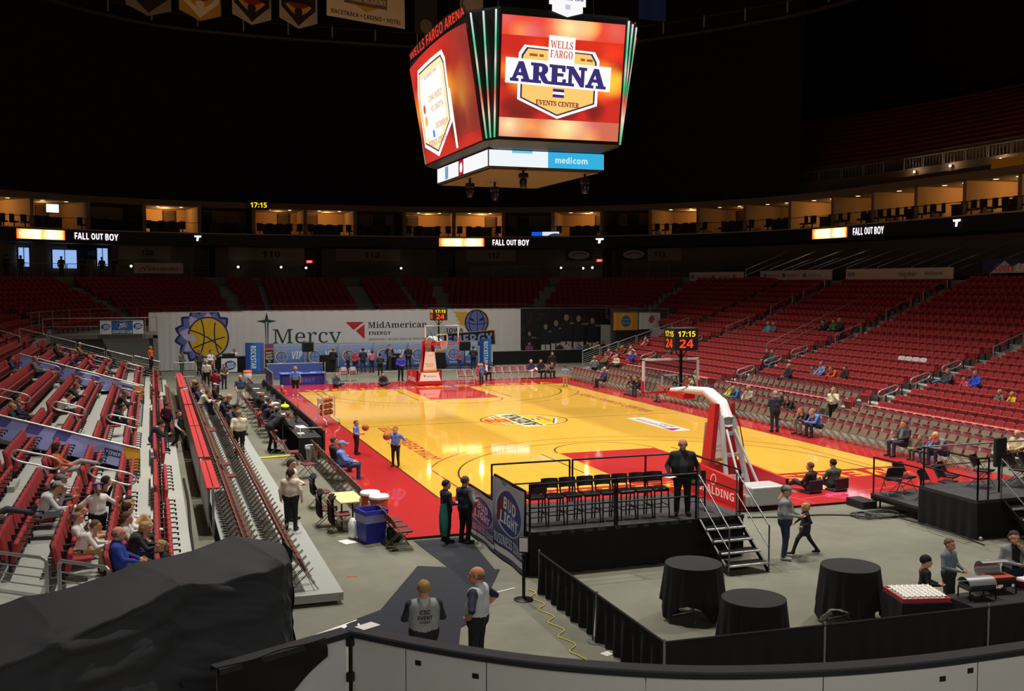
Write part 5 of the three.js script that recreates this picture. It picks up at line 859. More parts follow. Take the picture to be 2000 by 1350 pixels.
struct('wall_end', [bx(46, 3.1, 0.3, -0.7, 1.55, -37.6)], M(0x34302d, { roughness: 0.95 }));
// railing panels at the far end of the right-hand lower seats
for (let k = 0; k < 6; k++) {
  const x0 = 12.6 + k * 1.35, x1 = x0 + 1.25, i0 = (x0 - XR) / PITCH, y0 = Math.max(0, sideH(Math.max(0, i0))), z = LOWZ_R[0] - 0.1, L = [polyPipe([[x0, y0, z], [x0, y0 + 1.05, z], [x1, y0 + 1.45, z], [x1, y0 + 0.3, z]], 0.03, 6)];
  for (let q = 1; q < 7; q++) L.push(bar([x0, y0 + 0.14 * q, z], [x1, y0 + 0.14 * q + 0.4, z], 0.01, 4));
  tag(obj('stair_rail_panel', L, mt.rail), `barred steel rail panel at the far end of the right-hand seats, ${['lowest', 'second lowest', 'third', 'fourth', 'fifth', 'highest'][k]} of six`, 'railing', 'rail panels at the far right');
}
for (let k = 0; k < 5; k++) {
  const x0 = -14.4 - k * 1.5, x1 = x0 - 1.4, i0 = (XL - x0) / PITCH, y0 = sideH(Math.max(0, i0)), z = LOWZ_L[0] - 0.1, L = [polyPipe([[x0, y0, z], [x0, y0 + 1.05, z], [x1, y0 + 1.45, z], [x1, y0 + 0.3, z]], 0.03, 6)];
  for (let q = 1; q < 7; q++) L.push(bar([x0, y0 + 0.14 * q, z], [x1, y0 + 0.14 * q + 0.4, z], 0.01, 4));
  tag(obj('stair_rail_panel', L, mt.rail), `barred steel rail panel at the far end of the left-hand seats, ${['lowest', 'second lowest', 'third', 'fourth', 'highest'][k]} of five`, 'railing', 'rail panels at the far left');
}
// courtside club sign and landing
const budOval = (c, x, y, r, bg) => { c.save(); c.translate(x, y); c.rotate(-0.12); c.fillStyle = '#c9d4e2'; c.beginPath(); c.ellipse(0, 0, r * 1.06, r * 0.82, 0, 0, 7); c.fill(); c.fillStyle = '#173a86'; c.beginPath(); c.ellipse(0, 0, r, r * 0.76, 0, 0, 7); c.fill(); c.fillStyle = '#2f6fc0'; c.beginPath(); c.ellipse(r * 0.15, -r * 0.15, r * 0.7, r * 0.45, 0, 0, 7); c.fill(); fit(c, 'BUD', -r * 0.55, -r * 0.02, r * 1.15, r * 0.42, 'bold italic SZ sans-serif', '#f4f4f2'); fit(c, 'LIGHT', -r * 0.75, r * 0.5, r * 1.55, r * 0.42, 'bold italic SZ sans-serif', '#f4f4f2'); c.restore(); };
hung('club_banner', 'blue and white banner reading COURTSIDE CLUB hanging on the corner landing', 'banner', -17.8, -15.3, -26.9, 2.72, 3.52, canvas(384, 124, (c) => { c.fillStyle = '#d8dde2'; c.fillRect(0, 0, 384, 124); c.fillStyle = '#2a62a8'; c.fillRect(100, 0, 190, 124); budOval(c, 50, 56, 40); budOval(c, 195, 42, 46); budOval(c, 335, 52, 40); fit(c, 'COURTSIDE CLUB', 106, 116, 178, 26, 'bold SZ sans-serif', '#eef2f6'); }), 2, 0.02);
struct('floor_corner_landing', [bx(7, 0.25, 5, -18, 2.55, -29.5), bx(0.3, 2.6, 4.4, -14.6, 1.3, -29.2)], mt.concreteDark);
tag(obj('landing_rail', [polyPipe([[-21, 2.7, -26.95], [-21, 3.7, -26.95], [-15.2, 3.7, -26.95], [-15.2, 2.7, -26.95]], 0.03), polyPipe([[-15.2, 3.7, -26.95], [-14.5, 3.7, -28.5], [-14.5, 2.7, -28.5]], 0.03), bar([-21, 3.2, -26.95], [-17.9, 3.2, -26.95], 0.02)], mt.rail), 'steel rail around the corner landing behind the courtside club banner', 'railing');
{ const p = ring(107, 15.5); const t = thing('mall_sign', 'pale banner sign hanging on the landing rail below number 108', 'sign', [p[0], 7.0, p[1]], p[2]); obj('sign_panel', [rb(3.9, 0.82, 0.05, 0.01)], new THREE.MeshStandardMaterial({ roughness: 0.9, map: canvas(512, 108, (c) => { c.fillStyle = '#b8b0a8'; c.fillRect(0, 0, 512, 108); c.strokeStyle = '#3a3432'; c.lineWidth = 7; c.beginPath(); c.moveTo(60, 84); c.quadraticCurveTo(90, 10, 110, 80); c.quadraticCurveTo(130, 20, 160, 34); c.stroke(); fit(c, 'NEELE HAY MALL', 140, 78, 320, 30, 'bold SZ sans-serif', '#3a3432'); }) }), t); }
// vip fence of printed panels
const vip = (k) => canvas(384, 288, (c, W, H) => { const g = c.createLinearGradient(0, 0, 0, H); g.addColorStop(0, '#a9c0e4'); g.addColorStop(0.5, '#6f90cc'); g.addColorStop(1, '#3c57a0'); c.fillStyle = g; c.fillRect(0, 0, W, H); fit(c, 'IOWA', 40, 40, 90, 16, 'bold SZ sans-serif', '#c87a80'); fit(c, 'ENERGY', 150, 40, 120, 16, 'bold SZ sans-serif', '#8aa0d0'); c.fillStyle = '#c9a640'; c.beginPath(); c.moveTo(30, 90); c.lineTo(120, 80); c.lineTo(170, 130); c.lineTo(110, 230); c.lineTo(50, 190); c.fill(); c.fillStyle = '#e4d8a8'; c.beginPath(); c.arc(110, 150, 72, 0, 7); c.fill(); c.fillStyle = '#26356e'; c.beginPath(); c.arc(112, 150, 64, 0, 7); c.fill(); c.fillStyle = '#7c95d4'; c.beginPath(); c.arc(114, 150, 56, 0, 7); c.fill(); c.strokeStyle = '#26356e'; c.lineWidth = 5; c.beginPath(); c.moveTo(60, 150); c.quadraticCurveTo(114, 170, 170, 146); c.moveTo(114, 94); c.lineTo(112, 206); c.stroke(); fit(c, 'VIP', 225, 176, 130, 90, 'bold italic SZ sans-serif', '#e8eef8'); fit(c, 'ENERGY', 60, 262, 90, 18, 'bold SZ sans-serif', '#dfe6f4'); fit(c, 'CLUB', 240, 262, 80, 18, 'bold SZ sans-serif', '#dfe6f4'); });
{
  const tex = vip(0), xs = [-7.25, -5.05, -2.8, -0.4, 2.0, 4.5, 7.05], pl = ['leftmost', 'second from the left', 'third from the left', 'third from the right', 'second from the right', 'rightmost'];
  for (let k = 0; k < 6; k++) { const z0 = -29.9 + k * 0.15, t = thing('vip_fence_panel', `blue printed fence panel with a basketball and VIP lettering, ${pl[k]} of six`, 'fence', [(xs[k] + xs[k + 1]) / 2, 0, z0]), w = xs[k + 1] - xs[k] - 0.06;
    obj('print', [bx(w, 1.62, 0.03, 0, 0.9, 0)], new THREE.MeshStandardMaterial({ map: tex, roughness: 0.7 }), t); obj('fence_frame', [polyPipe([[-w / 2, 0, -0.02], [-w / 2, 1.74, -0.02], [w / 2, 1.74, -0.02], [w / 2, 0, -0.02]], 0.025, 6), bar([-w / 2, 0.08, -0.02], [w / 2, 0.08, -0.02], 0.02, 6)], mt.steel, t); }
}
struct('floor_vip_carpet', [bx(17.6, 0.015, 4.4, -0.6, 0.01, -28.3)], M(0x33363c, { roughness: 0.95 }));
tag(obj('carpet_edge_strip', [bx(17.6, 0.03, 0.12, -0.6, 0.017, -26.08)], M(0xc9ccc8)), 'white scalloped edge strip along the front of the dark carpet', 'trim');
const standee = (label, x, z, w, h, tex, ry = 0) => { const t = thing('standing_banner', label, 'banner', [x, 0, z], ry); obj('print', [bx(w, h - 0.06, 0.04, 0, h / 2 + 0.03, 0)], new THREE.MeshStandardMaterial({ map: tex, roughness: 0.6 }), t); obj('foot', [rb(w + 0.1, 0.06, 0.4, 0.02, 0, 0.03, 0)], mt.blackPlastic, t); };
const rock = canvas(128, 320, (c, W, H) => { const g = c.createLinearGradient(0, 0, W, 0); g.addColorStop(0, '#0d3f9a'); g.addColorStop(1, '#2f86dc'); c.fillStyle = g; c.fillRect(0, 0, W, H); c.save(); c.translate(60, 30); c.rotate(Math.PI / 2); fit(c, 'ROCKSTAR', 0, 14, 260, 46, 'bold SZ sans-serif', '#f2f6fa'); c.restore(); });
standee('tall blue banner with vertical ROCKSTAR lettering at the left of the fence', -8.62, -28.3, 0.95, 1.95, rock); standee('tall blue banner with vertical ROCKSTAR lettering at the right of the fence', 7.5, -28.9, 0.86, 1.9, rock);
standee('narrow blue banner side panel next to the left ROCKSTAR banner', -8.05, -28.4, 0.32, 1.93, canvas(64, 256, (c) => { c.fillStyle = '#2a72d0'; c.fillRect(0, 0, 64, 256); c.fillStyle = '#b05a80'; c.fillRect(44, 0, 20, 256); }));
standee("black banner reading DON'T JUST WATCH TV", -7.58, -28.2, 0.55, 1.87, canvas(128, 384, (c) => { c.fillStyle = '#111014'; c.fillRect(0, 0, 128, 384); c.fillStyle = '#6a4a70'; c.fillRect(0, 0, 128, 90); c.fillStyle = '#c0603a'; c.fillRect(0, 60, 128, 30); ["DON'T", 'JUST', 'WATCH', 'TV'].forEach((w, i) => fit(c, w, i === 3 ? 44 : 14, 140 + i * 40, i === 3 ? 40 : 100, 28, 'bold SZ sans-serif', '#e8e4dc')); c.fillStyle = '#b09a30'; c.fillRect(10, 275, 108, 10); c.fillRect(10, 330, 108, 8); }));
// high tables with black cloths, speakers
for (const [x, z, l] of [[-3.95, -27.5, 'left'], [0.6, -27.6, 'middle'], [3.7, -27.5, 'right']]) { const t = thing('high_table', `high cocktail table under a black cloth in front of the blue fence, ${l} one`, 'table', [x, 0, z]); obj('table_top', cylY(0.45, 0.03, 0, 1.05, 0, 20), mt.blackCloth, t); obj('cloth', surf(40, 5, (u, v) => { const a = u * 6.2832, r = 0.455 + (1 - v) * 0.06 * (1 + Math.sin(a * 9)); return [r * Math.cos(a), 0.05 + v * 1.03, r * Math.sin(a)]; }), mt.blackCloth, t); obj('pedestal', [bar([0, 0, 0], [0, 1.05, 0], 0.04), cylY(0.28, 0.03, 0, 0, 0, 16)], mt.steel, t); }
for (const [x, z, h, l] of [[-5.3, -26.6, 1.4, 'left'], [5.3, -26.6, 1.25, 'right']]) { const t = thing('loudspeaker', `black loudspeaker on a tripod stand in front of the blue fence, ${l} one`, 'speaker', [x, 0, z]); obj('cabinet', rb(0.7, 0.62, 0.5, 0.04, 0, h + 0.31, 0), mt.blackPlastic, t); obj('grille', rb(0.6, 0.52, 0.02, 0.01, 0, h + 0.31, 0.255), mt.blackCloth, t); obj('pole', bar([0, 0.3, 0], [0, h, 0], 0.03), mt.blackMetal, t); for (let k = 0; k < 3; k++) obj('leg', bar([0, 0.5, 0], [0.5 * Math.cos(k * 2.1), 0, 0.5 * Math.sin(k * 2.1)], 0.018), mt.blackMetal, t); }
// blue game table with mesh fences
{
  const t = thing('game_table', 'blue-skirted game table in front of the far left corner of the court', 'table', [-6.7, 0, -18.7]), bl = M(0x2c3f9c, { roughness: 0.8 });
  obj('skirt', [rb(2.5, 0.66, 0.9, 0.03, 0, 0.34, 0)], new THREE.MeshStandardMaterial({ roughness: 0.8, map: canvas(256, 72, (c) => { c.fillStyle = '#26358e'; c.fillRect(0, 0, 256, 72); fit(c, 'ENERGY', 70, 52, 120, 28, 'bold SZ sans-serif', '#5a6cc0'); }) }), t); obj('table_top', [rb(2.6, 0.05, 1.0, 0.02, 0, 0.7, 0)], M(0x5a78d8, { roughness: 0.6 }), t);
  for (const [x, z, r] of [[-0.6, 0.1, 0.2], [0.2, -0.1, 0.24], [0.9, 0.15, 0.2]]) obj('target_hole', cylY(r, 0.02, x, 0.725, z, 16), M(0x1a2458), t);
  const mesh = (lab, x, z, ry, w) => { const q = thing('mesh_fence', lab, 'fence', [x, 0, z], ry); obj('mesh', [bx(w, 0.9, 0.015, 0, 0.62, 0)], M(0x5468b8, { roughness: 0.9 }), q); obj('fence_frame', [polyPipe([[-w / 2, 0, 0], [-w / 2, 1.12, 0], [w / 2, 1.12, 0], [w / 2, 0, 0]], 0.022, 6)], mt.rail, q); };
  mesh('blue mesh fence panel at the court corner, nearer one', -8.85, -16.2, E2, 3.4); mesh('blue mesh fence panel right of the game table', -5.3, -19.6, E2 * 0.9, 3.0); mesh('long blue mesh fence panel behind the game table', -6.9, -20.6, 0, 3.2);
}
// far baseline chairs
for (const [x, z] of [[2.0, -16.2], [2.5, -16.2], [4.35, -17.9], [4.85, -17.9], [5.35, -17.9], [5.85, -17.9], [6.35, -17.9], [6.85, -18], [7.35, -18], [7.85, -18]]) chair(chairWhite, [x, z > -17 ? 0.06 : 0.06, z], 0, x < 3 ? 'folding chair right of the far basket, one of a pair' : 'folding chair with pale legs in the row behind the far baseline', x < 3 ? 'pair of chairs by the far basket' : 'far baseline chairs');
for (const x of [-4.05, -3.5]) { chair(chairWhite, [x, 0, -20.4], 0, 'folding chair with a white paper on its back near the far baseline', 'two chairs with papers'); tag(obj('paper_sheet', [bx(0.28, 0.24, 0.006)], mt.white), 'white paper taped to a chair back near the far baseline', 'paper', 'two papers on chairs').position.set(x, 0.72, -20.54); }
// barricade, dj table with signs, coolers
{
  const t = thing('steel_barricade', 'steel crowd barricade with vertical bars at the far end of the left chairs', 'barricade', [-13.0, 0, -24.7]), L = []; for (let k = -6; k <= 6; k++) L.push(bar([k * 0.085, 0.18, 0], [k * 0.085, 1.0, 0], 0.012, 5)); obj('bars', L, mt.rail, t); obj('barricade_frame', [polyPipe([[-0.6, 0, 0], [-0.6, 1.02, 0], [0.6, 1.02, 0], [0.6, 0, 0]], 0.025), bar([-0.6, 0.17, 0], [0.6, 0.17, 0], 0.02)], mt.rail, t);
  const q = thing('dj_table', 'black-skirted table with a white beer sign in front of the crest banner', 'table', [-10.0, 0, -29.0]); obj('skirt', [rb(1.9, 1.0, 0.7, 0.02, 0, 0.5, 0)], mt.blackCloth, q); obj('table_top', [rb(1.95, 0.04, 0.75, 0.01, 0, 1.02, 0)], mt.blackPlastic, q); obj('mixer', [rb(0.8, 0.2, 0.4, 0.03, -0.1, 1.14, 0)], mt.blackPlastic, q);
  const bt = canvas(256, 220, (c) => { c.fillStyle = '#dfe4ea'; c.fillRect(0, 0, 256, 220); budOval(c, 140, 112, 96); });
  for (const [x, z, w, l] of [[-10.1, -28.5, 1.0, 'white sign with a blue oval logo in front of the black-skirted table'], [-11.8, -29.2, 0.66, 'smaller white sign with a blue oval logo, partly hidden by people']]) { const s = thing('beer_sign', l, 'sign', [x, 0, z]); obj('sign_board', [bx(w, 0.9, 0.03, 0, 0.5, 0)], new THREE.MeshStandardMaterial({ map: bt, roughness: 0.7 }), s); obj('sign_foot', [bx(w, 0.05, 0.24, 0, 0.025, 0.06)], mt.blackPlastic, s); }
  for (const [x, z, l] of [[-9.95, -16.6, 'orange-lidded white drink cooler by the far end of the courtside chairs']]) { const k = thing('drink_cooler', l, 'cooler', [x, 0, z]); obj('stand', [rb(0.5, 0.5, 0.5, 0.03, 0, 0.25, 0)], mt.steel, k); obj('cooler_body', lathe([[0, 0.5], [0.2, 0.5], [0.22, 1.0], [0, 1.0]], 18), mt.white, k); obj('lid', lathe([[0.23, 1.0], [0.23, 1.1], [0, 1.13]], 18), M(0xe05a22), k); }
}
// ---------- near boards, gate, draped equipment ----------
{
  const cv = new THREE.CatmullRomCurve3([[-12.28, 27.0], [-11.62, 27.74], [-10.8, 28.53], [-9.98, 29.16], [-8.56, 29.92], [-7.0, 30.37], [-5.6, 30.56], [-4, 30.6], [-2, 30.62], [2, 30.62]].map(([x, z]) => V(x, 0, z)));
  cv.arcLengthDivisions = 400; const Lt = cv.getLength();
  const t = thing('dasher_boards', 'curved white dasher board wall with a dark cap in the foreground', 'boards', [0, 0, 0]);
  const face = M(0xcfd0d1, { roughness: 0.55 }), capM = M(0x1c1e26, { roughness: 0.7 });
  const rib = (s0, s1, prof, n) => surf(n, prof.length - 1, (u, v) => { const k = (s0 + (s1 - s0) * u) / Lt, p = cv.getPointAt(k), q = cv.getTangentAt(k), nrm = [-q.z, q.x], [d, y] = prof[Math.round(v * (prof.length - 1))]; return [p.x - nrm[0] * d * -1, y, p.z - nrm[1] * d * -1]; });
  const at = (x) => { let b = 0, be = 9; for (let i = 0; i <= 400; i++) { const p = cv.getPointAt(i / 400); if (Math.abs(p.x - x) < be) { be = Math.abs(p.x - x); b = i / 400 * Lt; } } return b; };
  const seams = [0, at(-11.64), at(-10.78), at(-9.07), at(-7.0), at(-4.83), at(-2.4), Lt];
  for (let i = 0; i < seams.length - 1; i++) { const a = seams[i] + 0.006, b = seams[i + 1] - 0.006; obj('board_panel', [sharp(rib(a, b, [[0.06, 0.02], [0.06, 0.99], [-0.06, 0.99], [-0.06, 0.02]], 14))], face, t); }
  obj('cap', [sharp(rib(0, Lt, [[0.1, 0.98], [0.115, 1.0], [0.115, 1.05], [0.1, 1.07], [-0.13, 1.07], [-0.145, 1.05], [-0.145, 1.0], [-0.13, 0.98]], 60))], capM, t);
  // hand holes
  for (const [x, dy] of [[-11.5, 0.80], [-10.9, 0.76], [-5.35, 0.8], [-4.95, 0.86]]) { const k = at(x) / Lt, p = cv.getPointAt(k), q = cv.getTangentAt(k); const g = rb(0.1, 0.075, 0.02, 0.025, 0, 0, 0); g.rotateY(Math.atan2(q.x, q.z) - E2 + Math.PI); const n = V(-q.z, 0, q.x); g.translate(p.x + n.x * 0.055, dy, p.z + n.z * 0.055); obj('hand_hole', g, M(0x0a0a0a), t); }
  // hinge post with latches at the gate
  obj('hinge_post', [bar([-12.3, 0, 27.08], [-12.3, 0.98, 27.08], 0.03, 8)], mt.blackMetal, t); for (const y of [0.92, 0.42]) obj('hinge', [rb(0.13, 0.14, 0.1, 0.02, -12.3, y, 27.1, 0.8)], mt.blackMetal, t); obj('latch_rod', [bar([-12.27, 0.05, 27.14], [-12.27, 0.3, 27.14], 0.02, 6)], M(0xc9c4a0, { metalness: 0.6, roughness: 0.3 }), t);
  tag(obj('paper_sheet', [rb(0.3, 0.006, 0.2, 0.002, -12.05, 1.077, 27.02, 0.5)], mt.white), 'white sheet of paper lying on the corner of the dark board cap', 'paper');
  // gate panel swung to the left, half covered by black cloth
  const g = thing('board_gate', 'white board gate at the left, half covered by black cloth', 'gate', [-12.34, 0, 27.02], 0), ang = Math.atan2(0.62, -1.25);
  const dir = [-0.9, 0.44], gp = (u, y, d) => [dir[0] * u + dir[1] * d, y, dir[1] * u - dir[0] * d];
  obj('gate_panel', [sharp(surf(2, 3, (u, v) => { const [d, y] = [[0.05, 0.02], [0.05, 0.99], [-0.05, 0.99], [-0.05, 0.02]][Math.round(v * 3)]; return gp(0.06 + u * 1.9, y, d); }))], M(0xc4c7ca, { roughness: 0.5 }), g);
  obj('cap', [sharp(surf(2, 3, (u, v) => { const [d, y] = [[0.11, 0.98], [0.11, 1.06], [-0.13, 1.06], [-0.13, 0.98]][Math.round(v * 3)]; return gp(u * 2.0, y, d); }))], capM, g);
  tag(obj('black_cloth', [surf(30, 16, (u, v) => { const a = 0.42 + u * 1.6, drop = v * (0.25 + u * 0.95), p = gp(a, 1.075 - drop - 0.05 * Math.sin(v * 3.1) * u, 0.09 + 0.03 * Math.sin(u * 11 + v * 3) + 0.05 * v); return [p[0] - 12.34, Math.max(0.02, p[1]), p[2] + 27.02]; })], mt.blackCloth), 'loose black cloth hanging down over the board gate', 'cloth');
}
{ // draped equipment: a tall block under one black sheet, in three bays along the corner
  const F = [[-12.9, 25.6], [-13.12, 26.25], [-14.56, 26.8], [-15.86, 28.5], [-17.2, 29.6]], Bk = [[-12.95, 24.7], [-13.73, 24.6], [-15.1, 25.75], [-16.4, 26.95], [-18.0, 27.4]];
  const cf = new THREE.CatmullRomCurve3(F.map(([x, z]) => V(x, 0, z)), false, 'catmullrom', 0.15), cb = new THREE.CatmullRomCurve3(Bk.map(([x, z]) => V(x, 0, z)), false, 'catmullrom', 0.3);
  const topH = (u) => { const k = u * 4, ridge = [0, 1, 2, 3].map((q) => Math.abs(k - q)).sort((a, b) => a - b)[0]; return u < 0.25 ? 1.92 - (0.25 - u) * 0.7 : 1.92 - 0.07 * Math.sin(Math.PI * Math.min(1, ridge)) - (u > 0.7 ? (u - 0.7) * 0.2 : 0); };
  const g = surf(190, 84, (u, v) => {
    const a = cb.getPoint(u), b = cf.getPoint(u), H = topH(u); let w, y;
    if (v < 0.25) { w = -0.02; y = H * v / 0.25; } else if (v < 0.55) { w = (v - 0.25) / 0.3; y = H + 0.05 * Math.sin(w * 3.14) - 0.1 * w * w; } else { w = 1; y = (H - 0.1) * (1 - (v - 0.55) / 0.45); }
    const fold = 0.11 * (noise(u * 9 + y * 1.5 + 40, y * 7.5 - u * 16, 3) - 0.5) * (v > 0.5 ? 1.5 : 0.45) + 0.05 * (noise(u * 24 + 9, y * 17 - u * 30, 8) - 0.5) * (v > 0.55 ? 1.2 : 0.5);
    const sag = v > 0.55 ? 0.10 * Math.sin(Math.PI * ((u * 4) % 1)) * (1 - (v - 0.55) / 0.45) : 0;
    const x = a.x + (b.x - a.x) * w, z = a.z + (b.z - a.z) * w, dx = b.x - a.x, dz = b.z - a.z, L = Math.hypot(dx, dz) || 1;
    return [x + dx / L * (fold - sag * 0.6 + (v > 0.55 ? (v - 0.55) * 0.12 : 0)), Math.max(0.01, y + (v > 0.25 && v < 0.56 ? fold * 0.6 : 0)), z + dz / L * (fold - sag * 0.6 + (v > 0.55 ? (v - 0.55) * 0.12 : 0))];
  });
  const end = surf(12, 24, (u, v) => { const a = Bk[0], b = F[0], H = 1.86, y = H * v, r = 0.03 * Math.sin(v * 16 + u * 4) * (1 - v * 0.4); return [a[0] + (b[0] - a[0]) * u + r + 0.03 * (1 - v), y, a[1] + (b[1] - a[1]) * u]; });
  const t = thing('draped_equipment', 'big black cloth cover draped over stacked equipment in the left foreground', 'cover', [0, 0, 0]); obj('cover_cloth', [g], M(0x303238, { roughness: 0.8 }), t); obj('end_flap', [end], M(0x303238, { roughness: 0.8 }), t);
  tag(obj('hand_truck_frame', [polyPipe([[-12.72, 0.22, 22.2], [-12.72, 1.0, 22.2], [-13.15, 1.0, 22.35], [-13.15, 0.22, 22.35]], 0.018, 6), bar([-12.72, 0.5, 22.2], [-13.15, 0.5, 22.35], 0.014, 5)], mt.blackMetal), 'thin dark rail frame standing at the near end of the chair platform', 'rail');
}
{ // near railing of the left stand
  const RL = [[[-18.0, 22.1], [-16.45, 23.4], 'left'], [[-16.25, 23.6], [-15.5, 24.3], 'right']]; for (const [a, b, l] of RL) { const t = thing('barred_guard_rail', `steel guard rail with horizontal bars at the near end of the left stand, ${l} one`, 'railing', [0, 0, 0]), P = (u, y) => [a[0] + (b[0] - a[0]) * u, y, a[1] + (b[1] - a[1]) * u]; obj('rail_frame', [polyPipe([P(0, 0.5), P(0, 1.46), P(0.05, 1.5), P(0.95, 1.5), P(1, 1.46), P(1, 0.5)], 0.03, 8)], mt.rail, t); for (let q = 1; q < 6; q++) obj('bar', [bar(P(0, 0.62 + q * 0.14), P(1, 0.62 + q * 0.14), 0.012, 5)], mt.rail, t); }
}
// ---------- blue banners on the vomitory rails of the left stand ----------
{
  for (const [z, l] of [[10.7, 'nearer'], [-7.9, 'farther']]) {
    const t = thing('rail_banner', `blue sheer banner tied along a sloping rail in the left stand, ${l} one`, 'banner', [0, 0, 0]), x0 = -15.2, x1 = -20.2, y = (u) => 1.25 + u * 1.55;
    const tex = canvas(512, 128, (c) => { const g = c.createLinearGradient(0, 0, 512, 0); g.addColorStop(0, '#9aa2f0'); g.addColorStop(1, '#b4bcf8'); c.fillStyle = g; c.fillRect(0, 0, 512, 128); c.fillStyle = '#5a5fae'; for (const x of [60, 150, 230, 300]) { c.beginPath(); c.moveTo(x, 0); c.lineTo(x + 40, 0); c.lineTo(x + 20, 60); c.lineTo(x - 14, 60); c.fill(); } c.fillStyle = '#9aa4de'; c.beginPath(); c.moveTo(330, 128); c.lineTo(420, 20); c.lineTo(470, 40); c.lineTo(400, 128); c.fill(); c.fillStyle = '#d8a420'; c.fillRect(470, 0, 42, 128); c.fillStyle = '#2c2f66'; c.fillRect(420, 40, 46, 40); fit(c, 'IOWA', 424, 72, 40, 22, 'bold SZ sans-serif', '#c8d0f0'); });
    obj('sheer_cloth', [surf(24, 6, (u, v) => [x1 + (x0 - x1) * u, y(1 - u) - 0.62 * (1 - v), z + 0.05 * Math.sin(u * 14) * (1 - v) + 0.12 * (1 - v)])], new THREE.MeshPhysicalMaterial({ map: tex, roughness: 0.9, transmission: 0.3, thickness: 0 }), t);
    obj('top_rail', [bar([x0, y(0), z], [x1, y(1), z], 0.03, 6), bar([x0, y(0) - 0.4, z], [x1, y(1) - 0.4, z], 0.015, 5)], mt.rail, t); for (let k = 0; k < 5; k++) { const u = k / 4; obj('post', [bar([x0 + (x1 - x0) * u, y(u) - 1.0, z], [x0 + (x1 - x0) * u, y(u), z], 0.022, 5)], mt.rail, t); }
    tag(obj('vomitory_floor', [surf(1, 1, (u, v) => [x0 + (x1 - x0) * u, 0.72 + u * 1.2, z - 1.7 + 1.6 * v])], M(0x1a1a1c)), `dark sloping floor strip beside the blue banner, ${l} one`, 'floor strip');
  }
}
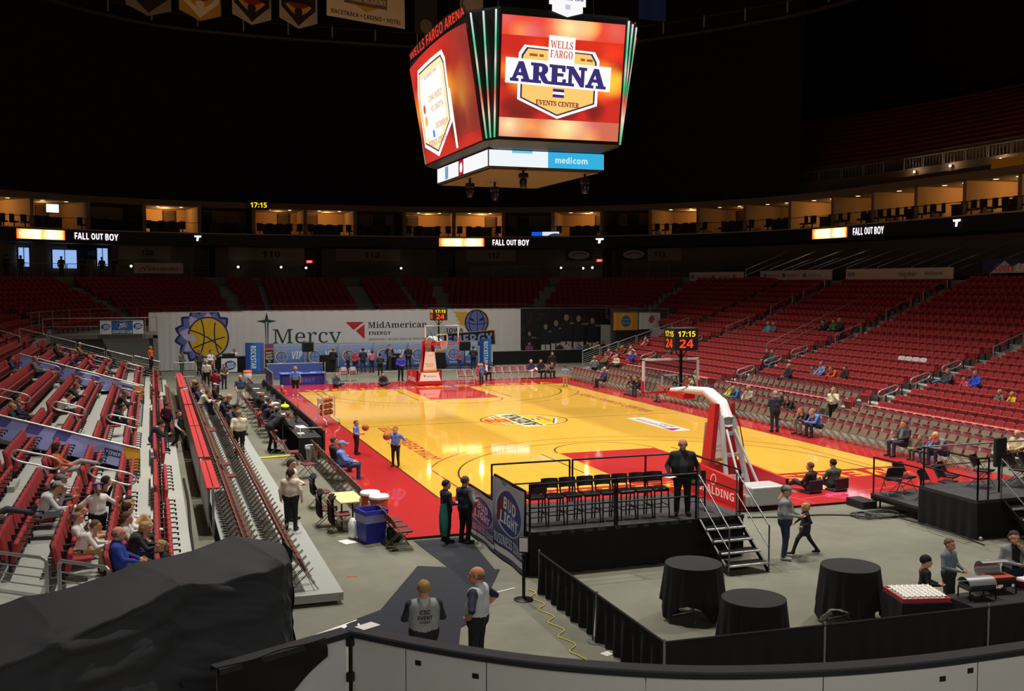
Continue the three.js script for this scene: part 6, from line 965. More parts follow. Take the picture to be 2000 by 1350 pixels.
// ---------- basketball goals ----------
function seg7(txt, x, y, w, h, c, col) { fit(c, txt, x, y, w, h, 'bold SZ monospace', col); }
const clockTex = canvas(256, 224, (c) => { c.fillStyle = '#0c0606'; c.fillRect(0, 0, 256, 224); fit(c, '17:15', 24, 84, 208, 60, 'bold SZ sans-serif', '#ffd820'); fit(c, '24', 40, 204, 170, 92, 'bold SZ sans-serif', '#ff3a18'); });
const clockM = new THREE.MeshStandardMaterial({ color: 0x060404, emissive: 0xffffff, emissiveMap: clockTex, emissiveIntensity: 1.3, roughness: 0.5 });
function goal(sz, label) { // built for the near end, turned round for the far one
  const t = thing('basketball_goal', label, 'basketball goal', [0, 0, 0], sz > 0 ? 0 : Math.PI), Y = 0.06;
  const padR = M(0xc0202a, { roughness: 0.5 }), white = M(0xd9dadc, { roughness: 0.45 }), grey = M(0xb9bbbe, { metalness: 0.3, roughness: 0.45 });
  // base chassis
  obj('chassis', [rb(1.1, 0.28, 2.4, 0.04, 0.0, Y + 0.2, 17.1), rb(1.0, 0.5, 0.75, 0.05, 0.05, Y + 0.32, 18.0)], grey, t);
  const sp = canvas(384, 160, (c) => { c.fillStyle = '#bd1f29'; c.fillRect(0, 0, 384, 160); fit(c, 'SPALDING', 40, 132, 310, 52, 'bold SZ sans-serif', '#f2eeea'); c.strokeStyle = '#f2eeea'; c.lineWidth = 6; c.beginPath(); c.ellipse(170, 42, 20, 30, 0.4, 0, 7); c.stroke(); });
  const sm = new THREE.MeshStandardMaterial({ map: sp, roughness: 0.5 });
  for (const s of [-1, 1]) { // side pads, high at the front
    const q = obj('side_pad', [sharp(surf(1, 3, (u, v) => { const z = 15.85 + u * 2.4, top = 0.84 - u * 0.12, [dx, y] = [[0.0, 0], [0.0, top], [0.09, top], [0.09, 0]][Math.round(v * 3)]; return [s * (0.72 - dx), Y + y, z]; }))], padR, t);
    obj('pad_print', [surf(1, 1, (u, v) => { const uu = s < 0 ? u : 1 - u, z = 15.9 + uu * 2.3; return [s * 0.725, Y + 0.03 + v * (0.77 - uu * 0.11), z]; })], sm, q);
  }
  // front pads: white lower and upper panels with red edges
  const fp = canvas(256, 384, (c) => { c.fillStyle = '#eceaea'; c.fillRect(0, 0, 256, 384); c.fillStyle = '#e0a020'; c.fillRect(0, 352, 256, 32); fit(c, 'MidAmerican', 40, 250, 180, 30, 'bold SZ serif', '#c9a040'); fit(c, 'ENERGY', 60, 290, 140, 24, 'bold SZ sans-serif', '#c9a040'); c.strokeStyle = '#333'; c.lineWidth = 6; c.beginPath(); c.moveTo(90, 70); c.lineTo(110, 90); c.moveTo(130, 60); c.quadraticCurveTo(160, 110, 200, 60); c.stroke(); });
  const fp2 = canvas(256, 128, (c) => { c.fillStyle = '#f0eeee'; c.fillRect(0, 0, 256, 128); c.fillStyle = '#b42f36'; c.beginPath(); c.moveTo(40, 40); c.lineTo(80, 40); c.lineTo(66, 74); c.fill(); fit(c, 'MidAmerican', 90, 66, 130, 20, 'bold SZ serif', '#44484c'); });
  const trap = (w0, w1, y0, y1, z0, z1) => surf(1, 1, (u, v) => { const w = w0 + (w1 - w0) * v; return [(0.5 - u) * w, Y + y0 + (y1 - y0) * v, z0 + (z1 - z0) * v]; });
  obj('front_base_pad', [rb(1.45, 0.24, 0.2, 0.04, 0, Y + 0.13, 15.75)], padR, t); obj('front_lower_print', [trap(1.25, 1.0, 0.25, 0.72, 15.66, 15.7)], new THREE.MeshStandardMaterial({ map: fp2, roughness: 0.5 }), t); obj('front_lower_pad', [rb(1.3, 0.55, 0.2, 0.04, 0, Y + 0.48, 15.82)], padR, t);
  obj('front_upper_print', [trap(0.8, 0.55, 0.78, 1.9, 15.7, 15.66)], new THREE.MeshStandardMaterial({ map: fp, roughness: 0.5 }), t);
  for (const s of [-1, 1]) obj('mast_pad', [sharp(surf(1, 3, (u, v) => { const y = 0.72 + u * 1.75, z = 15.72 + u * 0.25, [a, b] = [[0, 0], [0, 0.5], [0.14, 0.5], [0.14, 0]][Math.round(v * 3)]; return [s * (0.43 - 0.12 * u - a), Y + y, z + b * (1 - 0.4 * u)]; }))], padR, t);
  // lattice mast
  const tp = [0.2, 2.2, 16.2], L = []; for (const s of [-1, 1]) L.push(sbar([s * 0.33, Y + 0.3, 16.95], [s * 0.16, Y + 2.15, 16.35], 0.11, 0.11)); for (const k of [0.15, 0.45, 0.75, 0.97]) { const w = 0.33 - 0.17 * k, y = Y + 0.3 + 1.85 * k, z = 16.95 - 0.6 * k; L.push(sbar([-w, y, z], [w, y, z], 0.09, 0.09)); }
  obj('lattice_mast', L, grey, t); obj('rear_strut', [sbar([-0.3, Y + 0.25, 17.7], [-0.12, Y + 1.8, 16.55], 0.05, 0.05), sbar([0.3, Y + 0.25, 17.7], [0.12, Y + 1.8, 16.55], 0.05, 0.05)], grey, t);
  // arm
  const arm = surf(16, 8, (u, v) => { const P = [[16.45, 2.0], [16.1, 2.45], [15.3, 2.72], [14.2, 2.66], [13.35, 2.55]], k = u * 4, i = Math.min(3, Math.floor(k)), f = k - i, z = P[i][0] + (P[i + 1][0] - P[i][0]) * f, y = P[i][1] + (P[i + 1][1] - P[i][1]) * f, a = v * 6.2832; return [0.17 * Math.sign(Math.cos(a)) * Math.pow(Math.abs(Math.cos(a)), 0.5), Y + y + 0.14 * (1 - 0.3 * u) * Math.sign(Math.sin(a)) * Math.pow(Math.abs(Math.sin(a)), 0.5), z]; });
  obj('arm', [arm], white, t); obj('arm_front_pad', [rb(0.42, 0.2, 1.0, 0.05, 0, Y + 2.47, 13.75)], padR, t);
  obj('brace_rods', [bar([-0.62, 3.2, 13.2], [-0.1, 2.8, 14.5], 0.02, 5), bar([0.62, 3.2, 13.2], [0.1, 2.8, 14.5], 0.02, 5), pipe([[0, Y + 2.85, 14.9], [0.14, Y + 2.75, 15.8], [0.24, Y + 2.1, 16.5], [0.3, Y + 1.2, 16.8]], 0.015, 5)], mt.blackMetal, t);
  // backboard 1.83 wide
  const zb = 13.1, y0 = 2.57, y1 = 3.54, hw = 0.915;
  const bb = obj('backboard', [bx(2 * hw, y1 - y0, 0.012, 0, (y0 + y1) / 2, zb)], new THREE.MeshPhysicalMaterial({ color: 0xe6eef0, roughness: 0.03, transmission: 1, thickness: 0, ior: 1.3 }), t);
  obj('board_frame', [bx(2 * hw + 0.06, 0.06, 0.06, 0, y1, zb), bx(0.06, y1 - y0, 0.06, -hw, (y0 + y1) / 2, zb), bx(0.06, y1 - y0, 0.06, hw, (y0 + y1) / 2, zb)], white, bb);
  obj('board_pad', [rb(2 * hw + 0.14, 0.07, 0.1, 0.02, 0, y0 - 0.02, zb), rb(0.08, 0.4, 0.1, 0.02, -hw - 0.03, y0 + 0.14, zb), rb(0.08, 0.4, 0.1, 0.02, hw + 0.03, y0 + 0.14, zb)], padR, bb);
  obj('target_square', [bx(0.6, 0.05, 0.016, 0, 3.06, zb - 0.01), bx(0.6, 0.05, 0.016, 0, 2.68, zb - 0.01), bx(0.05, 0.4, 0.016, -0.29, 2.87, zb - 0.01), bx(0.05, 0.4, 0.016, 0.29, 2.87, zb - 0.01)], white, bb);
  const rim = new THREE.TorusGeometry(0.23, 0.012, 8, 28); rim.rotateX(E2); rim.translate(0, 2.68, zb - 0.38); obj('rim', [rim, bx(0.16, 0.1, 0.16, 0, 2.66, zb - 0.1)], M(0xd8481c, { roughness: 0.4 }), t);
  const net = []; for (let k = 0; k < 12; k++) for (const q of [1, -1]) { const a = k * 0.5236, b = a + q * 0.5236, c = b + q * 0.4; net.push(bar([0.22 * Math.cos(a), 2.67, zb - 0.38 + 0.22 * Math.sin(a)], [0.17 * Math.cos(b), 2.47, zb - 0.38 + 0.17 * Math.sin(b)], 0.004, 3), bar([0.17 * Math.cos(b), 2.47, zb - 0.38 + 0.17 * Math.sin(b)], [0.14 * Math.cos(c), 2.28, zb - 0.38 + 0.14 * Math.sin(c)], 0.004, 3)); } obj('net', net, M(0xe8e2dc), t);
  // shot clock on its post
  const cx = sz > 0 ? 0.28 : 0.15, pl = sz > 0 ? 0.28 : 0.15;
  obj('clock_post', [sbar([cx, 2.6, 13.2], [cx, 3.9, 13.2], 0.07, 0.07), bar([cx, 3.55, 13.2], [cx - 0.28, 3.9, 13.2], 0.02, 5), bar([cx, 3.55, 13.2], [cx + 0.28, 3.9, 13.2], 0.02, 5)], mt.blackMetal, t);
  const ck = obj('shot_clock', [bx(0.78, 0.66, 0.7, cx, 4.16, 13.2)], mt.blackPlastic, t); for (let k = 0; k < 4; k++) { const g = new THREE.PlaneGeometry(k % 2 ? 0.66 : 0.74, 0.62); g.translate(0, 0, k % 2 ? 0.394 : 0.354); g.rotateY(k * E2); g.translate(cx, 4.16, 13.2); obj('clock_face', g, clockM, ck); }
  return t;
}
goal(1, 'basketball goal at the near baseline seen from behind, red pads and white arm'); goal(-1, 'basketball goal at the far baseline with white front pads and glass backboard');
{ const p = ring(97.2, 20.1), t = thing('game_clock', 'yellow digital clock reading 17:15 on the suite wall', 'clock', [p[0], 12.55, p[1]], p[2]); obj('clock_box', rb(1.9, 0.8, 0.2, 0.03), mt.blackPlastic, t); const g = new THREE.PlaneGeometry(1.6, 0.6); g.translate(0, 0, 0.11); obj('clock_face', g, new THREE.MeshStandardMaterial({ color: 0, emissive: 0xffffff, emissiveIntensity: 1.3, emissiveMap: canvas(192, 72, (c) => { c.fillStyle = '#080604'; c.fillRect(0, 0, 192, 72); fit(c, '17:15', 10, 62, 172, 52, 'bold SZ sans-serif', '#ffd020'); }) }), t); }
// ---------- near stage with bar stools ----------
const deckM = M(0x2c2e33, { roughness: 0.6 });
function stageRail(L, pts, r = 0.02) { for (let i = 0; i < pts.length - 1; i++) L.push(polyPipe([[...pts[i]], [pts[i][0], pts[i][1] + 0.95, pts[i][2]], [pts[i + 1][0], pts[i + 1][1] + 0.95, pts[i + 1][2]], [...pts[i + 1]]], r, 6), bar([pts[i][0], pts[i][1] + 0.48, pts[i][2]], [pts[i + 1][0], pts[i + 1][1] + 0.48, pts[i + 1][2]], r * 0.8, 6)); return L; }
function skirt(x0, z0, x1, z1, y0, y1, n = 60, amp = 0.025) { const L = Math.hypot(x1 - x0, z1 - z0), nx = (z1 - z0) / L, nz = -(x1 - x0) / L; return surf(n, 4, (u, v) => { const f = amp * (Math.sin(u * L * 19) + 0.6 * Math.sin(u * L * 7.3 + 1)) * (1.15 - v); return [x0 + (x1 - x0) * u - nx * f, y0 + (y1 - y0) * v, z0 + (z1 - z0) * u - nz * f]; }); }
function stairs(t, x0, x1, z0, dz, y, n) { // descending towards +z
  for (let i = 0; i < n; i++) { const yy = y * (n - i) / (n + 1), z = z0 + dz * (i + 0.5) / n; obj('tread', [rb(x1 - x0, 0.035, dz / n, 0.008, (x0 + x1) / 2, yy, z)], mt.blackMetal, t); obj('nosing', [rb(x1 - x0, 0.045, 0.05, 0.012, (x0 + x1) / 2, yy + 0.004, z + dz / n / 2)], M(0xc4c6c8, { metalness: 0.7, roughness: 0.3 }), t); }
  for (const x of [x0, x1]) { obj('stringer', [sbar([x, y - 0.05, z0], [x, 0.03, z0 + dz], 0.04, 0.1)], mt.blackMetal, t); obj('stair_rail', [polyPipe([[x, y, z0 - 0.05], [x, y + 0.92, z0 - 0.05], [x, 0.95, z0 + dz], [x, 0, z0 + dz]], 0.018, 6), bar([x, y + 0.46, z0 - 0.05], [x, 0.5, z0 + dz], 0.014, 6)], M(0x6a6c70, { metalness: 0.6, roughness: 0.35 }), t); }
}
{
  const t = thing('viewing_stage', 'black raised stage platform with rails and bar stools behind the near baseline', 'stage', [0, 0, 0]), H = 0.9;
  obj('deck', [bx(3.75, 0.08, 2.5, -5.95, H - 0.04, 20.75), bx(1.15, 0.08, 2.5, -3.5, H - 0.04, 20.75)], deckM, t);
  obj('skirt', [skirt(-7.8, 22.0, -2.95, 22.0, 0.02, H - 0.02, 90), skirt(-2.95, 22.0, -2.95, 19.5, 0.02, H - 0.02, 40), skirt(-7.8, 19.5, -7.8, 22.0, 0.02, H - 0.02, 40)], mt.blackCloth, t);
  obj('front_rail', stageRail([], [[-7.8, H, 21.98], [-5.95, H, 21.98]], 0.022), mt.blackMetal, t); obj('front_rail', stageRail([], [[-5.9, H, 21.98], [-4.08, H, 21.98]], 0.022), mt.blackMetal, t);
  obj('rear_rail', stageRail([], [[-7.8, H, 19.55], [-5.95, H, 19.55]], 0.022), mt.blackMetal, t); obj('rear_rail', stageRail([], [[-5.88, H, 19.55], [-4.05, H, 19.55], [-2.98, H, 19.55]], 0.022), mt.blackMetal, t); obj('side_rail', stageRail([], [[-2.98, H, 19.55], [-2.98, H, 21.9]], 0.022), mt.blackMetal, t);
  const s = thing('stage_stairs', 'black four-step stairs with chrome edges and handrails leading up to the bar stool stage', 'stairs', [0, 0, 0]); stairs(s, -4.02, -3.1, 22.02, 1.2, 0.9, 4);
  // bar stools
  const pad = M(0x14161a, { roughness: 0.22 }), wood = M(0x281316, { roughness: 0.5 });
  const mk = () => { const k = thing('bar_stool', 'x', 'stool', [0, 0, 0]); obj('seat', rb(0.4, 0.07, 0.38, 0.03, 0, 0.58, 0.02), pad, k); obj('backrest', [surf(8, 3, (u, v) => [(u - 0.5) * 0.4, 0.7 + v * 0.2, -0.2 - 0.05 * (1 - Math.pow(2 * u - 1, 2)) - v * 0.02]), surf(8, 3, (u, v) => [(0.5 - u) * 0.4, 0.7 + v * 0.2, -0.225 - 0.05 * (1 - Math.pow(2 * u - 1, 2)) - v * 0.02])], wood, k); for (const x of [-1, 1]) { obj('leg', polyPipe([[x * 0.19, 0, -0.22], [x * 0.18, 0.56, -0.17], [x * 0.19, 0.9, -0.22]], 0.017, 6), mt.blackMetal, k); obj('leg', bar([x * 0.19, 0, 0.22], [x * 0.17, 0.56, 0.17], 0.017, 6), mt.blackMetal, k); } obj('footrest', [bar([-0.19, 0.22, 0.2], [0.19, 0.22, 0.2], 0.012, 5), bar([-0.19, 0.2, -0.2], [0.19, 0.2, -0.2], 0.012, 5), bar([-0.19, 0.24, -0.2], [-0.19, 0.24, 0.2], 0.012, 5), bar([0.19, 0.24, -0.2], [0.19, 0.24, 0.2], 0.012, 5)], mt.blackMetal, k); return k; };
  const k0 = mk(); k0.scale.x = 0.9; const nm = ['leftmost', 'second from the left', 'third from the left', 'fourth from the left', 'fourth from the right', 'third from the right', 'second from the right', 'rightmost'];
  for (let i = 0; i < 8; i++) { const x = -7.5 + i * 0.4, lab = `black bar stool on the raised stage, ${nm[i]} of the row`; if (i) dup(k0, [x, H, 21.45], Math.PI + rr(-0.06, 0.06), lab, 'bar stools on the stage'); else { k0.position.set(x, H, 21.45); k0.rotation.y = Math.PI; k0.userData.label = lab; k0.userData.group = 'bar stools on the stage'; } }
  dup(k0, [-3.62, H, 21.2], 0.5, 'dark maroon bar stool beside the standing man at the top of the stage stairs'); 
  // beer banners on the left side of the stage
  const bud = canvas(384, 512, (c, W, Hh) => { const g = c.createLinearGradient(0, 0, 0, Hh); g.addColorStop(0, '#b8c2c8'); g.addColorStop(0.45, '#8fa6bc'); g.addColorStop(0.7, '#27427e'); g.addColorStop(1, '#1c2a58'); c.fillStyle = g; c.fillRect(0, 0, W, Hh); c.fillStyle = '#d9dde0'; c.fillRect(0, 440, W, 40); c.save(); c.translate(200, 190); c.rotate(0.1); c.fillStyle = '#c9ccd2'; c.beginPath(); c.ellipse(0, 0, 165, 150, 0, 0, 7); c.fill(); c.fillStyle = '#1b3c8c'; c.beginPath(); c.ellipse(6, 0, 152, 140, 0, 0, 7); c.fill(); c.fillStyle = '#7a1f2a'; c.beginPath(); c.ellipse(-110, 10, 26, 90, 0.2, 0, 7); c.fill(); c.fillStyle = '#2c64b4'; c.beginPath(); c.ellipse(20, 40, 90, 60, 0, 0, 7); c.fill(); fit(c, 'BUD', -85, -6, 180, 78, 'bold SZ sans-serif', '#f2f2ee'); fit(c, 'LIGHT', -110, 92, 235, 78, 'bold SZ sans-serif', '#f2f2ee'); c.restore(); fit(c, 'BUSINESS ZONE', 14, 420, 356, 64, 'bold SZ sans-serif', '#c9ced6'); });
  for (const [z0, z1, h, l] of [[18.15, 20.1, 1.16, 'lower'], [20.0, 21.95, 1.72, 'taller']]) { const q = thing('beer_banner', `${l} blue and silver printed banner panel at the side of the stage`, 'banner', [-7.88, 0, (z0 + z1) / 2], -E2), w = z1 - z0; obj('print', [surf(10, 6, (u, v) => [(u - 0.5) * w, 0.03 + v * (h - 0.05), 0.03 + 0.02 * Math.sin(u * 8 + v * 2)])], new THREE.MeshStandardMaterial({ map: bud, roughness: 0.5 }), q); obj('panel_frame', [polyPipe([[-w / 2, 0, 0], [-w / 2, h, 0], [w / 2, h, 0], [w / 2, 0, 0]], 0.022, 6), bx(w, h - 0.05, 0.01, 0, h / 2, -0.01)], mt.blackMetal, q); }
}
// ---------- stanchion, low curtain fence, tables ----------
{
  const t = thing('sign_stanchion', 'black stanchion post with round base and small white sign', 'stanchion', [-8.42, 0, 23.35]); obj('base', lathe([[0, 0], [0.18, 0], [0.18, 0.02], [0.05, 0.05], [0, 0.05]], 24), mt.blackMetal, t); obj('pole', bar([0, 0.04, 0], [0, 0.86, 0], 0.03, 10), mt.blackMetal, t); obj('sign_frame', [rb(0.2, 0.3, 0.02, 0.008, 0, 1.03, 0, -0.6)], mt.blackMetal, t); obj('sign_sheet', [rb(0.16, 0.25, 0.012, 0.003, -0.006, 1.03, 0.008, -0.6)], mt.white, t);
  const P = [[-8.02, 23.1], [-8.06, 25.85], [-8.08, 28.25], [-5.5, 28.37], [-2.55, 28.47], [0.2, 28.55]], H = 0.79, nm = ['running back beside the stage, far part', 'running back beside the stage, near part', 'facing the camera, left part', 'facing the camera, middle part', 'facing the camera, right part'];
  for (let i = 0; i < 5; i++) { const [a, b] = [P[i], P[i + 1]], q = thing('curtain_fence', `low black pleated curtain fence, ${nm[i]}`, 'curtain', [0, 0, 0]); obj('pleated_cloth', [skirt(a[0], a[1], b[0], b[1], 0.03, H, 110, 0.035)], mt.blackCloth, q); obj('top_bar', [bar([a[0], H, a[1]], [b[0], H, b[1]], 0.022, 6)], mt.blackCloth, q); obj('post', [bar([b[0], 0, b[1]], [b[0], H + 0.05, b[1]], 0.02, 8), cylY(0.16, 0.015, b[0], 0, b[1], 16)], M(0x8c8e90, { metalness: 0.6, roughness: 0.35 }), q); if (!i) obj('post', [bar([a[0], 0, a[1]], [a[0], H + 0.05, a[1]], 0.02, 8)], M(0x8c8e90, { metalness: 0.6, roughness: 0.35 }), q); }
  for (const [x, z, l] of [[-5.95, 25.24, 'nearest the stage stairs'], [-6.06, 27.33, 'in front, beside the low curtain fence'], [-3.47, 26.28, 'beside the red tray of white goods']]) {
    const q = thing('cocktail_table', `round high table under a black cloth, ${l}`, 'table', [x, 0, z]), H2 = 0.96, R = 0.49;
    obj('table_top', [lathe([[0, H2 + 0.006], [R - 0.01, H2 + 0.006], [R + 0.008, H2 - 0.006], [R + 0.008, H2 - 0.04]], 40)], M(0x15171c, { roughness: 0.8 }), q);
    obj('cloth', [surf(120, 12, (u, v) => { const a = u * 6.28319, corner = Math.pow(Math.abs(Math.cos(2 * a + x)), 4), low = 0.33 - 0.28 * corner, y = low + (H2 - low) * v, k = 1 - v, fold = (Math.sin(a * 16 + x * 3) * 0.6 + Math.sin(a * 27) * 0.4) * 0.02, r = R + 0.008 + k * (0.06 + fold * 1.6 + 0.03 * corner); return [r * Math.cos(a), y, r * Math.sin(a)]; })], mt.blackCloth, q);
    obj('pedestal', [bar([0, 0.05, 0], [0, H2, 0], 0.035, 10)], mt.steel, q); for (let k = 0; k < 4; k++) obj('foot', [bar([0, 0.1, 0], [0.36 * Math.cos(k * E2 + 0.4), 0.02, 0.36 * Math.sin(k * E2 + 0.4)], 0.02, 6)], mt.steel, q);
  }
}
{ // tray table and buffet
  const box = (name, label, x, z, w, d, h, ry) => { const q = thing(name, label, 'table', [x, 0, z], ry); obj('table_top', [rb(w, 0.03, d, 0.01, 0, h - 0.015, 0)], M(0x191c22, { roughness: 0.85 }), q); obj('skirt', [skirt(-w / 2, d / 2, w / 2, d / 2, 0.02, h - 0.01, 60, 0.015), skirt(w / 2, d / 2, w / 2, -d / 2, 0.02, h - 0.01, 40, 0.015), skirt(w / 2, -d / 2, -w / 2, -d / 2, 0.02, h - 0.01, 60, 0.015), skirt(-w / 2, -d / 2, -w / 2, d / 2, 0.02, h - 0.01, 40, 0.015)], mt.blackCloth, q); return q; };
  box('serving_table', 'black-skirted square table holding the red tray', -3.0, 27.38, 0.84, 0.78, 0.7, -0.25);
  const tr = thing('serving_tray', 'large shallow red tray heaped with white food boats', 'tray', [-3.0, 0.7, 27.38], -0.25), red = M(0xb03040, { roughness: 0.5 }); obj('tray_base', [bx(0.78, 0.015, 0.7, 0, 0.01, 0)], red, tr); obj('tray_rim', [bx(0.8, 0.06, 0.025, 0, 0.03, 0.35), bx(0.8, 0.06, 0.025, 0, 0.03, -0.35), bx(0.025, 0.06, 0.7, 0.39, 0.03, 0), bx(0.025, 0.06, 0.7, -0.39, 0.03, 0)], red, tr);
  const boat = (() => { const s = surf(8, 6, (u, v) => { const a = (u - 0.5) * 2, b = (v - 0.5) * 2; return [a * 0.041, 0.02 * (a * a * a * a + b * b * b * b), b * 0.05]; }); return s; })(), bm = M(0xeeeeea, { roughness: 0.8 });
  let b0 = null; for (let k = 0; k < 96; k++) { const lay = Math.floor(k / 48), q = k % 48, x = (q % 8 - 3.5) * 0.09, z = (Math.floor(q / 8) - 2.5) * 0.108, c = Math.cos(-0.25), s = Math.sin(-0.25), pos = [-3.0 + x * c + z * s, 0.722 + lay * 0.045, 27.38 - x * s + z * c]; if (!b0) { b0 = tag(obj('paper_boat', boat, bm), 'small white paper food boat in the red tray', 'paper boat', 'white paper boats in the red tray'); b0.position.set(...pos); } else dup(b0, pos, -0.25 + rr(-0.05, 0.05)); }
  box('buffet_table', 'long black-clothed buffet table at the right edge with chafing dishes', -0.75, 27.85, 3.6, 0.72, 0.7, 0.0);
  const st = M(0x55575a, { metalness: 0.8, roughness: 0.25 }), lid = M(0xd4d6da, { metalness: 0.75, roughness: 0.28 });
  for (const [x, z, ry, l, open] of [[-2.15, 27.8, -0.12, 'silver chafing dish next to the red tray', false], [-1.55, 27.62, -0.12, 'silver chafing dish with open red-lined lid, right of the other one', true]]) {
    const q = thing('chafing_dish', l, 'chafing dish', [x, 0.7, z], ry); obj('water_pan', [rb(0.5, 0.1, 0.32, 0.03, 0, 0.2, 0)], st, q); obj('frame', [polyPipe([[-0.24, 0, 0.15], [-0.24, 0.17, 0.15], [0.24, 0.17, 0.15], [0.24, 0, 0.15]], 0.012), polyPipe([[-0.24, 0, -0.15], [-0.24, 0.17, -0.15], [0.24, 0.17, -0.15], [0.24, 0, -0.15]], 0.012)], mt.blackMetal, q);
    obj('lid', [open ? (() => { const g = surf(12, 8, (u, v) => { const a = v * Math.PI; return [(u - 0.5) * 0.5, 0.16 * Math.sin(a), -0.15 * Math.cos(a)]; }); g.rotateX(-1.1); g.translate(0, 0.34, -0.12); return g; })() : surf(12, 8, (u, v) => { const a = v * Math.PI; return [(u - 0.5) * 0.5, 0.25 + 0.11 * Math.sin(a), -0.16 * Math.cos(a)]; })], lid, q); obj('fuel_can', [cylY(0.04, 0.05, -0.1, 0, 0, 12), cylY(0.04, 0.05, 0.12, 0, 0, 12)], st, q); if (open) obj('food_pan', [rb(0.46, 0.03, 0.28, 0.01, 0, 0.26, 0)], M(0xa83a28), q);
  }
  const bw = thing('basket', 'maroon basket with white napkins at the right end of the buffet', 'basket', [-0.95, 0.7, 27.6]); obj('basket_body', lathe([[0, 0.01], [0.14, 0.01], [0.18, 0.14], [0.165, 0.14], [0.13, 0.03], [0, 0.03]], 18), M(0x6a1c34), bw); obj('napkins', [rb(0.2, 0.08, 0.2, 0.03, 0, 0.13, 0)], mt.white, bw);
}
// ---------- right-hand stage ----------
{
  const t = thing('side_stage', 'black two-level stage platform with rails at the right behind the near baseline', 'stage', [0, 0, 0]);
  obj('lower_deck', [bx(4.2, 0.07, 1.9, 4.95, 0.33, 19.75)], deckM, t); obj('upper_deck', [bx(5.6, 0.08, 1.9, 5.6, 0.87, 21.6)], deckM, t); obj('step_block', [rb(0.45, 0.2, 0.7, 0.02, 2.65, 0.1, 18.7)], mt.blackPlastic, t);
  obj('skirt', [skirt(2.8, 22.55, 8.4, 22.55, 0.02, 0.83, 90), skirt(2.8, 20.65, 2.8, 22.55, 0.02, 0.83, 40)], mt.blackCloth, t); obj('truss', [...[19, 20.4].flatMap((z) => [3.0, 4.5, 6].map((x) => bar([x, 0, z], [x, 0.3, z], 0.025, 6))), bx(4.1, 0.08, 0.05, 4.95, 0.25, 20.6), bx(0.05, 0.1, 1.9, 2.88, 0.26, 19.75)], mt.blackMetal, t);
  obj('lower_rail', stageRail([], [[2.9, 0.36, 18.85], [2.9, 0.36, 20.6]], 0.022), mt.blackMetal, t); obj('upper_rail', stageRail([], [[2.85, 0.91, 20.75], [2.85, 0.91, 22.5]], 0.022), mt.blackMetal, t); obj('upper_rail', stageRail([], [[2.85, 0.91, 22.5], [3.15, 0.91, 22.5]], 0.022), mt.blackMetal, t); obj('rear_rail', stageRail([], [[2.9, 0.91, 20.7], [5.2, 0.91, 20.7], [7.4, 0.91, 20.7]], 0.022), mt.rail, t);
  const s = thing('stage_stairs', 'black stairs with chrome edges going up to the right-hand stage', 'stairs', [0, 0, 0]); stairs(s, 3.5, 4.6, 22.58, 1.2, 0.9, 4);
  const box = obj('caster', [ell(0.05, 0.05, 0.05, 2.86, 0.05, 22.62)], mt.steel, t);
  const pos = [[3.2, 0.365, 19.2, 'dark maroon folding chair at the left end of the low stage deck'], [3.75, 0.365, 19.0, 'maroon folding chair in the middle of the low stage deck, farther one'], [3.6, 0.365, 20.1, 'maroon folding chair in the middle of the low stage deck, nearer one'], [4.3, 0.365, 19.9, 'maroon folding chair at the right end of the low stage deck'], [4.9, 0.365, 19.3, 'maroon folding chair at the back of the low stage deck'], [4.1, 0.91, 21.3, 'maroon folding chair at the left end of the upper stage deck'], [5.0, 0.91, 21.5, 'maroon folding chair in the middle of the upper stage deck'], [5.5, 0.91, 21.4, 'maroon folding chair at the right end of the upper stage deck']];
  for (const [x, y, z, l] of pos) chair(chairDark, [x, y, z], Math.PI - 0.35 + rr(-0.15, 0.15), l);
  const mon = thing('covered_monitor', 'dark grey padded panel standing on a pole on the right-hand stage', 'panel', [4.05, 0.91, 21.9], 0.2); obj('panel', [rb(0.42, 0.7, 0.1, 0.04, 0, 0.95, 0)], M(0x2b2729, { roughness: 0.8 }), mon); obj('pole', bar([0, 0, 0], [0, 0.65, 0], 0.025, 8), mt.blackMetal, mon);
  const tb = thing('tall_table', 'tall black table at the right end of the upper stage deck', 'table', [6.1, 0.91, 21.9]); obj('table_top', [rb(0.9, 0.04, 0.6, 0.01, 0, 0.92, 0)], M(0xb9bcc0, { metalness: 0.6, roughness: 0.3 }), tb); for (const x of [-0.4, 0.4]) for (const z of [-0.25, 0.25]) obj('leg', bar([x, 0, z], [x, 0.9, z], 0.025, 6), mt.blackMetal, tb);
}
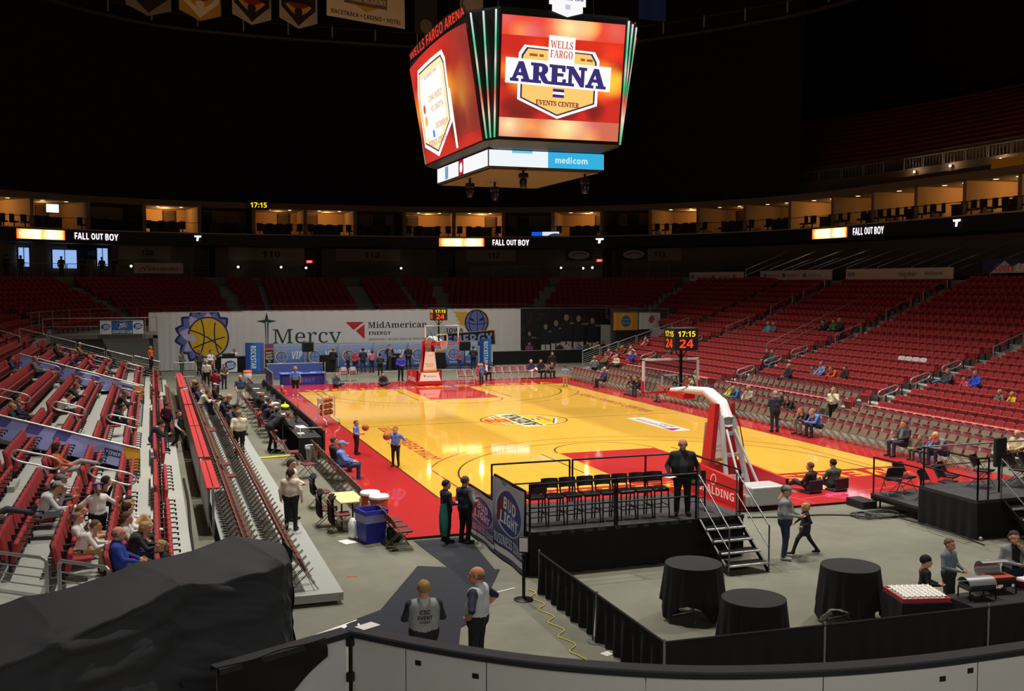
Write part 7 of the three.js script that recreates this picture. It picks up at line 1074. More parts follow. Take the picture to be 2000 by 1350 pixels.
// cables, cords, marks
{
  const pts = []; for (let k = 0; k < 90; k++) { const a = k * 0.75, r = 0.16 + 0.30 * noise(k * 0.6, 2); pts.push([1.95 + (k > 35 ? 0.65 : 0) + r * 1.25 * Math.cos(a) * (k > 35 ? 1.1 : 0.8), 0.02 + 0.05 * noise(k * 0.4, 5), 19.75 + r * 1.0 * Math.sin(a)]); }
  tag(obj('cable_coil', [pipe(pts, 0.018, 5, false, 3)], M(0x2a2c2e, { roughness: 0.6 })), 'tangled heap of black cables on the concrete by the right-hand stage', 'cable'); tag(obj('black_cable', [pipe([[-0.9, 0.02, 18.9], [0.2, 0.02, 19.2], [1.0, 0.02, 19.25], [1.8, 0.02, 19.6]], 0.018, 5)], M(0x2a2c2e)), 'single black cable running from the goal to the cable heap', 'cable'); tag(obj('black_cable', [pipe([[2.6, 0.02, 19.9], [2.7, 0.02, 20.8], [2.75, 0.02, 21.9], [2.6, 0.02, 23.0]], 0.015, 5)], M(0x2a2c2e)), 'black cable along the foot of the right-hand stage', 'cable');
  const yc = []; for (let k = 0; k <= 16; k++) { const u = k / 16; yc.push([-8.12 - 0.5 * u + 0.1 * Math.sin(k * 2.1), 0.012, 22.8 + 3.8 * u]); } tag(obj('extension_cord', [pipe(yc, 0.011, 5)], M(0xc8b84a)), 'yellow extension cord snaking along the low curtain fence', 'cord');
  tag(obj('tape_mark', [rb(0.24, 0.006, 0.035, 0.002, -11.13, 0.005, 20.8, -0.1)], M(0xd0483a)), 'short red tape mark on the concrete floor', 'tape'); tag(obj('floor_tape', [rb(0.9, 0.006, 0.05, 0.002, -8.75, 0.005, 22.75, 0.35)], M(0xb9bcb4)), 'white tape strip on the concrete by the stanchion', 'tape');
  tag(obj('paper_scrap', [rb(0.22, 0.006, 0.16, 0.002, -8.1, 0.005, 26.4, 0.4)], mt.white), 'small white scrap on the floor by the curtain fence', 'paper');
  // dark carpets
  const cm = M(0x23262f, { roughness: 0.98 }); tag(obj('carpet_runner', [prism([[-9.3, 18.42], [-8.02, 18.45], [-8.3, 21.3], [-9.15, 20.85]], 0.012)], cm), 'dark carpet runner leading to the near corner of the court', 'carpet'); tag(obj('carpet_mat', [prism([[-9.72, 20.5], [-8.2, 21.3], [-9.6, 24.2], [-9.95, 24.45], [-10.6, 26.4], [-11.9, 25.6], [-11.9, 23.7], [-11.05, 23.1]], 0.014)], cm), 'large dark carpet mat behind the two event staff', 'carpet');
  tag(obj('plastic_sheet', [surf(20, 3, (u, v) => [-13.3 + 1.75 * u, 0.02 + 0.035 * Math.sin(u * 17 + v * 3) * Math.sin(v * 3.14), 24.7 - 1.2 * u + 0.35 * v])], mt.white), 'crumpled white plastic strip on the concrete beside the carpet', 'plastic');
}
// small table, coolers, bin
{
  const t = thing('small_table', 'small table with a cream top behind the courtside chairs', 'table', [-10.42, 0, 16.3], 0.05); obj('table_top', [rb(0.62, 0.04, 1.25, 0.015, 0, 0.66, 0)], M(0xd9cc92, { roughness: 0.5 }), t); for (const x of [-0.25, 0.25]) for (const z of [-0.5, 0.5]) obj('leg', bar([x, 0, z], [x, 0.65, z], 0.02, 6), mt.blackMetal, t);
  for (const [x, z, l] of [[-9.98, 16.9, 'rear one'], [-9.87, 17.4, 'front one']]) { const k = thing('drink_cooler', `orange drink cooler with a white lid beside the blue bin, ${l}`, 'cooler', [x, 0.42, z]); obj('cooler_body', lathe([[0, 0], [0.2, 0], [0.215, 0.06], [0.215, 0.42], [0, 0.43]], 24), M(0xd85a22, { roughness: 0.45 }), k); obj('lid', lathe([[0.235, 0.4], [0.24, 0.44], [0.22, 0.48], [0, 0.49]], 24), mt.white, k); obj('side_handle', [rb(0.05, 0.1, 0.1, 0.02, -0.23, 0.3, 0)], mt.white, k); }
  const c = thing('cooler_stand', 'low white stand carrying the two orange coolers', 'stand', [-9.93, 0, 17.15]); obj('stand_top', [rb(0.5, 0.03, 0.9, 0.01, 0, 0.405, 0)], mt.white, c); for (const x of [-0.2, 0.2]) for (const z of [-0.4, 0.4]) obj('leg', bar([x, 0, z], [x, 0.4, z], 0.015, 5), mt.rail, c);
  const b = thing('recycling_bin', 'square blue recycling bin with a clear liner beside the orange coolers', 'bin', [-10.2, 0, 18.1], 0.25), bl = M(0x23249a, { roughness: 0.5 }); obj('bin_body', [sharp(surf(4, 3, (u, v) => { const P = [[-1, -1], [1, -1], [1, 1], [-1, 1], [-1, -1]][Math.round(u * 4)], w = 0.23 + 0.04 * v; return [P[0] * w, 0.01 + v * 0.72, P[1] * w]; }))], bl, b); obj('bin_rim', [bx(0.58, 0.1, 0.03, 0, 0.7, 0.27), bx(0.58, 0.1, 0.03, 0, 0.7, -0.27), bx(0.03, 0.1, 0.54, 0.27, 0.7, 0), bx(0.03, 0.1, 0.54, -0.27, 0.7, 0)], M(0x3a3cc0, { roughness: 0.5 }), b); obj('liner', [sharp(surf(4, 2, (u, v) => { const P = [[-1, -1], [1, -1], [1, 1], [-1, 1], [-1, -1]][Math.round(u * 4)], w = 0.268 + 0.006 * (1 - v); return [P[0] * w, 0.47 + v * 0.18, P[1] * w]; }))], M(0x8f93c4, { roughness: 0.25 }), b); obj('bag_inside', [bx(0.5, 0.01, 0.5, 0, 0.6, 0)], mt.blackPlastic, b);
  const bag = thing('backpack', 'black backpack with a yellow-green tag beside the blue bin', 'bag', [-9.72, 0, 18.35]); obj('bag_body', [rb(0.34, 0.36, 0.24, 0.08, 0, 0.19, 0)], mt.blackPlastic, bag); obj('tag_strip', [rb(0.05, 0.14, 0.02, 0.005, 0.08, 0.24, 0.12)], M(0xc8e020), bag);
  tag(obj('paper_scrap', [rb(0.3, 0.006, 0.4, 0.002, -10.72, 0.005, 18.0, 0.3)], mt.white), 'crumpled white papers on the floor left of the blue bin', 'paper'); tag(obj('plastic_bag', [ell(0.12, 0.25, 0.2, -10.55, 0.24, 17.75)], M(0xd0d2d4, { roughness: 0.6 })), 'white plastic bag between the small table and the blue bin', 'bag');
}
// ball rack with balls
function ballGeo(r) { return new THREE.SphereGeometry(r, 16, 12); }
const ballM = new THREE.MeshStandardMaterial({ roughness: 0.7, map: canvas(256, 128, (c) => { c.fillStyle = '#a8552a'; c.fillRect(0, 0, 256, 128); c.strokeStyle = '#2a1a12'; c.lineWidth = 3; for (const x of [0, 64, 128, 192]) { c.beginPath(); c.moveTo(x, 0); c.lineTo(x, 128); c.stroke(); } c.beginPath(); c.moveTo(0, 64); c.lineTo(256, 64); c.stroke(); }) });
function ball(p, label, group) { return tag(obj('basketball', ballGeo(0.12), ballM), label, 'basketball', group).position.set(...p); }
{
  const t = thing('ball_rack', 'white wheeled ball rack with three shelves of basketballs at the left sideline', 'rack', [-8.15, 0.06, -1.15], -0.75), w = M(0xd9dde2, { metalness: 0.3, roughness: 0.35 });
  for (const s of [-1, 1]) { obj('leg', pipe([[s * 0.12, 0.42, 0.42], [s * 0.12, 0.32, 0.42], [s * 0.3, 0.2, 0.46], [s * 0.32, 0.02, 0.46]], 0.026, 6, false, 5, 0.2), w, t); obj('leg', pipe([[s * 0.12, 0.42, -0.42], [s * 0.12, 0.32, -0.42], [s * 0.3, 0.2, -0.46], [s * 0.32, 0.02, -0.46]], 0.026, 6, false, 5, 0.2), w, t); for (const z of [-0.46, 0.46]) obj('caster', ell(0.035, 0.035, 0.035, s * 0.32, 0.035, z, 8, 6), mt.blackPlastic, t); obj('upright', [bar([s * 0.12, 0.4, 0.42], [s * 0.12, 1.16, 0.42], 0.028, 6), bar([s * 0.12, 0.4, -0.42], [s * 0.12, 1.16, -0.42], 0.028, 6)], w, t); }
  obj('end_panel', [rb(0.26, 0.18, 0.02, 0.005, 0, 1.02, 0.43)], mt.white, t); for (const y of [0.42, 0.67, 0.92]) obj('shelf', [bar([-0.1, y, -0.42], [-0.1, y, 0.42], 0.012, 5), bar([0.1, y, -0.42], [0.1, y, 0.42], 0.012, 5)], w, t);
  const c = Math.cos(-0.75), s = Math.sin(-0.75), nm = ['bottom', 'middle', 'top']; [0.42, 0.67, 0.92].forEach((y, k) => { for (const z of [-0.28, 0, 0.28]) ball([-8.15 + z * s, 0.06 + y + 0.085, -1.15 + z * c], `basketball on the ${nm[k]} shelf of the white rack`, `balls on the ${nm[k]} rack shelf`); });
}
// ---------- signs and upper deck on the right ----------
{
  const ad = (s) => canvas(512, 64, (c) => { c.fillStyle = '#b9b2ae'; c.fillRect(0, 0, 512, 64); s(c); });
  const A = [[-26.0, -17.4, ad((c) => { for (const x of [40, 180, 330]) { c.fillStyle = '#5a6a8a'; c.beginPath(); c.arc(x, 34, 14, 0, 7); c.fill(); fit(c, 'UnityPoint', x + 22, 44, 90, 18, 'bold SZ sans-serif', '#6a7088'); } }), 'pale advertising board along the top of the right-hand seats, middle one'], [-15.9, -6.3, ad((c) => { fit(c, 'Gigabit+', 270, 46, 90, 26, 'bold SZ serif', '#3a3a4a'); fit(c, 'Mediacom', 390, 40, 80, 18, 'bold SZ sans-serif', '#4a4a58'); c.fillStyle = '#7a8a9a'; c.fillRect(10, 20, 40, 24); }), 'pale advertising board with Gigabit lettering above the right-hand seats']];
  for (const [z0, z1, tx, l] of A) { const t = thing('advert_board', l, 'sign', [28.1, 6.4, (z0 + z1) / 2], -E2); obj('sign_panel', [bx(z1 - z0, 0.68, 0.06)], new THREE.MeshStandardMaterial({ map: tx, roughness: 0.8 }), t); }
  { const a = ring(52, 14.85), t = thing('advert_board', 'pale advertising board at the far right corner above the seats', 'sign', [a[0], 6.35, a[1]], a[2]); obj('sign_panel', [bx(5.4, 0.68, 0.06)], new THREE.MeshStandardMaterial({ map: ad((c) => { for (const x of [30, 230, 430]) { c.fillStyle = '#6a6a78'; c.beginPath(); c.arc(x, 34, 16, 0, 7); c.fill(); } fit(c, 'IOWA LOTTERY', 70, 44, 130, 18, 'bold SZ sans-serif', '#7a7a84'); fit(c, 'PREMIER', 280, 44, 110, 18, 'bold SZ sans-serif', '#7a7a84'); }), roughness: 0.8 }), t); }
  { const t = thing('advert_board', 'blue and red beer sign with mountains at the right edge', 'sign', [28.1, 6.75, -1.8], -E2); obj('sign_panel', [bx(4.6, 0.75, 0.06)], new THREE.MeshStandardMaterial({ roughness: 0.7, map: canvas(512, 84, (c) => { c.fillStyle = '#1c2a6a'; c.fillRect(0, 0, 512, 84); c.fillStyle = '#b8bcc8'; c.beginPath(); c.moveTo(60, 84); c.lineTo(170, 10); c.lineTo(230, 50); c.lineTo(280, 24); c.lineTo(380, 84); c.fill(); fit(c, 'Coors', 90, 74, 150, 48, 'bold italic SZ serif', '#c0303a'); fit(c, 'LIGHT', 250, 74, 200, 44, 'bold italic SZ sans-serif', '#d8dce4'); }) }), t); }
  // club terrace with sloping rails behind the boards
  struct('terrace_club_right', [sharp(strip(SA, S1 + 12, [[15.0, 6.0], [16.2, 6.0], [16.2, 6.4], [17.4, 6.4], [17.4, 6.8], [18.6, 6.8], [18.6, 7.2], [20, 7.2], [22.6, 7.2]]))], M(0x4a4540, { roughness: 0.9 }));
  for (let k = 0; k < 10; k++) { const s = 21 + k * 3.1, a = ring(s, 15.3), b = ring(s, 19.6); tag(obj('terrace_handrail', [bar([a[0], 6.85, a[1]], [b[0], 8.2, b[1]], 0.04, 6), bar([a[0], 6.4, a[1]], [b[0], 7.75, b[1]], 0.03, 6), bar([a[0], 6.0, a[1]], [a[0], 6.85, a[1]], 0.03, 6)], mt.rail), `sloping steel handrail on the right club terrace above the boards, ${ordWord(k + 1)} from the right`, 'handrail', 'club terrace handrails'); }
  // upper deck
  const br = M(0x6a5440, { roughness: 0.9 }); struct('wall_upper_deck', [sharp(strip(SA, S1 + 14, [[20.6, 12.75], [21.5, 12.75], [21.5, 13.05], [22.4, 13.05], [22.4, 13.35], [23.3, 13.35], [23.3, 14.0], [26, 14.0], [26, 15.3], [26.4, 15.3], [26.4, 15.6]]))], br);
  struct('terrace_upper_deck', [sharp(strip(SA, S1 + 14, Array.from({ length: 24 }, (_, i) => [26.4 + Math.floor((i + 1) / 2) * 0.8, 15.6 + Math.floor(i / 2) * 0.5])))], M(0x6a2529, { roughness: 0.9 })); struct('wall_roof_side', [sharp(strip(SA, S1 + 16, [[37, 20], [37, 33]]))], M(0x0d0d0f, { roughness: 1 }));
  const bm = M(0x8c857c, { metalness: 0.4, roughness: 0.5 }); for (let k = 0; k < 18; k++) { const s = 17 + k * 2.0; if (k % 7 === 5) continue; const a = ring(s, 23.3), b = ring(s + 1.85, 23.3), L = [polyPipe([[a[0], 14, a[1]], [a[0], 14.75, a[1]], [b[0], 14.75, b[1]], [b[0], 14, b[1]]], 0.03, 5)]; for (let q = 1; q < 6; q++) { const u = q / 6; L.push(bar([a[0] + (b[0] - a[0]) * u, 14, a[1] + (b[1] - a[1]) * u], [a[0] + (b[0] - a[0]) * u, 14.75, a[1] + (b[1] - a[1]) * u], 0.012, 4)); } tag(obj('guard_rail', L, bm), `dim guard rail panel on the right upper deck landing, ${ordWord(k + 1)} place from the picture edge`, 'railing', 'upper deck guard rails'); }
  for (const [s, n] of [[34.5, '215'], [20.5, '216']]) { const p = ring(s, 25.95), t = thing('section_number_sign', n === '215' ? 'upper deck wall number 215 near the two small lamps, farther one' : 'upper deck wall number 216 by the white guard rails, nearer one', 'sign', [p[0], 14.7, p[1]], p[2]); obj('number_panel', [bx(2.2, 0.8, 0.03)], new THREE.MeshStandardMaterial({ roughness: 0.9, map: canvas(128, 48, (c) => { c.fillStyle = '#6a5440'; c.fillRect(0, 0, 128, 48); fit(c, n, 36, 38, 56, 26, 'bold SZ sans-serif', '#1a1410'); }) }), t); }
  const lm = glow(0xfff2d8, 8); for (const [s, h] of [[39.5, 13.7], [36, 13.75], [31.6, 13.7], [28.5, 13.8], [26.5, 15.5]]) { const p = ring(s, 23.1), t = thing('step_lamp', 'small bright lamp on the dark upper deck at the right', 'lamp', [p[0], h, p[1]], p[2], 'small lamps on the upper deck'); obj('case', rb(0.24, 0.18, 0.1, 0.03, 0, 0, -0.05), mt.blackPlastic, t); obj('bulb', ell(0.09, 0.08, 0.06, 0, 0, 0.03), lm, t); const L = new THREE.PointLight(0xffe2b8, 2.2, 0, 2); const q2 = ring(s, 22.8); L.position.set(q2[0], h + 0.15, q2[1]); L.castShadow = true; L.name = 'step_light'; scene.add(L); }
  { const p = ring(27.4, 20.35), t = thing('section_banner', 'yellow sign starting with STA on the suite edge at the right border', 'sign', [p[0], 13.05, p[1]], p[2]); obj('sign_panel', [bx(4.2, 0.55, 0.06)], new THREE.MeshStandardMaterial({ roughness: 0.8, map: canvas(256, 36, (c) => { c.fillStyle = '#c9a01c'; c.fillRect(0, 0, 256, 36); fit(c, 'STATE', 150, 28, 96, 20, 'bold SZ sans-serif', '#2a2418'); }) }), t); }
  { const o = obj('ribbon_display', strip(70.5, 73.0, [[19.6, 10.1], [19.6, 10.45]], 6), new THREE.MeshStandardMaterial({ color: 0, emissive: 0xffffff, emissiveIntensity: 0.9, emissiveMap: canvas(256, 36, (c) => { c.fillStyle = '#1a5ae0'; c.fillRect(0, 0, 100, 36); c.fillStyle = '#e8ecf4'; c.fillRect(100, 0, 156, 36); c.fillStyle = '#30405c'; c.beginPath(); c.moveTo(150, 36); c.quadraticCurveTo(200, 4, 256, 20); c.lineTo(256, 36); c.fill(); }) })); tag(o, 'small blue and white lit sign on the balcony above FALL OUT BOY', 'led display'); }
  { const p = ring(112.6, 22.4), t = thing('suite_television', 'bright white television glowing in a suite at the far left', 'television', [p[0], 11.75, p[1]], p[2]); obj('tv_case', rb(1.1, 0.75, 0.08, 0.02), mt.blackPlastic, t); obj('tv_screen', bx(1.0, 0.65, 0.02, 0, 0, 0.05), glow(0xe8f0ff, 1.4), t); }
}
// ---------- the people ----------
const D2R = Math.PI / 180;
function pp(label, x, y, z, deg, pose, h, top, bottom, o = {}) {
  const d = Math.hypot(x - camP.x, y - camP.y, z - camP.z);
  return person({ label, at: [x, y, z], turn: deg * D2R, pose, h, top, bottom, lod: d < 27 ? 0 : d < 42 ? 1 : 2, cell: d < 18 ? 0.0165 : d < 27 ? 0.02 : d < 42 ? 0.026 : 0.033, ...o });
}
function sitL(label, i, z, pose, h, top, bottom, o = {}) { occupied.push(['L', i, z]); return pp(label, XL - i * PITCH + 0.22 + (o.dx || 0), sideH(i) + 0.02, z, 90 + (o.rot || 0), pose, h, top, bottom, o); }
function sitR(label, i, z, pose, h, top, bottom, o = {}) { occupied.push(['R', i, z]); return pp(label, XR + i * PITCH - 0.22, sideH(i) + 0.02, z, -90 + (o.rot || 0), pose, h, top, bottom, o); }
const W = 0xdcdcdc, BKc = 0x16171b, NV = 0x1d2440, JN = 0x2c3c5c, CR = 0xc9c0a6, GY = 0x6d7076, KH = 0xc2a377, F = { f: 1 };
const blonde = 0xa98a52, brown = 0x3f2b1f, dark = 0x1a1412, grey = 0x8c8884;
// event staff in the foreground
const g1 = pp('staff man seen from behind in a grey jacket lettered CSC EVENT', -11.2, 0, 26.85, 172, 'cross', 1.8, 0x8d9194, 0x14151a, { sleeve: 0x1f2636, hair: 0x9a7a48, fat: 0.5, collar: 0xb0b4b6, skin: 0xc08a6c });
const g2 = pp('bald staff man in a navy and white polo, hands on hips', -10.32, 0, 26.6, 228, 'hips', 1.86, 0xb9c0c8, 0x111217, { sleeve: 0x1c2236, short: 1, style: 'ring', hair: 0x6a5a4c, fat: 0.45, skin: 0xc4866a, front: 0x1c2236, look: 0.3 });
{ // lettering on the jacket
  const tx = canvas(256, 192, (c) => { c.clearRect(0, 0, 256, 192); fit(c, 'CSC', 60, 62, 136, 50, 'bold SZ sans-serif', '#23262c'); fit(c, 'EVENT', 36, 124, 184, 44, 'bold SZ sans-serif', '#23262c'); fit(c, 'STAFF', 60, 170, 136, 30, 'bold SZ sans-serif', '#23262c'); });
  const g = surf(12, 8, (u, v) => { const x = (0.5 - u) * 0.3; return [x, (1.12 + v * 0.26) * VS, -0.165 + x * x * 0.9 - (v < 0.5 ? 0.012 : 0)]; });
  obj('jacket_print', g, new THREE.MeshStandardMaterial({ map: tx, transparent: true, alphaTest: 0.4, roughness: 0.9 }), g1);
}
// stage man, father and girl, floor sitters, buffet children
pp('stout bald man in a black jacket standing on the bar stool stage', -4.2, 0.9, 21.6, -22, 'stand', 1.86, 0x15161a, 0x101116, { fat: 0.75, style: 'bald', front: 0x2b2d31, skin: 0xb98468, P: { el: [[0.3, 1.12, -0.05], [-0.3, 1.12, -0.05]], wr: [[0.33, 0.92, 0.14], [-0.28, 0.95, 0.2]] } });
tag(obj('paper_sheet', [rb(0.22, 0.006, 0.3, 0.002, -4.62, 1.78, 21.75, 0.4)], mt.white), 'white papers in the hand of the man on the stage', 'paper');
pp('man in a grey hooded sweatshirt and jeans standing near the stage stairs', -2.24, 0, 22.5, 52, 'front', 1.78, 0x85898c, 0x24304a, { fat: 0.85, hair: 0x4a3a30, cap: 0x7a7d80, shoes: 0x9a9a98, nod: 0.3, stripe: 0x8a7078 });
pp('blonde girl in a black coat and black boots running past the man', -1.6, 0, 22.3, -110, 'stride', 1.26, 0x17181c, 0x1e222c, { style: 'bob', hair: 0xb09058, boots: 1, shoes: 0x0f0f12, coat: 1 });
pp('man in a dark brown sweater sitting on the red baseline floor', 2.35, 0.09, 16.9, 205, 'floorleg', 1.72, 0x2b1c22, 0x2a3046, { hair: 0x5a4030, rot: 0 });
pp('person in a green shirt with headphones sitting on the red baseline floor', 3.2, 0.09, 16.75, 185, 'floor', 1.75, 0x46584a, 0x22283a, { hair: dark });
for (const [x, l] of [[2.35, 'dark floor seat back behind the man in brown'], [3.2, 'black floor seat back behind the person in green']]) { const t = thing('legless_chair', l, 'seat', [x, 0.06, 17.15], 0.1); obj('back_panel', [rb(0.46, 0.3, 0.05, 0.03, 0, 0.22, 0)], mt.blackPlastic, t); obj('seat_panel', [rb(0.46, 0.05, 0.42, 0.02, 0, 0.03, -0.22)], mt.blackPlastic, t); }
pp('child in a black beanie and black coat with green cuffs at the buffet', -2.45, 0, 26.95, 60, 'front', 1.36, 0x121316, 0x3a3a3c, { beanie: 0x0d0d10, hair: dark, front: 0xd08a3a, collar: 0xd07a38, coat: 1 });
pp('boy in a blue-grey hooded sweatshirt behind the buffet', -1.55, 0, 26.5, 20, 'front', 1.5, 0x6c7884, 0x2c2c30, { hair: 0x6a5036 });
pp('blond child in a white sleeveless jersey bending over the chafing dishes', -1.3, 0, 27.15, 5, 'front', 1.22, W, 0x3a4050, { style: 'bob', hair: 0xb8964e, sleeve: 0xc99378, short: 1, nod: 0.5 });
pp('woman with long dark hair and a grey cardigan at the right edge', -0.55, 0, 26.95, -25, 'face', 1.68, 0x8a8c8e, 0x1c2030, { ...F, style: 'long', hair: 0x3a241c, front: 0x15151a });
// couple behind the beer banners
pp('man in a navy and grey jacket standing by the lower beer banner', -8.25, 0, 19.0, 120, 'front', 1.72, 0x22283a, 0x101116, { sleeve: 0x9a9da0, hair: 0x4a3a2c });
pp('person holding a teal jacket, half hidden behind the man at the beer banner', -8.62, 0, 18.75, 100, 'front', 1.6, 0x1c1f33, 0x14161c, { hair: dark });
tag(obj('jacket', [surf(10, 10, (u, v) => { const a = u * 6.2832; return [-8.74 + 0.12 * Math.cos(a + v) * (0.5 + 0.5 * Math.sin(v * 2.4 + 0.3)), 0.22 + v * 0.72, 18.98 + 0.14 * Math.sin(a) * (0.7 + 0.3 * Math.sin(v * 3 + a))]; })], M(0x1c6a68, { roughness: 0.9 })), 'teal jacket held by the person at the near court corner', 'jacket');
// boys on the court
pp('boy in a blue T-shirt holding a basketball, standing on the left sideline', -7.62, 0.06, 9.2, -30, 'stand', 1.42, 0x5a78c8, 0x14161e, { hair: 0x7a5a38, short: 1, sleeve: 0x5a78c8, P: { el: [[0.36, 1.15, -0.08], [-0.3, 1.14, 0.02]], wr: [[0.2, 1.0, 0.04], [-0.22, 1.08, 0.2]] } }); ball([-7.95, 1.06, 9.42], 'basketball under the arm of the boy on the sideline');
pp('smaller boy in a blue T-shirt about to pass a ball', -8.36, 0.06, 6.5, 60, 'front', 1.3, 0x5a78c8, 0x14161e, { hair: 0x6a4c30, short: 1 }); ball([-8.08, 0.98, 6.68], 'basketball in the hands of the smaller boy');
pp('man in a blue hooded sweatshirt and cap sitting in the courtside row', -9.55, 0, 10.7, 80, 'sit', 1.8, 0x5f83cc, 0x24365c, { fat: 0.8, cap: 0x5f83cc, hair: grey }); pp('man in a dark jacket sitting behind the man in blue', -9.6, 0, 9.6, 95, 'sit', 1.74, 0x232634, 0x20242e, { hair: 0x4a3428 });
// women on the platform edge
pp('woman in a cream jacket seen from behind on the platform edge', -11.9, 0.22, 17.4, 160, 'stand', 1.62, 0xcfc3b0, 0x121318, { ...F, style: 'bob', hair: 0x3a2a20, fat: 0.3 }); pp('woman in a white jacket standing just beyond the woman in cream', -11.75, 0.22, 16.4, 60, 'front', 1.66, 0xd6d0c4, 0x1a1a20, { ...F, hair: 0x3a2a20, style: 'bob' });
pp('man in a cream jacket and black trousers walking up the left platform', -12.2, 0.22, 6.7, 178, 'walk', 1.72, 0xc9c2aa, 0x121318, { fat: 0.7, hair: 0x7c7468 });
pp('boy in a black vest with white sleeves on the walkway by the red rail', -14.0, 0, 3.4, 60, 'walk', 1.6, 0x14151a, 0x14151a, { sleeve: 0xd8d8d6, hair: brown });
pp('person in a maroon hoodie seen from behind in the front row of the left stand', -14.35, 0.2, 1.2, 150, 'stand', 1.45, 0x4a1c28, 0x14151a, { hair: 0x6a2a20, cap: 0x4a1c28 });
pp('person in black with a yellow and black hat leaning in the left front row', -14.9, 0.2, 4.5, 90, 'lean', 1.7, 0x1a1b20, 0x1e2a48, { beanie: 0x14120e, hair: dark, front: 0xcccccc });
// officials walking and standing on the left
pp('man in a blue polo and white trousers walking along the scorer table aisle', -10.95, 0, -8.7, 10, 'walk', 1.76, 0x3c4a62, 0xcfccc0, { short: 1, style: 'ring', hair: grey, fat: 0.4 });
pp('person in a red jacket standing among the left platform seats', -12.0, 0.22, -9.9, 150, 'front', 1.74, 0x8a1c2c, 0x2a2a30, { hair: 0x3a2c24 }); pp('person in a cream coat and black trousers seen from behind at the far platform end', -11.95, 0, -19.4, 165, 'stand', 1.7, 0xcfc8b4, 0x101115, { hair: 0x9a948c, fat: 0.3 });
pp('boy in a brown shirt and jeans standing in front of the white beer sign', -11.1, 0, -18, 20, 'front', 1.55, 0x5a5044, 0x26345c, { hair: brown, short: 1 }); pp('man in a white shirt and red trousers in front of the crest banner', -11.35, 0, -26.4, 30, 'face', 1.85, W, 0x8a2030, { hair: dark }); pp('man in an olive jacket beside the man in red trousers', -12.0, 0, -27.5, 20, 'stand', 1.78, 0x4a4638, 0x3a3c34, { hair: dark });
pp('guard in grey standing behind the far left railing', -13.1, 0, -26.5, 60, 'front', 1.86, 0x5c6468, 0x4c5458, { cap: 0x2a3a6a, hair: dark }); pp('disc jockey in white behind the black-skirted table', -9.7, 0, -29.6, 0, 'front', 1.7, W, 0x222, { hair: brown });
pp('man in a black coat bending behind the smaller beer sign', -12.0, 0, -21.8, 60, 'bend', 1.75, BKc, BKc, { hair: dark });
// seated on the left platform
[['man in a dark jacket in the upper platform row, farthest sitter', -13.1, 0.35, -7.2, 0x1b1c22, 0x20242e, { hair: blonde }], ['man in a black suit with a white shirt in the upper platform row', -13.0, 0.35, -6.2, 0x17181d, 0x17181d, { front: W, hair: brown }], ['woman in a cream jacket writing on a paper in the upper platform row', -13.05, 0.35, -3.6, 0xc6bca4, 0x2c3e66, { ...F, style: 'bob', hair: 0x5a3c2a }], ['man in a purple shirt beside the woman with the paper', -13.05, 0.35, -4.6, 0x3c3470, 0x22242c, { hair: brown }], ['person in a grey cap and black jacket in the lower platform row', -12.25, 0.22, -6.8, 0x15161b, 0x20242c, { cap: 0x9aa4b4, hair: dark }], ['bald man in navy in the lower platform row', -12.25, 0.22, -2.8, NV, 0x20242c, { style: 'bald' }], ['man in a navy jacket next to the bald man', -12.25, 0.22, -1.0, 0x1c2344, 0x20242c, { hair: brown }], ['man in a grey sweater in the lower platform row looking back', -12.2, 0.22, 1.9, 0x474c5a, 0x22242c, { hair: brown, look: 1.2 }], ['man in a dark cap behind the man in grey', -12.25, 0.22, 1.0, 0x2a2c34, 0x22242c, { cap: 0x111114, hair: dark }]].forEach(([l, x, y, z, t, b, o], i) => { sitters.push([x, z]); pp(l, x + 0.06, y + 0.01, z, 90, i % 3 === 2 ? 'lean' : 'sit', 1.74, t, b, o); });
pp('small child in lavender sitting in the lower platform row', -12.2, 0.34, 4.0, 80, 'sit', 1.15, 0xb0a4d8, 0x8a80b0, { style: 'bob', hair: 0xa06a30 });
tag(obj('paper_sheet', [rb(0.26, 0.006, 0.34, 0.002, -12.62, 0.98, -3.6, 0.2)], mt.white), 'white paper on the lap of the woman in cream', 'paper');
// scorer table crew
[['man in a white shirt and black vest writing at the scorer table', -10.6, -2.9, 0x15161b, { front: W, hair: brown }], ['man in navy seen from behind at the scorer table', -10.7, -0.9, 0x1a2038, { hair: 0x4a4038, style: 'ring' }], ['man in navy at the scorer table next to the orange jacket', -10.65, 0.9, 0x1a2038, { hair: dark }], ['woman in black at the far part of the scorer table', -10.65, -5.2, BKc, { hair: 0x9a6a3a, style: 'bob' }]].forEach(([l, x, z, t, o]) => pp(l, x, 0, z, 90, 'lean', 1.74, t, 0x1a1c24, o));
pp('man in black bending over the near end of the scorer table', -10.85, 0, 4.6, 100, 'bend', 1.84, 0x17181c, 0x16171c, { hair: 0x6a5040, fat: 0.3 });
pp('person in red sitting on the court side of the far scorer table', -9.1, 0.06, -8.2, -20, 'sit', 1.5, 0xb04838, 0x20242c, { hair: blonde, style: 'bob' });
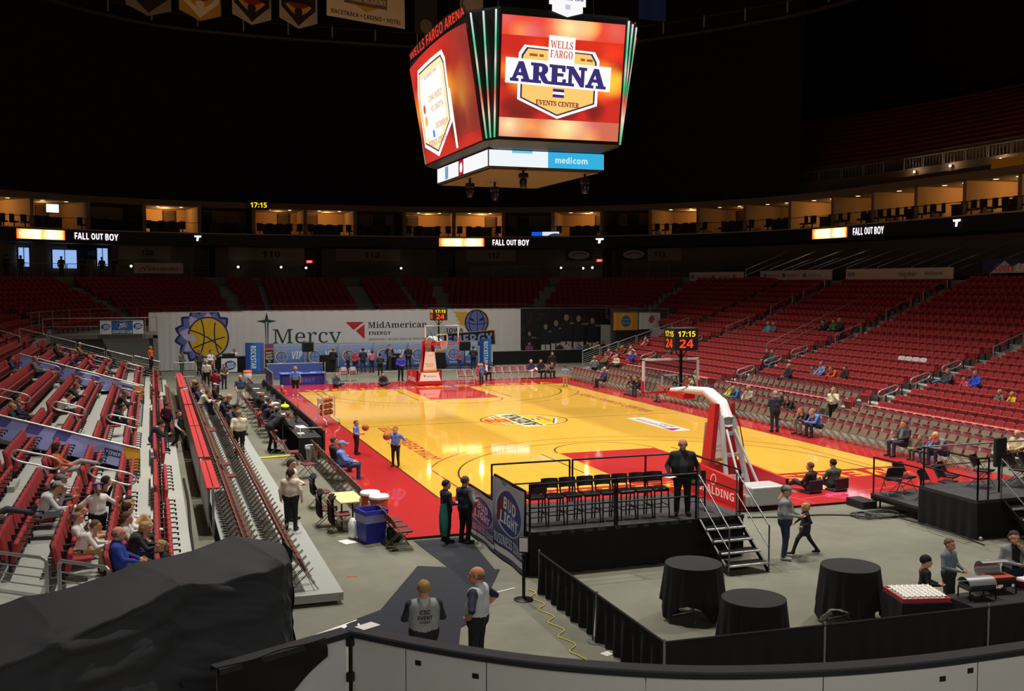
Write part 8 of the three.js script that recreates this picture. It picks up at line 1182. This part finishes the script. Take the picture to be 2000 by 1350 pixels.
// far court and vip area
pp('girl with long hair in a blue shirt and shorts at the far left court corner', -7.95, 0.06, -12.3, 170, 'stand', 1.74, 0x5a86d8, 0x14161c, { ...F, style: 'long', hair: 0x9a7848, shorts: 1, short: 1, shoes: 0xe0e0e0 });
pp('youth in a blue sweater sitting on the floor behind the far baseline', -5.2, 0.09, -16.4, 20, 'floor', 1.7, 0x35465e, 0x22262e, { hair: 0x7a5a3a }); pp('boy in black sitting cross-legged left of the far basket', -2.65, 0.09, -15.9, 0, 'floor', 1.66, 0x14151a, 0x2a2c34, { hair: dark }); pp('officer in a purple-blue shirt standing left of the far basket', -0.88, 0, -19.2, 10, 'front', 1.82, 0x3a34b0, 0x14151c, { hair: dark });
[['man in a black suit by the left high table', -3.7, -26.3, 0x1d1e24, 0x17181c, 150, 1.84, { hair: 0x8a6a48 }], ['woman in olive green in the group at the blue fence', -2.95, -25.2, 0x4a4a38, 0x20222a, 60, 1.62, { ...F, hair: brown, style: 'bob' }], ['woman in a red top in the group at the blue fence', -2.5, -25.0, 0xb0303a, 0x2a3040, -30, 1.66, { ...F, hair: 0x5a3a28, style: 'bob' }], ['man in dark grey in the group at the blue fence', -1.85, -25.8, 0x2c2e36, 0x2c3c5c, 180, 1.8, { hair: brown }], ['girl in a pink jacket in the group at the blue fence', -1.35, -25.4, 0xd0707c, 0x2a2c38, 200, 1.68, { ...F, hair: brown, style: 'long' }], ['person in grey with black trousers seen from behind before the blue fence', -1.35, -22.8, 0x34363e, 0x111217, 170, 1.6, { hair: dark }], ['man in grey at the middle high table', 0.2, -27.0, 0x5a5c62, 0x3a4048, 60, 1.72, { hair: grey }], ['man in a black jacket behind the middle high table', 0.45, -28.3, 0x1c1d22, 0x1c1d22, 0, 1.84, { hair: brown }], ['man in a navy jacket right of the middle high table', 1.55, -27.4, 0x20263a, 0x20242c, -10, 1.8, { hair: brown }], ['person in an orange shirt at the right high table', 4.05, -28.2, 0xc98a3a, 0x2a2c34, 10, 1.7, { hair: grey }], ['man in dark grey by the right loudspeaker', 5.6, -25.6, 0x2e3038, 0x1c1e26, 160, 1.78, { hair: brown }], ['child in red and blue by the right loudspeaker', 4.6, -25.6, 0xa03a40, 0x2a4a9a, 10, 1.4, { hair: dark }]].forEach(([l, x, z, t, b, r, h, o]) => pp(l, x, 0.02, z, r, 'front', h, t, b, o));
pp('child in a blue coat standing on the far baseline right of the basket', 2.9, 0.06, -15.2, 200, 'stand', 1.35, 0x4a66b8, 0x1c2234, { hair: blonde, style: 'bob', coat: 1 }); pp('woman in a red top and pink trousers sitting by the far basket', 3.35, 0.06, -17.1, 0, 'sit', 1.6, 0xa83a3c, 0xc06a74, { ...F, hair: 0xb09060, style: 'bob' }); pp('man in a black suit sitting by the far basket', 3.95, 0.06, -17.6, 0, 'sit', 1.78, 0x1a1b20, 0x17181c, { front: W, hair: 0x5a4a40 });
pp('man in a navy sweater and white trousers sitting behind the far baseline', 6.9, 0.06, -17.8, 0, 'legup', 1.76, 0x1d2138, 0xd4d0c8, { hair: 0xb0aca4 }); pp('man in a black shirt sitting behind the far baseline', 7.5, 0.06, -17.8, 0, 'sit', 1.76, 0x17151a, 0x17181c, { hair: dark }); pp('person in camouflage grey sitting at the far right court corner', 8.05, 0.06, -17.8, 10, 'lean', 1.6, 0x5c5a50, 0x3a3a38, { hair: brown }); pp('man in a brown jacket standing at the far right court corner', 8.6, 0.02, -18.7, 0, 'stand', 1.78, 0x1e1a1a, 0x3a3430, { hair: dark });
pp('child in a light blue T-shirt and khaki trousers standing on the far right court', 6.95, 0.06, -12.5, 150, 'stand', 1.35, 0x6a90d8, 0xa89c80, { hair: brown, short: 1 });
// right side: standing
pp('man in a dark blue suit seen from behind on the right sideline', 7.97, 0.06, 6.6, 175, 'front', 1.82, 0x1f2740, 0x1a2034, { hair: grey, fat: 0.3 }); pp('man in a cream jacket and black trousers standing among the right-hand chairs', 11.6, 0.0, 5.3, -60, 'face', 1.76, 0xcbc5ac, 0x101115, { hair: 0x8a6a50, fat: 0.4 });
pp('man in a cream shirt standing by the near backboard on the right', 10.6, 0, -4.3, -80, 'front', 1.72, 0xcfcaa8, 0x4a4a44, { hair: grey }); pp('man in a cream jacket standing far along the right-hand chairs', 12.0, 0, -16.6, -70, 'cross', 1.7, 0xc4bca2, 0x14151a, { style: 'bald' }); pp('woman in grey and black standing at the far end of the right-hand chairs', 10.0, 0, -15.4, 170, 'stand', 1.72, 0x7a7e88, 0x14151c, { ...F, hair: 0x8a6a44, style: 'bob', sleeve: 0x7a7e88 });
// right side: front folding row sitters
[['man in a purple shirt reclining at the far end of the front right row', 8.75, -11.2, 0x3c2a70, 0x2c2e34, 'sit', 1.74, { style: 'bald' }], ['woman in dark blue in the front right row', 8.75, -7.3, 0x22263a, 0x8a8880, 'lean', 1.66, { ...F, hair: brown, style: 'bob' }], ['man in black and jeans in the front right row', 8.75, -6.5, 0x17181c, JN, 'lean', 1.74, { hair: brown }], ['woman in a red coat in the front right row beside the near backboard', 8.75, -3.9, 0xb8392c, 0x7a747c, 'lean', 1.68, { ...F, hair: 0x4a3a30, style: 'bob' }], ['man in navy leaning in the front right row', 8.8, 7.6, 0x1c2238, 0x6a6a6c, 'lean', 1.74, { hair: 0x6a4a34 }], ['man in a light blue sweater in the front right row', 8.8, 8.3, 0x4a74c0, 0x20263a, 'lean', 1.76, { hair: 0x8a6a4a }], ['man in a dark jacket with grey shirt in the front right row', 8.8, 12.9, 0x20222a, 0x222c4a, 'sit', 1.82, { front: 0x6c6c72, hair: 0x4a3a30, fat: 0.3 }], ['child in camouflage in the front right row', 8.8, 13.7, 0x4c4c40, 0x3a3c38, 'sit', 1.25, { hair: 0x6a5238 }], ['child in a blue jacket in the front right row', 8.8, 14.2, 0x2f62c0, 0x2c4a7a, 'sit', 1.3, { hair: 0x5a4430 }], ['bald man in a grey sweater in the front right row', 8.8, 14.8, 0x6a6872, 0x22305a, 'lean', 1.8, { style: 'bald', fat: 0.4 }]].forEach(([l, x, z, t, b, ps, h, o]) => pp(l, x, 0.07, z, -92, ps, h, t, b, o));
[['person in a yellow-green vest in the middle right row', 10.95, -1.6, 0xcdd848, 0x2c3040, { hair: brown }], ['person in a blue jacket beside the yellow-green vest', 10.95, -0.9, 0x2a6ab0, 0x2c3040, { hair: grey }], ['man in a tan jacket in the middle right row', 10.95, -0.1, 0xa89a84, 0x2c3040, { hair: blonde }], ['person in a white jacket seen through the near backboard', 10.95, -4.9, W, 0x3a3c44, { hair: blonde, style: 'bob' }], ['person in an orange top seen through the near backboard', 10.95, -5.8, 0xc8502c, 0x3a3c44, { hair: brown }], ['person in a teal coat seen through the near backboard', 10.95, -6.6, 0x2c5a5a, 0x2c3040, { hair: dark }], ['person in black in the middle right row', 10.95, 2.6, BKc, 0x24262c, { hair: dark }], ['person in dark brown in the middle right row', 10.95, 3.4, 0x241c1a, 0x24262c, { hair: brown }], ['balding man in a tan jacket by the right-hand stage', 11.2, 15.3, 0xb8a684, 0x2a2420, { style: 'ring', hair: grey, fat: 0.4 }], ['man in a grey jacket at the right edge behind the stage', 11.2, 16.2, 0x7a7c88, 0x2a2c34, { hair: grey }]].forEach(([l, x, z, t, b, o], i) => pp(l, x, 0.01, z, -92 + (i % 3) * 10, i % 2 ? 'lean' : 'sit', 1.74, t, b, o));
// right stand sitters
sitR('person in a turquoise shirt high in the right-hand seats', 9, -13.2, 'sit', 1.7, 0x3a9aa4, 0x2a2c34, { hair: blonde }); sitR('person in mauve beside the turquoise shirt', 9, -12.6, 'sit', 1.66, 0x6a5a78, 0x2a2c34, { hair: grey }); sitR('person in black high in the right-hand seats', 10, -8.4, 'lean', 1.7, BKc, BKc, { hair: dark }); sitR('person in a green shirt high in the right-hand seats', 10, -7.9, 'sit', 1.66, 0x2c6a34, BKc, { hair: brown }); sitR('man in dark clothes beside the green shirt', 10, -7.4, 'sit', 1.78, 0x22242a, BKc, { hair: grey });
sitR('man in a black coat low in the right-hand seats by the loop rail', 4, -6.9, 'sit', 1.74, BKc, BKc, { hair: brown }); sitR('man in grey beside the man in the black coat', 4, -6.4, 'sit', 1.74, 0x3a3e4c, BKc, { hair: brown }); sitR('man in a black jacket sitting above the folding chairs on the right', 2, -2.5, 'sit', 1.78, 0x1a1b20, 0x22242a, { hair: grey });
sitR('child in grey beside the man in the light blue shirt', 3, -1.7, 'sit', 1.3, 0x5a5c66, 0x2a2c34, { hair: brown }); sitR('man in a light blue shirt in the right-hand seats', 3, -1.0, 'sit', 1.76, 0x6a82b4, 0x30405c, { hair: 0x6a4c34 }); sitR('woman in an orange shirt in the right-hand seats', 3, 0.2, 'lean', 1.66, 0xd8541c, 0x2a2c34, { ...F, hair: 0x5a3c28, style: 'bob' }); sitR('person in black reclining beside the orange shirt', 3, 0.8, 'sit', 1.6, BKc, 0x2a2c34, { hair: brown });
sitR('person in dark grey lying back near the upper loop rail', 4, 6.4, 'legup', 1.74, 0x33353a, 0x4a6494, { hair: 0x6a5a44 }); sitR('man in a bright blue jacket in the right-hand seats', 4, 8.0, 'sit', 1.78, 0x2444b8, 0x22242c, { hair: 0x6a4430 }); sitR('girl in a pink jacket beside the bright blue jacket', 4, 7.4, 'sit', 1.3, 0xc83a70, 0x4a4c54, { hair: brown, style: 'bob' }); sitR('child in grey and purple at the right edge of the seats', 3, 10.1, 'sit', 1.3, 0x6a6458, 0x4a4aa0, { hair: blonde, style: 'bob' }); sitR('child in a yellow shirt at the right edge of the seats', 3, 10.7, 'sit', 1.25, 0xd0b420, 0x2a4a80, { hair: blonde });
[[0, -20.6, 'tan jacket', 0x8a6a4a], [1, -21.2, 'pink jacket', 0xb0607a], [1, -20.6, 'maroon sweater', 0x6a2440], [2, -20.9, 'camouflage coat', 0x5a5a3c], [2, -20.2, 'olive coat', 0x6a6248], [2, -19.6, 'white top', W], [1, -18.4, 'royal blue jacket', 0x2038b8], [0, -18.6, 'blue shirt', 0x2a3a9a], [4, -21.4, 'white jacket', 0xc8c4c0], [4, -20.8, 'red shirt', 0xa82430]].forEach(([i, z, c, col], k) => sitR(`spectator in a ${c} at the far end of the right-hand seats`, i, z, k % 2 ? 'lean' : 'sit', 1.7, col, 0x2a2c34, { hair: [brown, blonde, dark, grey][k % 4] }));
// spectators below the mural
[[11.3, -30.2, 'purple shirt', 0x7a2a6a], [13.6, -29.9, 'black coat', BKc], [14.4, -30.2, 'pale shirt', 0x9a948c], [15.1, -29.8, 'grey-blue shirt', 0x5a6a88], [15.9, -30.2, 'brown coat', 0x5a4432], [16.6, -29.8, 'tan coat', 0x8a7050], [17.3, -30.3, 'dark jacket', 0x2a2628]].forEach(([x, z, c, col], k) => pp(`spectator in a ${c} below the dark mural`, x, 0.35, z, -10 + k * 5, 'sit', 1.72, col, 0x22242c, { hair: [brown, dark, blonde][k % 3] }));
tag(obj('bench', [rb(6.6, 0.06, 0.4, 0.02, 14.4, 0.63, -30.15), bx(6.4, 0.6, 0.1, 14.4, 0.31, -30.3)], mt.blackPlastic), 'dark bench row below the mural', 'bench');
// left stand sitters near the camera
sitL('woman in an orange top with grey trousers, one leg up on the seat in front', 3, 14.3, 'legup', 1.7, 0xb8561e, 0x9a9ca2, { ...F, style: 'long', hair: 0x1a1210, shoes: 0x3a2c26, look: 0.9, skin: 0xb07a58 });
sitL('man in a grey cap and white sweater resting his chin on his hand', 3, 19.35, 'chin', 1.74, 0xc9c9cc, 0x9aa0ac, { cap: 0x8a8c8e, hair: brown }); sitL('man in a darker grey cap behind the girl in white', 3, 18.5, 'lean', 1.72, 0x4a4440, 0x33507a, { cap: 0x6a6c70, hair: brown }); sitL('girl in a white shirt with long fair hair beside the capped men', 3, 17.8, 'lean', 1.5, 0xe0dfdd, 0x3a4a6a, { ...F, style: 'long', hair: 0x8a6a40 }); sitL('girl in white with a white hair bow behind the girl with long fair hair', 3, 17.25, 'lean', 1.5, 0xdad9d6, 0x3a3c44, { ...F, style: 'pony', hair: 0x5a3e2a, bow: 0xe8e8ee });
sitL('woman in a black jacket leaning her head on her hand', 2, 17.4, 'chin', 1.66, 0x121316, 0x1a1c22, { ...F, style: 'bob', hair: 0x241712, look: 0.6 });
pp('cheerleader in a white jacket with a blue bow standing in the row, seen from behind', -15.9, 0.44, 19.0, 195, 'stand', 1.62, 0xe2e1e0, 0x121318, { ...F, style: 'pony', hair: 0x9a7a4c, bow: 0x2a32b0, P: { el: [[0.34, 1.2, 0.06], [-0.34, 1.22, 0.05]], wr: [[0.2, 1.05, 0.2], [-0.42, 1.08, 0.28]] } });
sitL('cheerleader in white with a blue and white bow, leftmost of three in the row', 2, 20.95, 'sit', 1.5, 0xdedddd, KH, { ...F, style: 'pony', hair: 0x8a6a44, bow: 0x4a52b8 }); sitL('cheerleader in white with a white bow and khaki trousers, nearest of three', 2, 21.5, 'lean', 1.56, 0xe4e2e2, KH, { ...F, style: 'pony', hair: 0x6a4c30, bow: 0xdcdcf0 }); sitL('cheerleader in white with a large white bow, farthest of three', 2, 20.3, 'sit', 1.5, 0xdedddd, KH, { ...F, style: 'pony', hair: 0x7a5a38, bow: 0xf0f0f4 });
sitL('dark-haired girl in white with a white bow, two rows below', 1, 18.6, 'sit', 1.55, 0xd2cccf, 0x22242c, { ...F, style: 'pony', hair: 0x2a1a14, bow: 0xe8e8f0 }); sitL('girl with a purple bow and one khaki knee drawn up', 1, 19.15, 'kneeup', 1.58, 0xe6e4e4, KH, { ...F, style: 'pony', hair: 0x9a7c50, bow: 0x3a2a6a, shoes: 0xe8e8e8 }); sitL('man in a white shirt with dark hair behind the woman with brown hair', 1, 19.85, 'sit', 1.7, 0xd0cfcf, 0x22242c, { hair: 0x241812, look: 0.5 }); sitL('woman with straight brown hair looking away', 1, 20.5, 'sit', 1.62, 0xbdb9b6, 0x2a3046, { ...F, style: 'long', hair: 0x4a3422 }); sitL('woman with long blonde hair next to the man in royal blue', 1, 21.05, 'lean', 1.64, 0x2a2c34, 0x22304e, { ...F, style: 'long', hair: 0xa8885a }); sitL('bald man in a royal blue sweater', 1, 22.1, 'sit', 1.78, 0x1c3a94, 0x22283a, { style: 'ring', hair: 0x6a5a4c, fat: 0.5, dx: -0.1 });
pp('girl in a black top facing the bald man in blue', -14.75, 0.2, 21.55, -50, 'sit', 1.52, 0x131418, 0x1a1c22, { ...F, style: 'pony', hair: 0x9a8260 });
sitL('person in grey sleeves and boots at the left picture edge', 4, 20.9, 'legup', 1.72, 0x5a5a60, 0x3a3c44, { hair: dark });
sitL('man in a black jacket reading a paper in the left stand', 2, 3.8, 'lean', 1.74, 0x17181d, 0x22283a, { hair: 0x3a2a20 }); sitL('man in a dark jacket holding up a programme in the left stand', 2, -0.6, 'lean', 1.78, 0x22242a, 0x27365a, { hair: 0x7a6244 }); sitL('youth in a white hooded sweatshirt in the left stand', 4, 4.0, 'lean', 1.7, 0xc9c8c4, 0x1e2028, { hair: 0x2a1c14 }); sitL('man in black behind the youth in white', 4, 0.6, 'lean', 1.74, 0x1a1b20, 0x1a1c22, { hair: 0x6a5038 }); sitL('fair-haired child at the left picture edge', 5, 8.6, 'sit', 1.5, 0x22283c, 0x22242c, { hair: blonde }); sitL('man in navy beside the fair-haired child', 5, 7.6, 'sit', 1.7, 0x1c2440, 0x22242c, { hair: dark });
sitL('person in a grey hooded sweatshirt beyond the farther blue banner', 6, -6.0, 'sit', 1.74, 0x6a6870, 0x22242c, { hair: blonde }); sitL('child in blue with a green toy at the left picture edge', 7, -5.4, 'sit', 1.5, 0x2a4070, 0x6a9a30, { hair: dark }); sitL('man in a white cap and tan coat far up the left stand', 5, -20.6, 'sit', 1.74, 0x8a7a5a, 0x3a3c3a, { cap: 0xd8d8d4, hair: brown }); sitL('child in purple far up the left stand', 5, -14.3, 'sit', 1.4, 0x3a2c8a, 0x2a2c34, { hair: brown }); sitL('girl in a pink jacket far along the left stand', 4, -14.9, 'sit', 1.6, 0xa84a6a, 0x2a2c34, { ...F, hair: blonde, style: 'bob' }); sitL('boy in teal far along the left stand', 3, -14.2, 'sit', 1.5, 0x3a6a7a, 0x2a2c34, { hair: brown }); sitL('baby in pale pink beside the boy in teal', 3, -13.5, 'sit', 1.1, 0xd8a4a4, 0xc09090, { hair: blonde }); sitL('man in black far up the left stand', 6, -16.2, 'sit', 1.74, BKc, BKc, { hair: dark });
pp('person with an orange top beside the far left rail', -14.9, 0.9, -21.8, 60, 'stand', 1.5, 0xd06a18, 0x1a1a3a, { hair: blonde, style: 'bob' });
// silhouettes at the lit openings, far left
for (const [s, k] of [[118.1, 0], [116.9, 1], [113.6, 2], [111.9, 3], [110.3, 4], [109.3, 5]]) { const p = ring(s, 19.2); pp(`dark figure standing before the lit opening at the far left, ${['first', 'second', 'third', 'fourth', 'fifth', 'last'][k]} from the left`, p[0], 6.3, p[1], 160, k % 2 ? 'front' : 'stand', 1.8, 0x15151a, 0x121216, { hair: dark }); }
// ---------- place the folding chairs with raised seats ----------
{
  const nearSit = (q) => sitterSpots.some(([x, y, zz]) => Math.abs(x - q.pos[0]) < 0.4 && Math.abs(zz - q.pos[2]) < 0.25);
  for (const q of upChairs) q.d = Math.hypot(q.pos[0] - camP.x, q.pos[1] - camP.y, q.pos[2] - camP.z);
  upChairs.sort((a, b) => a.d - b.d);
  const others = scene.children.filter((o) => o.name.startsWith('folding_chair')).length, solo = upChairs.slice(0, 300 - others), rest = upChairs.slice(300 - others);
  const put = (pr, q, label, group) => { if (!usedChair.has(pr)) { usedChair.add(pr); pr.position.set(...q.pos); pr.rotation.y = q.turn; pr.userData.label = label; if (group) pr.userData.group = group; } else dup(pr, q.pos, q.turn, label, group); };
  const rows = {}; for (const q of upChairs) (rows[q.group] = rows[q.group] || []).push(q);
  for (const r of Object.values(rows)) r.sort((a, b) => b.pos[2] - a.pos[2]).forEach((q, k) => { q.label = q.label.replace('maroon folding chair', 'maroon chair').replace('with raised seat ', '').replace(' on the right of the court', ', right of court').replace(' of the left platform', ', left platform').replace(' of the gap in the red seats', ' in the red seat gap').replace('row along the left walkway, beyond the blue banner', 'left walkway row').replace('courtside row on the left', 'left courtside row').replace('courtside row beyond the scorer table', 'row beyond the scorer table') + ', ' + ordWord(k + 1) + ' from near end'; });
  for (const q of solo) { if (nearSit(q)) put(chairDown, q, q.label.replace('maroon chair', 'maroon chair under a sitter'), 'occupied chairs: ' + q.group); else put(chairUp, q, q.label, q.group); }
  const grp = new THREE.Group(); grp.name = 'folding_seating'; grp.userData = { label: 'remaining far rows of maroon folding chairs along the right of the court', category: 'seating', kind: 'stuff' }; scene.add(grp);
  for (const [n, g, m] of [['chair_frame', merge([...chairParts.legs, ...chairParts.brace].map((g) => g.clone())), mt.tan], ['backrest', chairParts.back, mt.maroon], ['seat', chairParts.up, mt.maroon], ['seat_pan', chairParts.upPan, mt.tan]]) { const im = new THREE.InstancedMesh(g, m, rest.length), D = new THREE.Object3D(); im.name = n; im.userData.kind = 'stuff'; im.castShadow = im.receiveShadow = true; rest.forEach((q, k) => { D.position.set(...q.pos); D.rotation.y = q.turn; D.updateMatrix(); im.setMatrixAt(k, D.matrix); }); grp.add(im); }
}
// ---------- place the stadium seats ----------
{
  const taken2 = (q) => occupied.some(([s, i, t]) => s === q.side && i === q.i && Math.abs(q.t - t) < 0.245);
  for (const q of seatsAll) { q.d = Math.hypot(q.x - camP.x, q.y - camP.y, q.z - camP.z); q.down = taken2(q); q.white = q.side === 'R' && q.i === 6 && q.t > 1.1 && q.t < 3.1; }
  // seats hidden by the draped equipment in front are left out of the individual ones
  const vis = seatsAll.filter((q) => { const p = V(q.x, q.y + 0.6, q.z).project(camera), px = (p.x + 1) * 1000, py = (1 - p.y) * 675; return !(px < 560 && py > 1150) && !(px > 1640 && py > 900); }).sort((a, b) => (b.down || b.white) - (a.down || a.white) || a.d - b.d);
  const solo = new Set(vis.slice(0, 300));
  const ord = ['front', 'second', 'third', 'fourth', 'fifth', 'sixth', 'seventh', 'eighth', 'ninth', 'tenth', 'eleventh', 'twelfth', 'thirteenth', 'fourteenth', 'fifteenth', 'sixteenth', 'seventeenth', 'eighteenth', 'top'];
  const blockOf = (q) => { const A = q.side === 'R' ? AISLE_R : AISLE_L; const n = A.filter((a) => q.t < a).length; return ['nearest camera', 'second nearest', 'third nearest', 'second farthest', 'farthest'][q.side === 'R' ? Math.max(0, n - 1) : n]; };
  const nth = {}; for (const q of [...seatsAll].sort((a, b) => b.t - a.t)) { if (q.white) continue; const k = q.side + q.i + blockOf(q); nth[k] = (nth[k] || 0) + 1; q.n = nth[k]; }
  const protoUp = makeSeat(false), protoDown = makeSeat(true), protoWhite = makeSeat(false, true); const used = new Set();
  for (const q of solo) {
    const pr = q.white ? protoWhite : q.down ? protoDown : protoUp, where = `${ord[q.i]} row, ${q.side === 'R' ? 'right' : 'left'} stand, block ${blockOf(q).replace('the ', '')}, ${q.n ? ordWord(q.n) : ''} from near end`;
    const lab = q.white ? 'red stadium seat with a white back cover, one of four in a row' : q.down ? `occupied red seat, ${where}` : `empty red seat, ${where}`, gr = q.white ? 'four white-covered seats' : (q.down ? 'occupied' : 'empty') + ` seats, ${ord[q.i]} row, ${q.side === 'R' ? 'right' : 'left'} stand`;
    if (!used.has(pr)) { used.add(pr); pr.position.set(q.x, q.y, q.z); pr.rotation.y = q.turn; pr.userData.label = lab; pr.userData.group = gr; } else dup(pr, [q.x, q.y, q.z], q.turn, lab, gr);
  }
  for (const pr of [protoUp, protoDown, protoWhite]) if (!used.has(pr)) scene.remove(pr);
  const rest = seatsAll.filter((q) => !solo.has(q)), mats = [['backrest', seatParts.back, mt.redseat], ['seat', seatParts.seatUp, mt.redseat], ['armrest', seatParts.arm, mt.blackPlastic], ['back_shell', seatParts.shell, mt.blackPlastic]];
  const grp = new THREE.Group(); grp.name = 'stadium_seating'; grp.userData = { label: 'remaining rows of red flip-up stadium seats filling the stands around the court', category: 'seating', kind: 'stuff' }; scene.add(grp);
  for (const [n, g, m] of mats) {
    const im = new THREE.InstancedMesh(g, m, rest.length); im.name = n; im.userData.kind = 'stuff'; im.castShadow = im.receiveShadow = true; const D = new THREE.Object3D();
    rest.forEach((q, k) => { D.position.set(q.x, q.y, q.z); D.rotation.y = q.turn; D.updateMatrix(); im.setMatrixAt(k, D.matrix); }); grp.add(im);
  }
  console.log('seats', seatsAll.length, 'solo', solo.size);
}
console.log('people tris', peopleTris);
renderer.render(scene, camera);
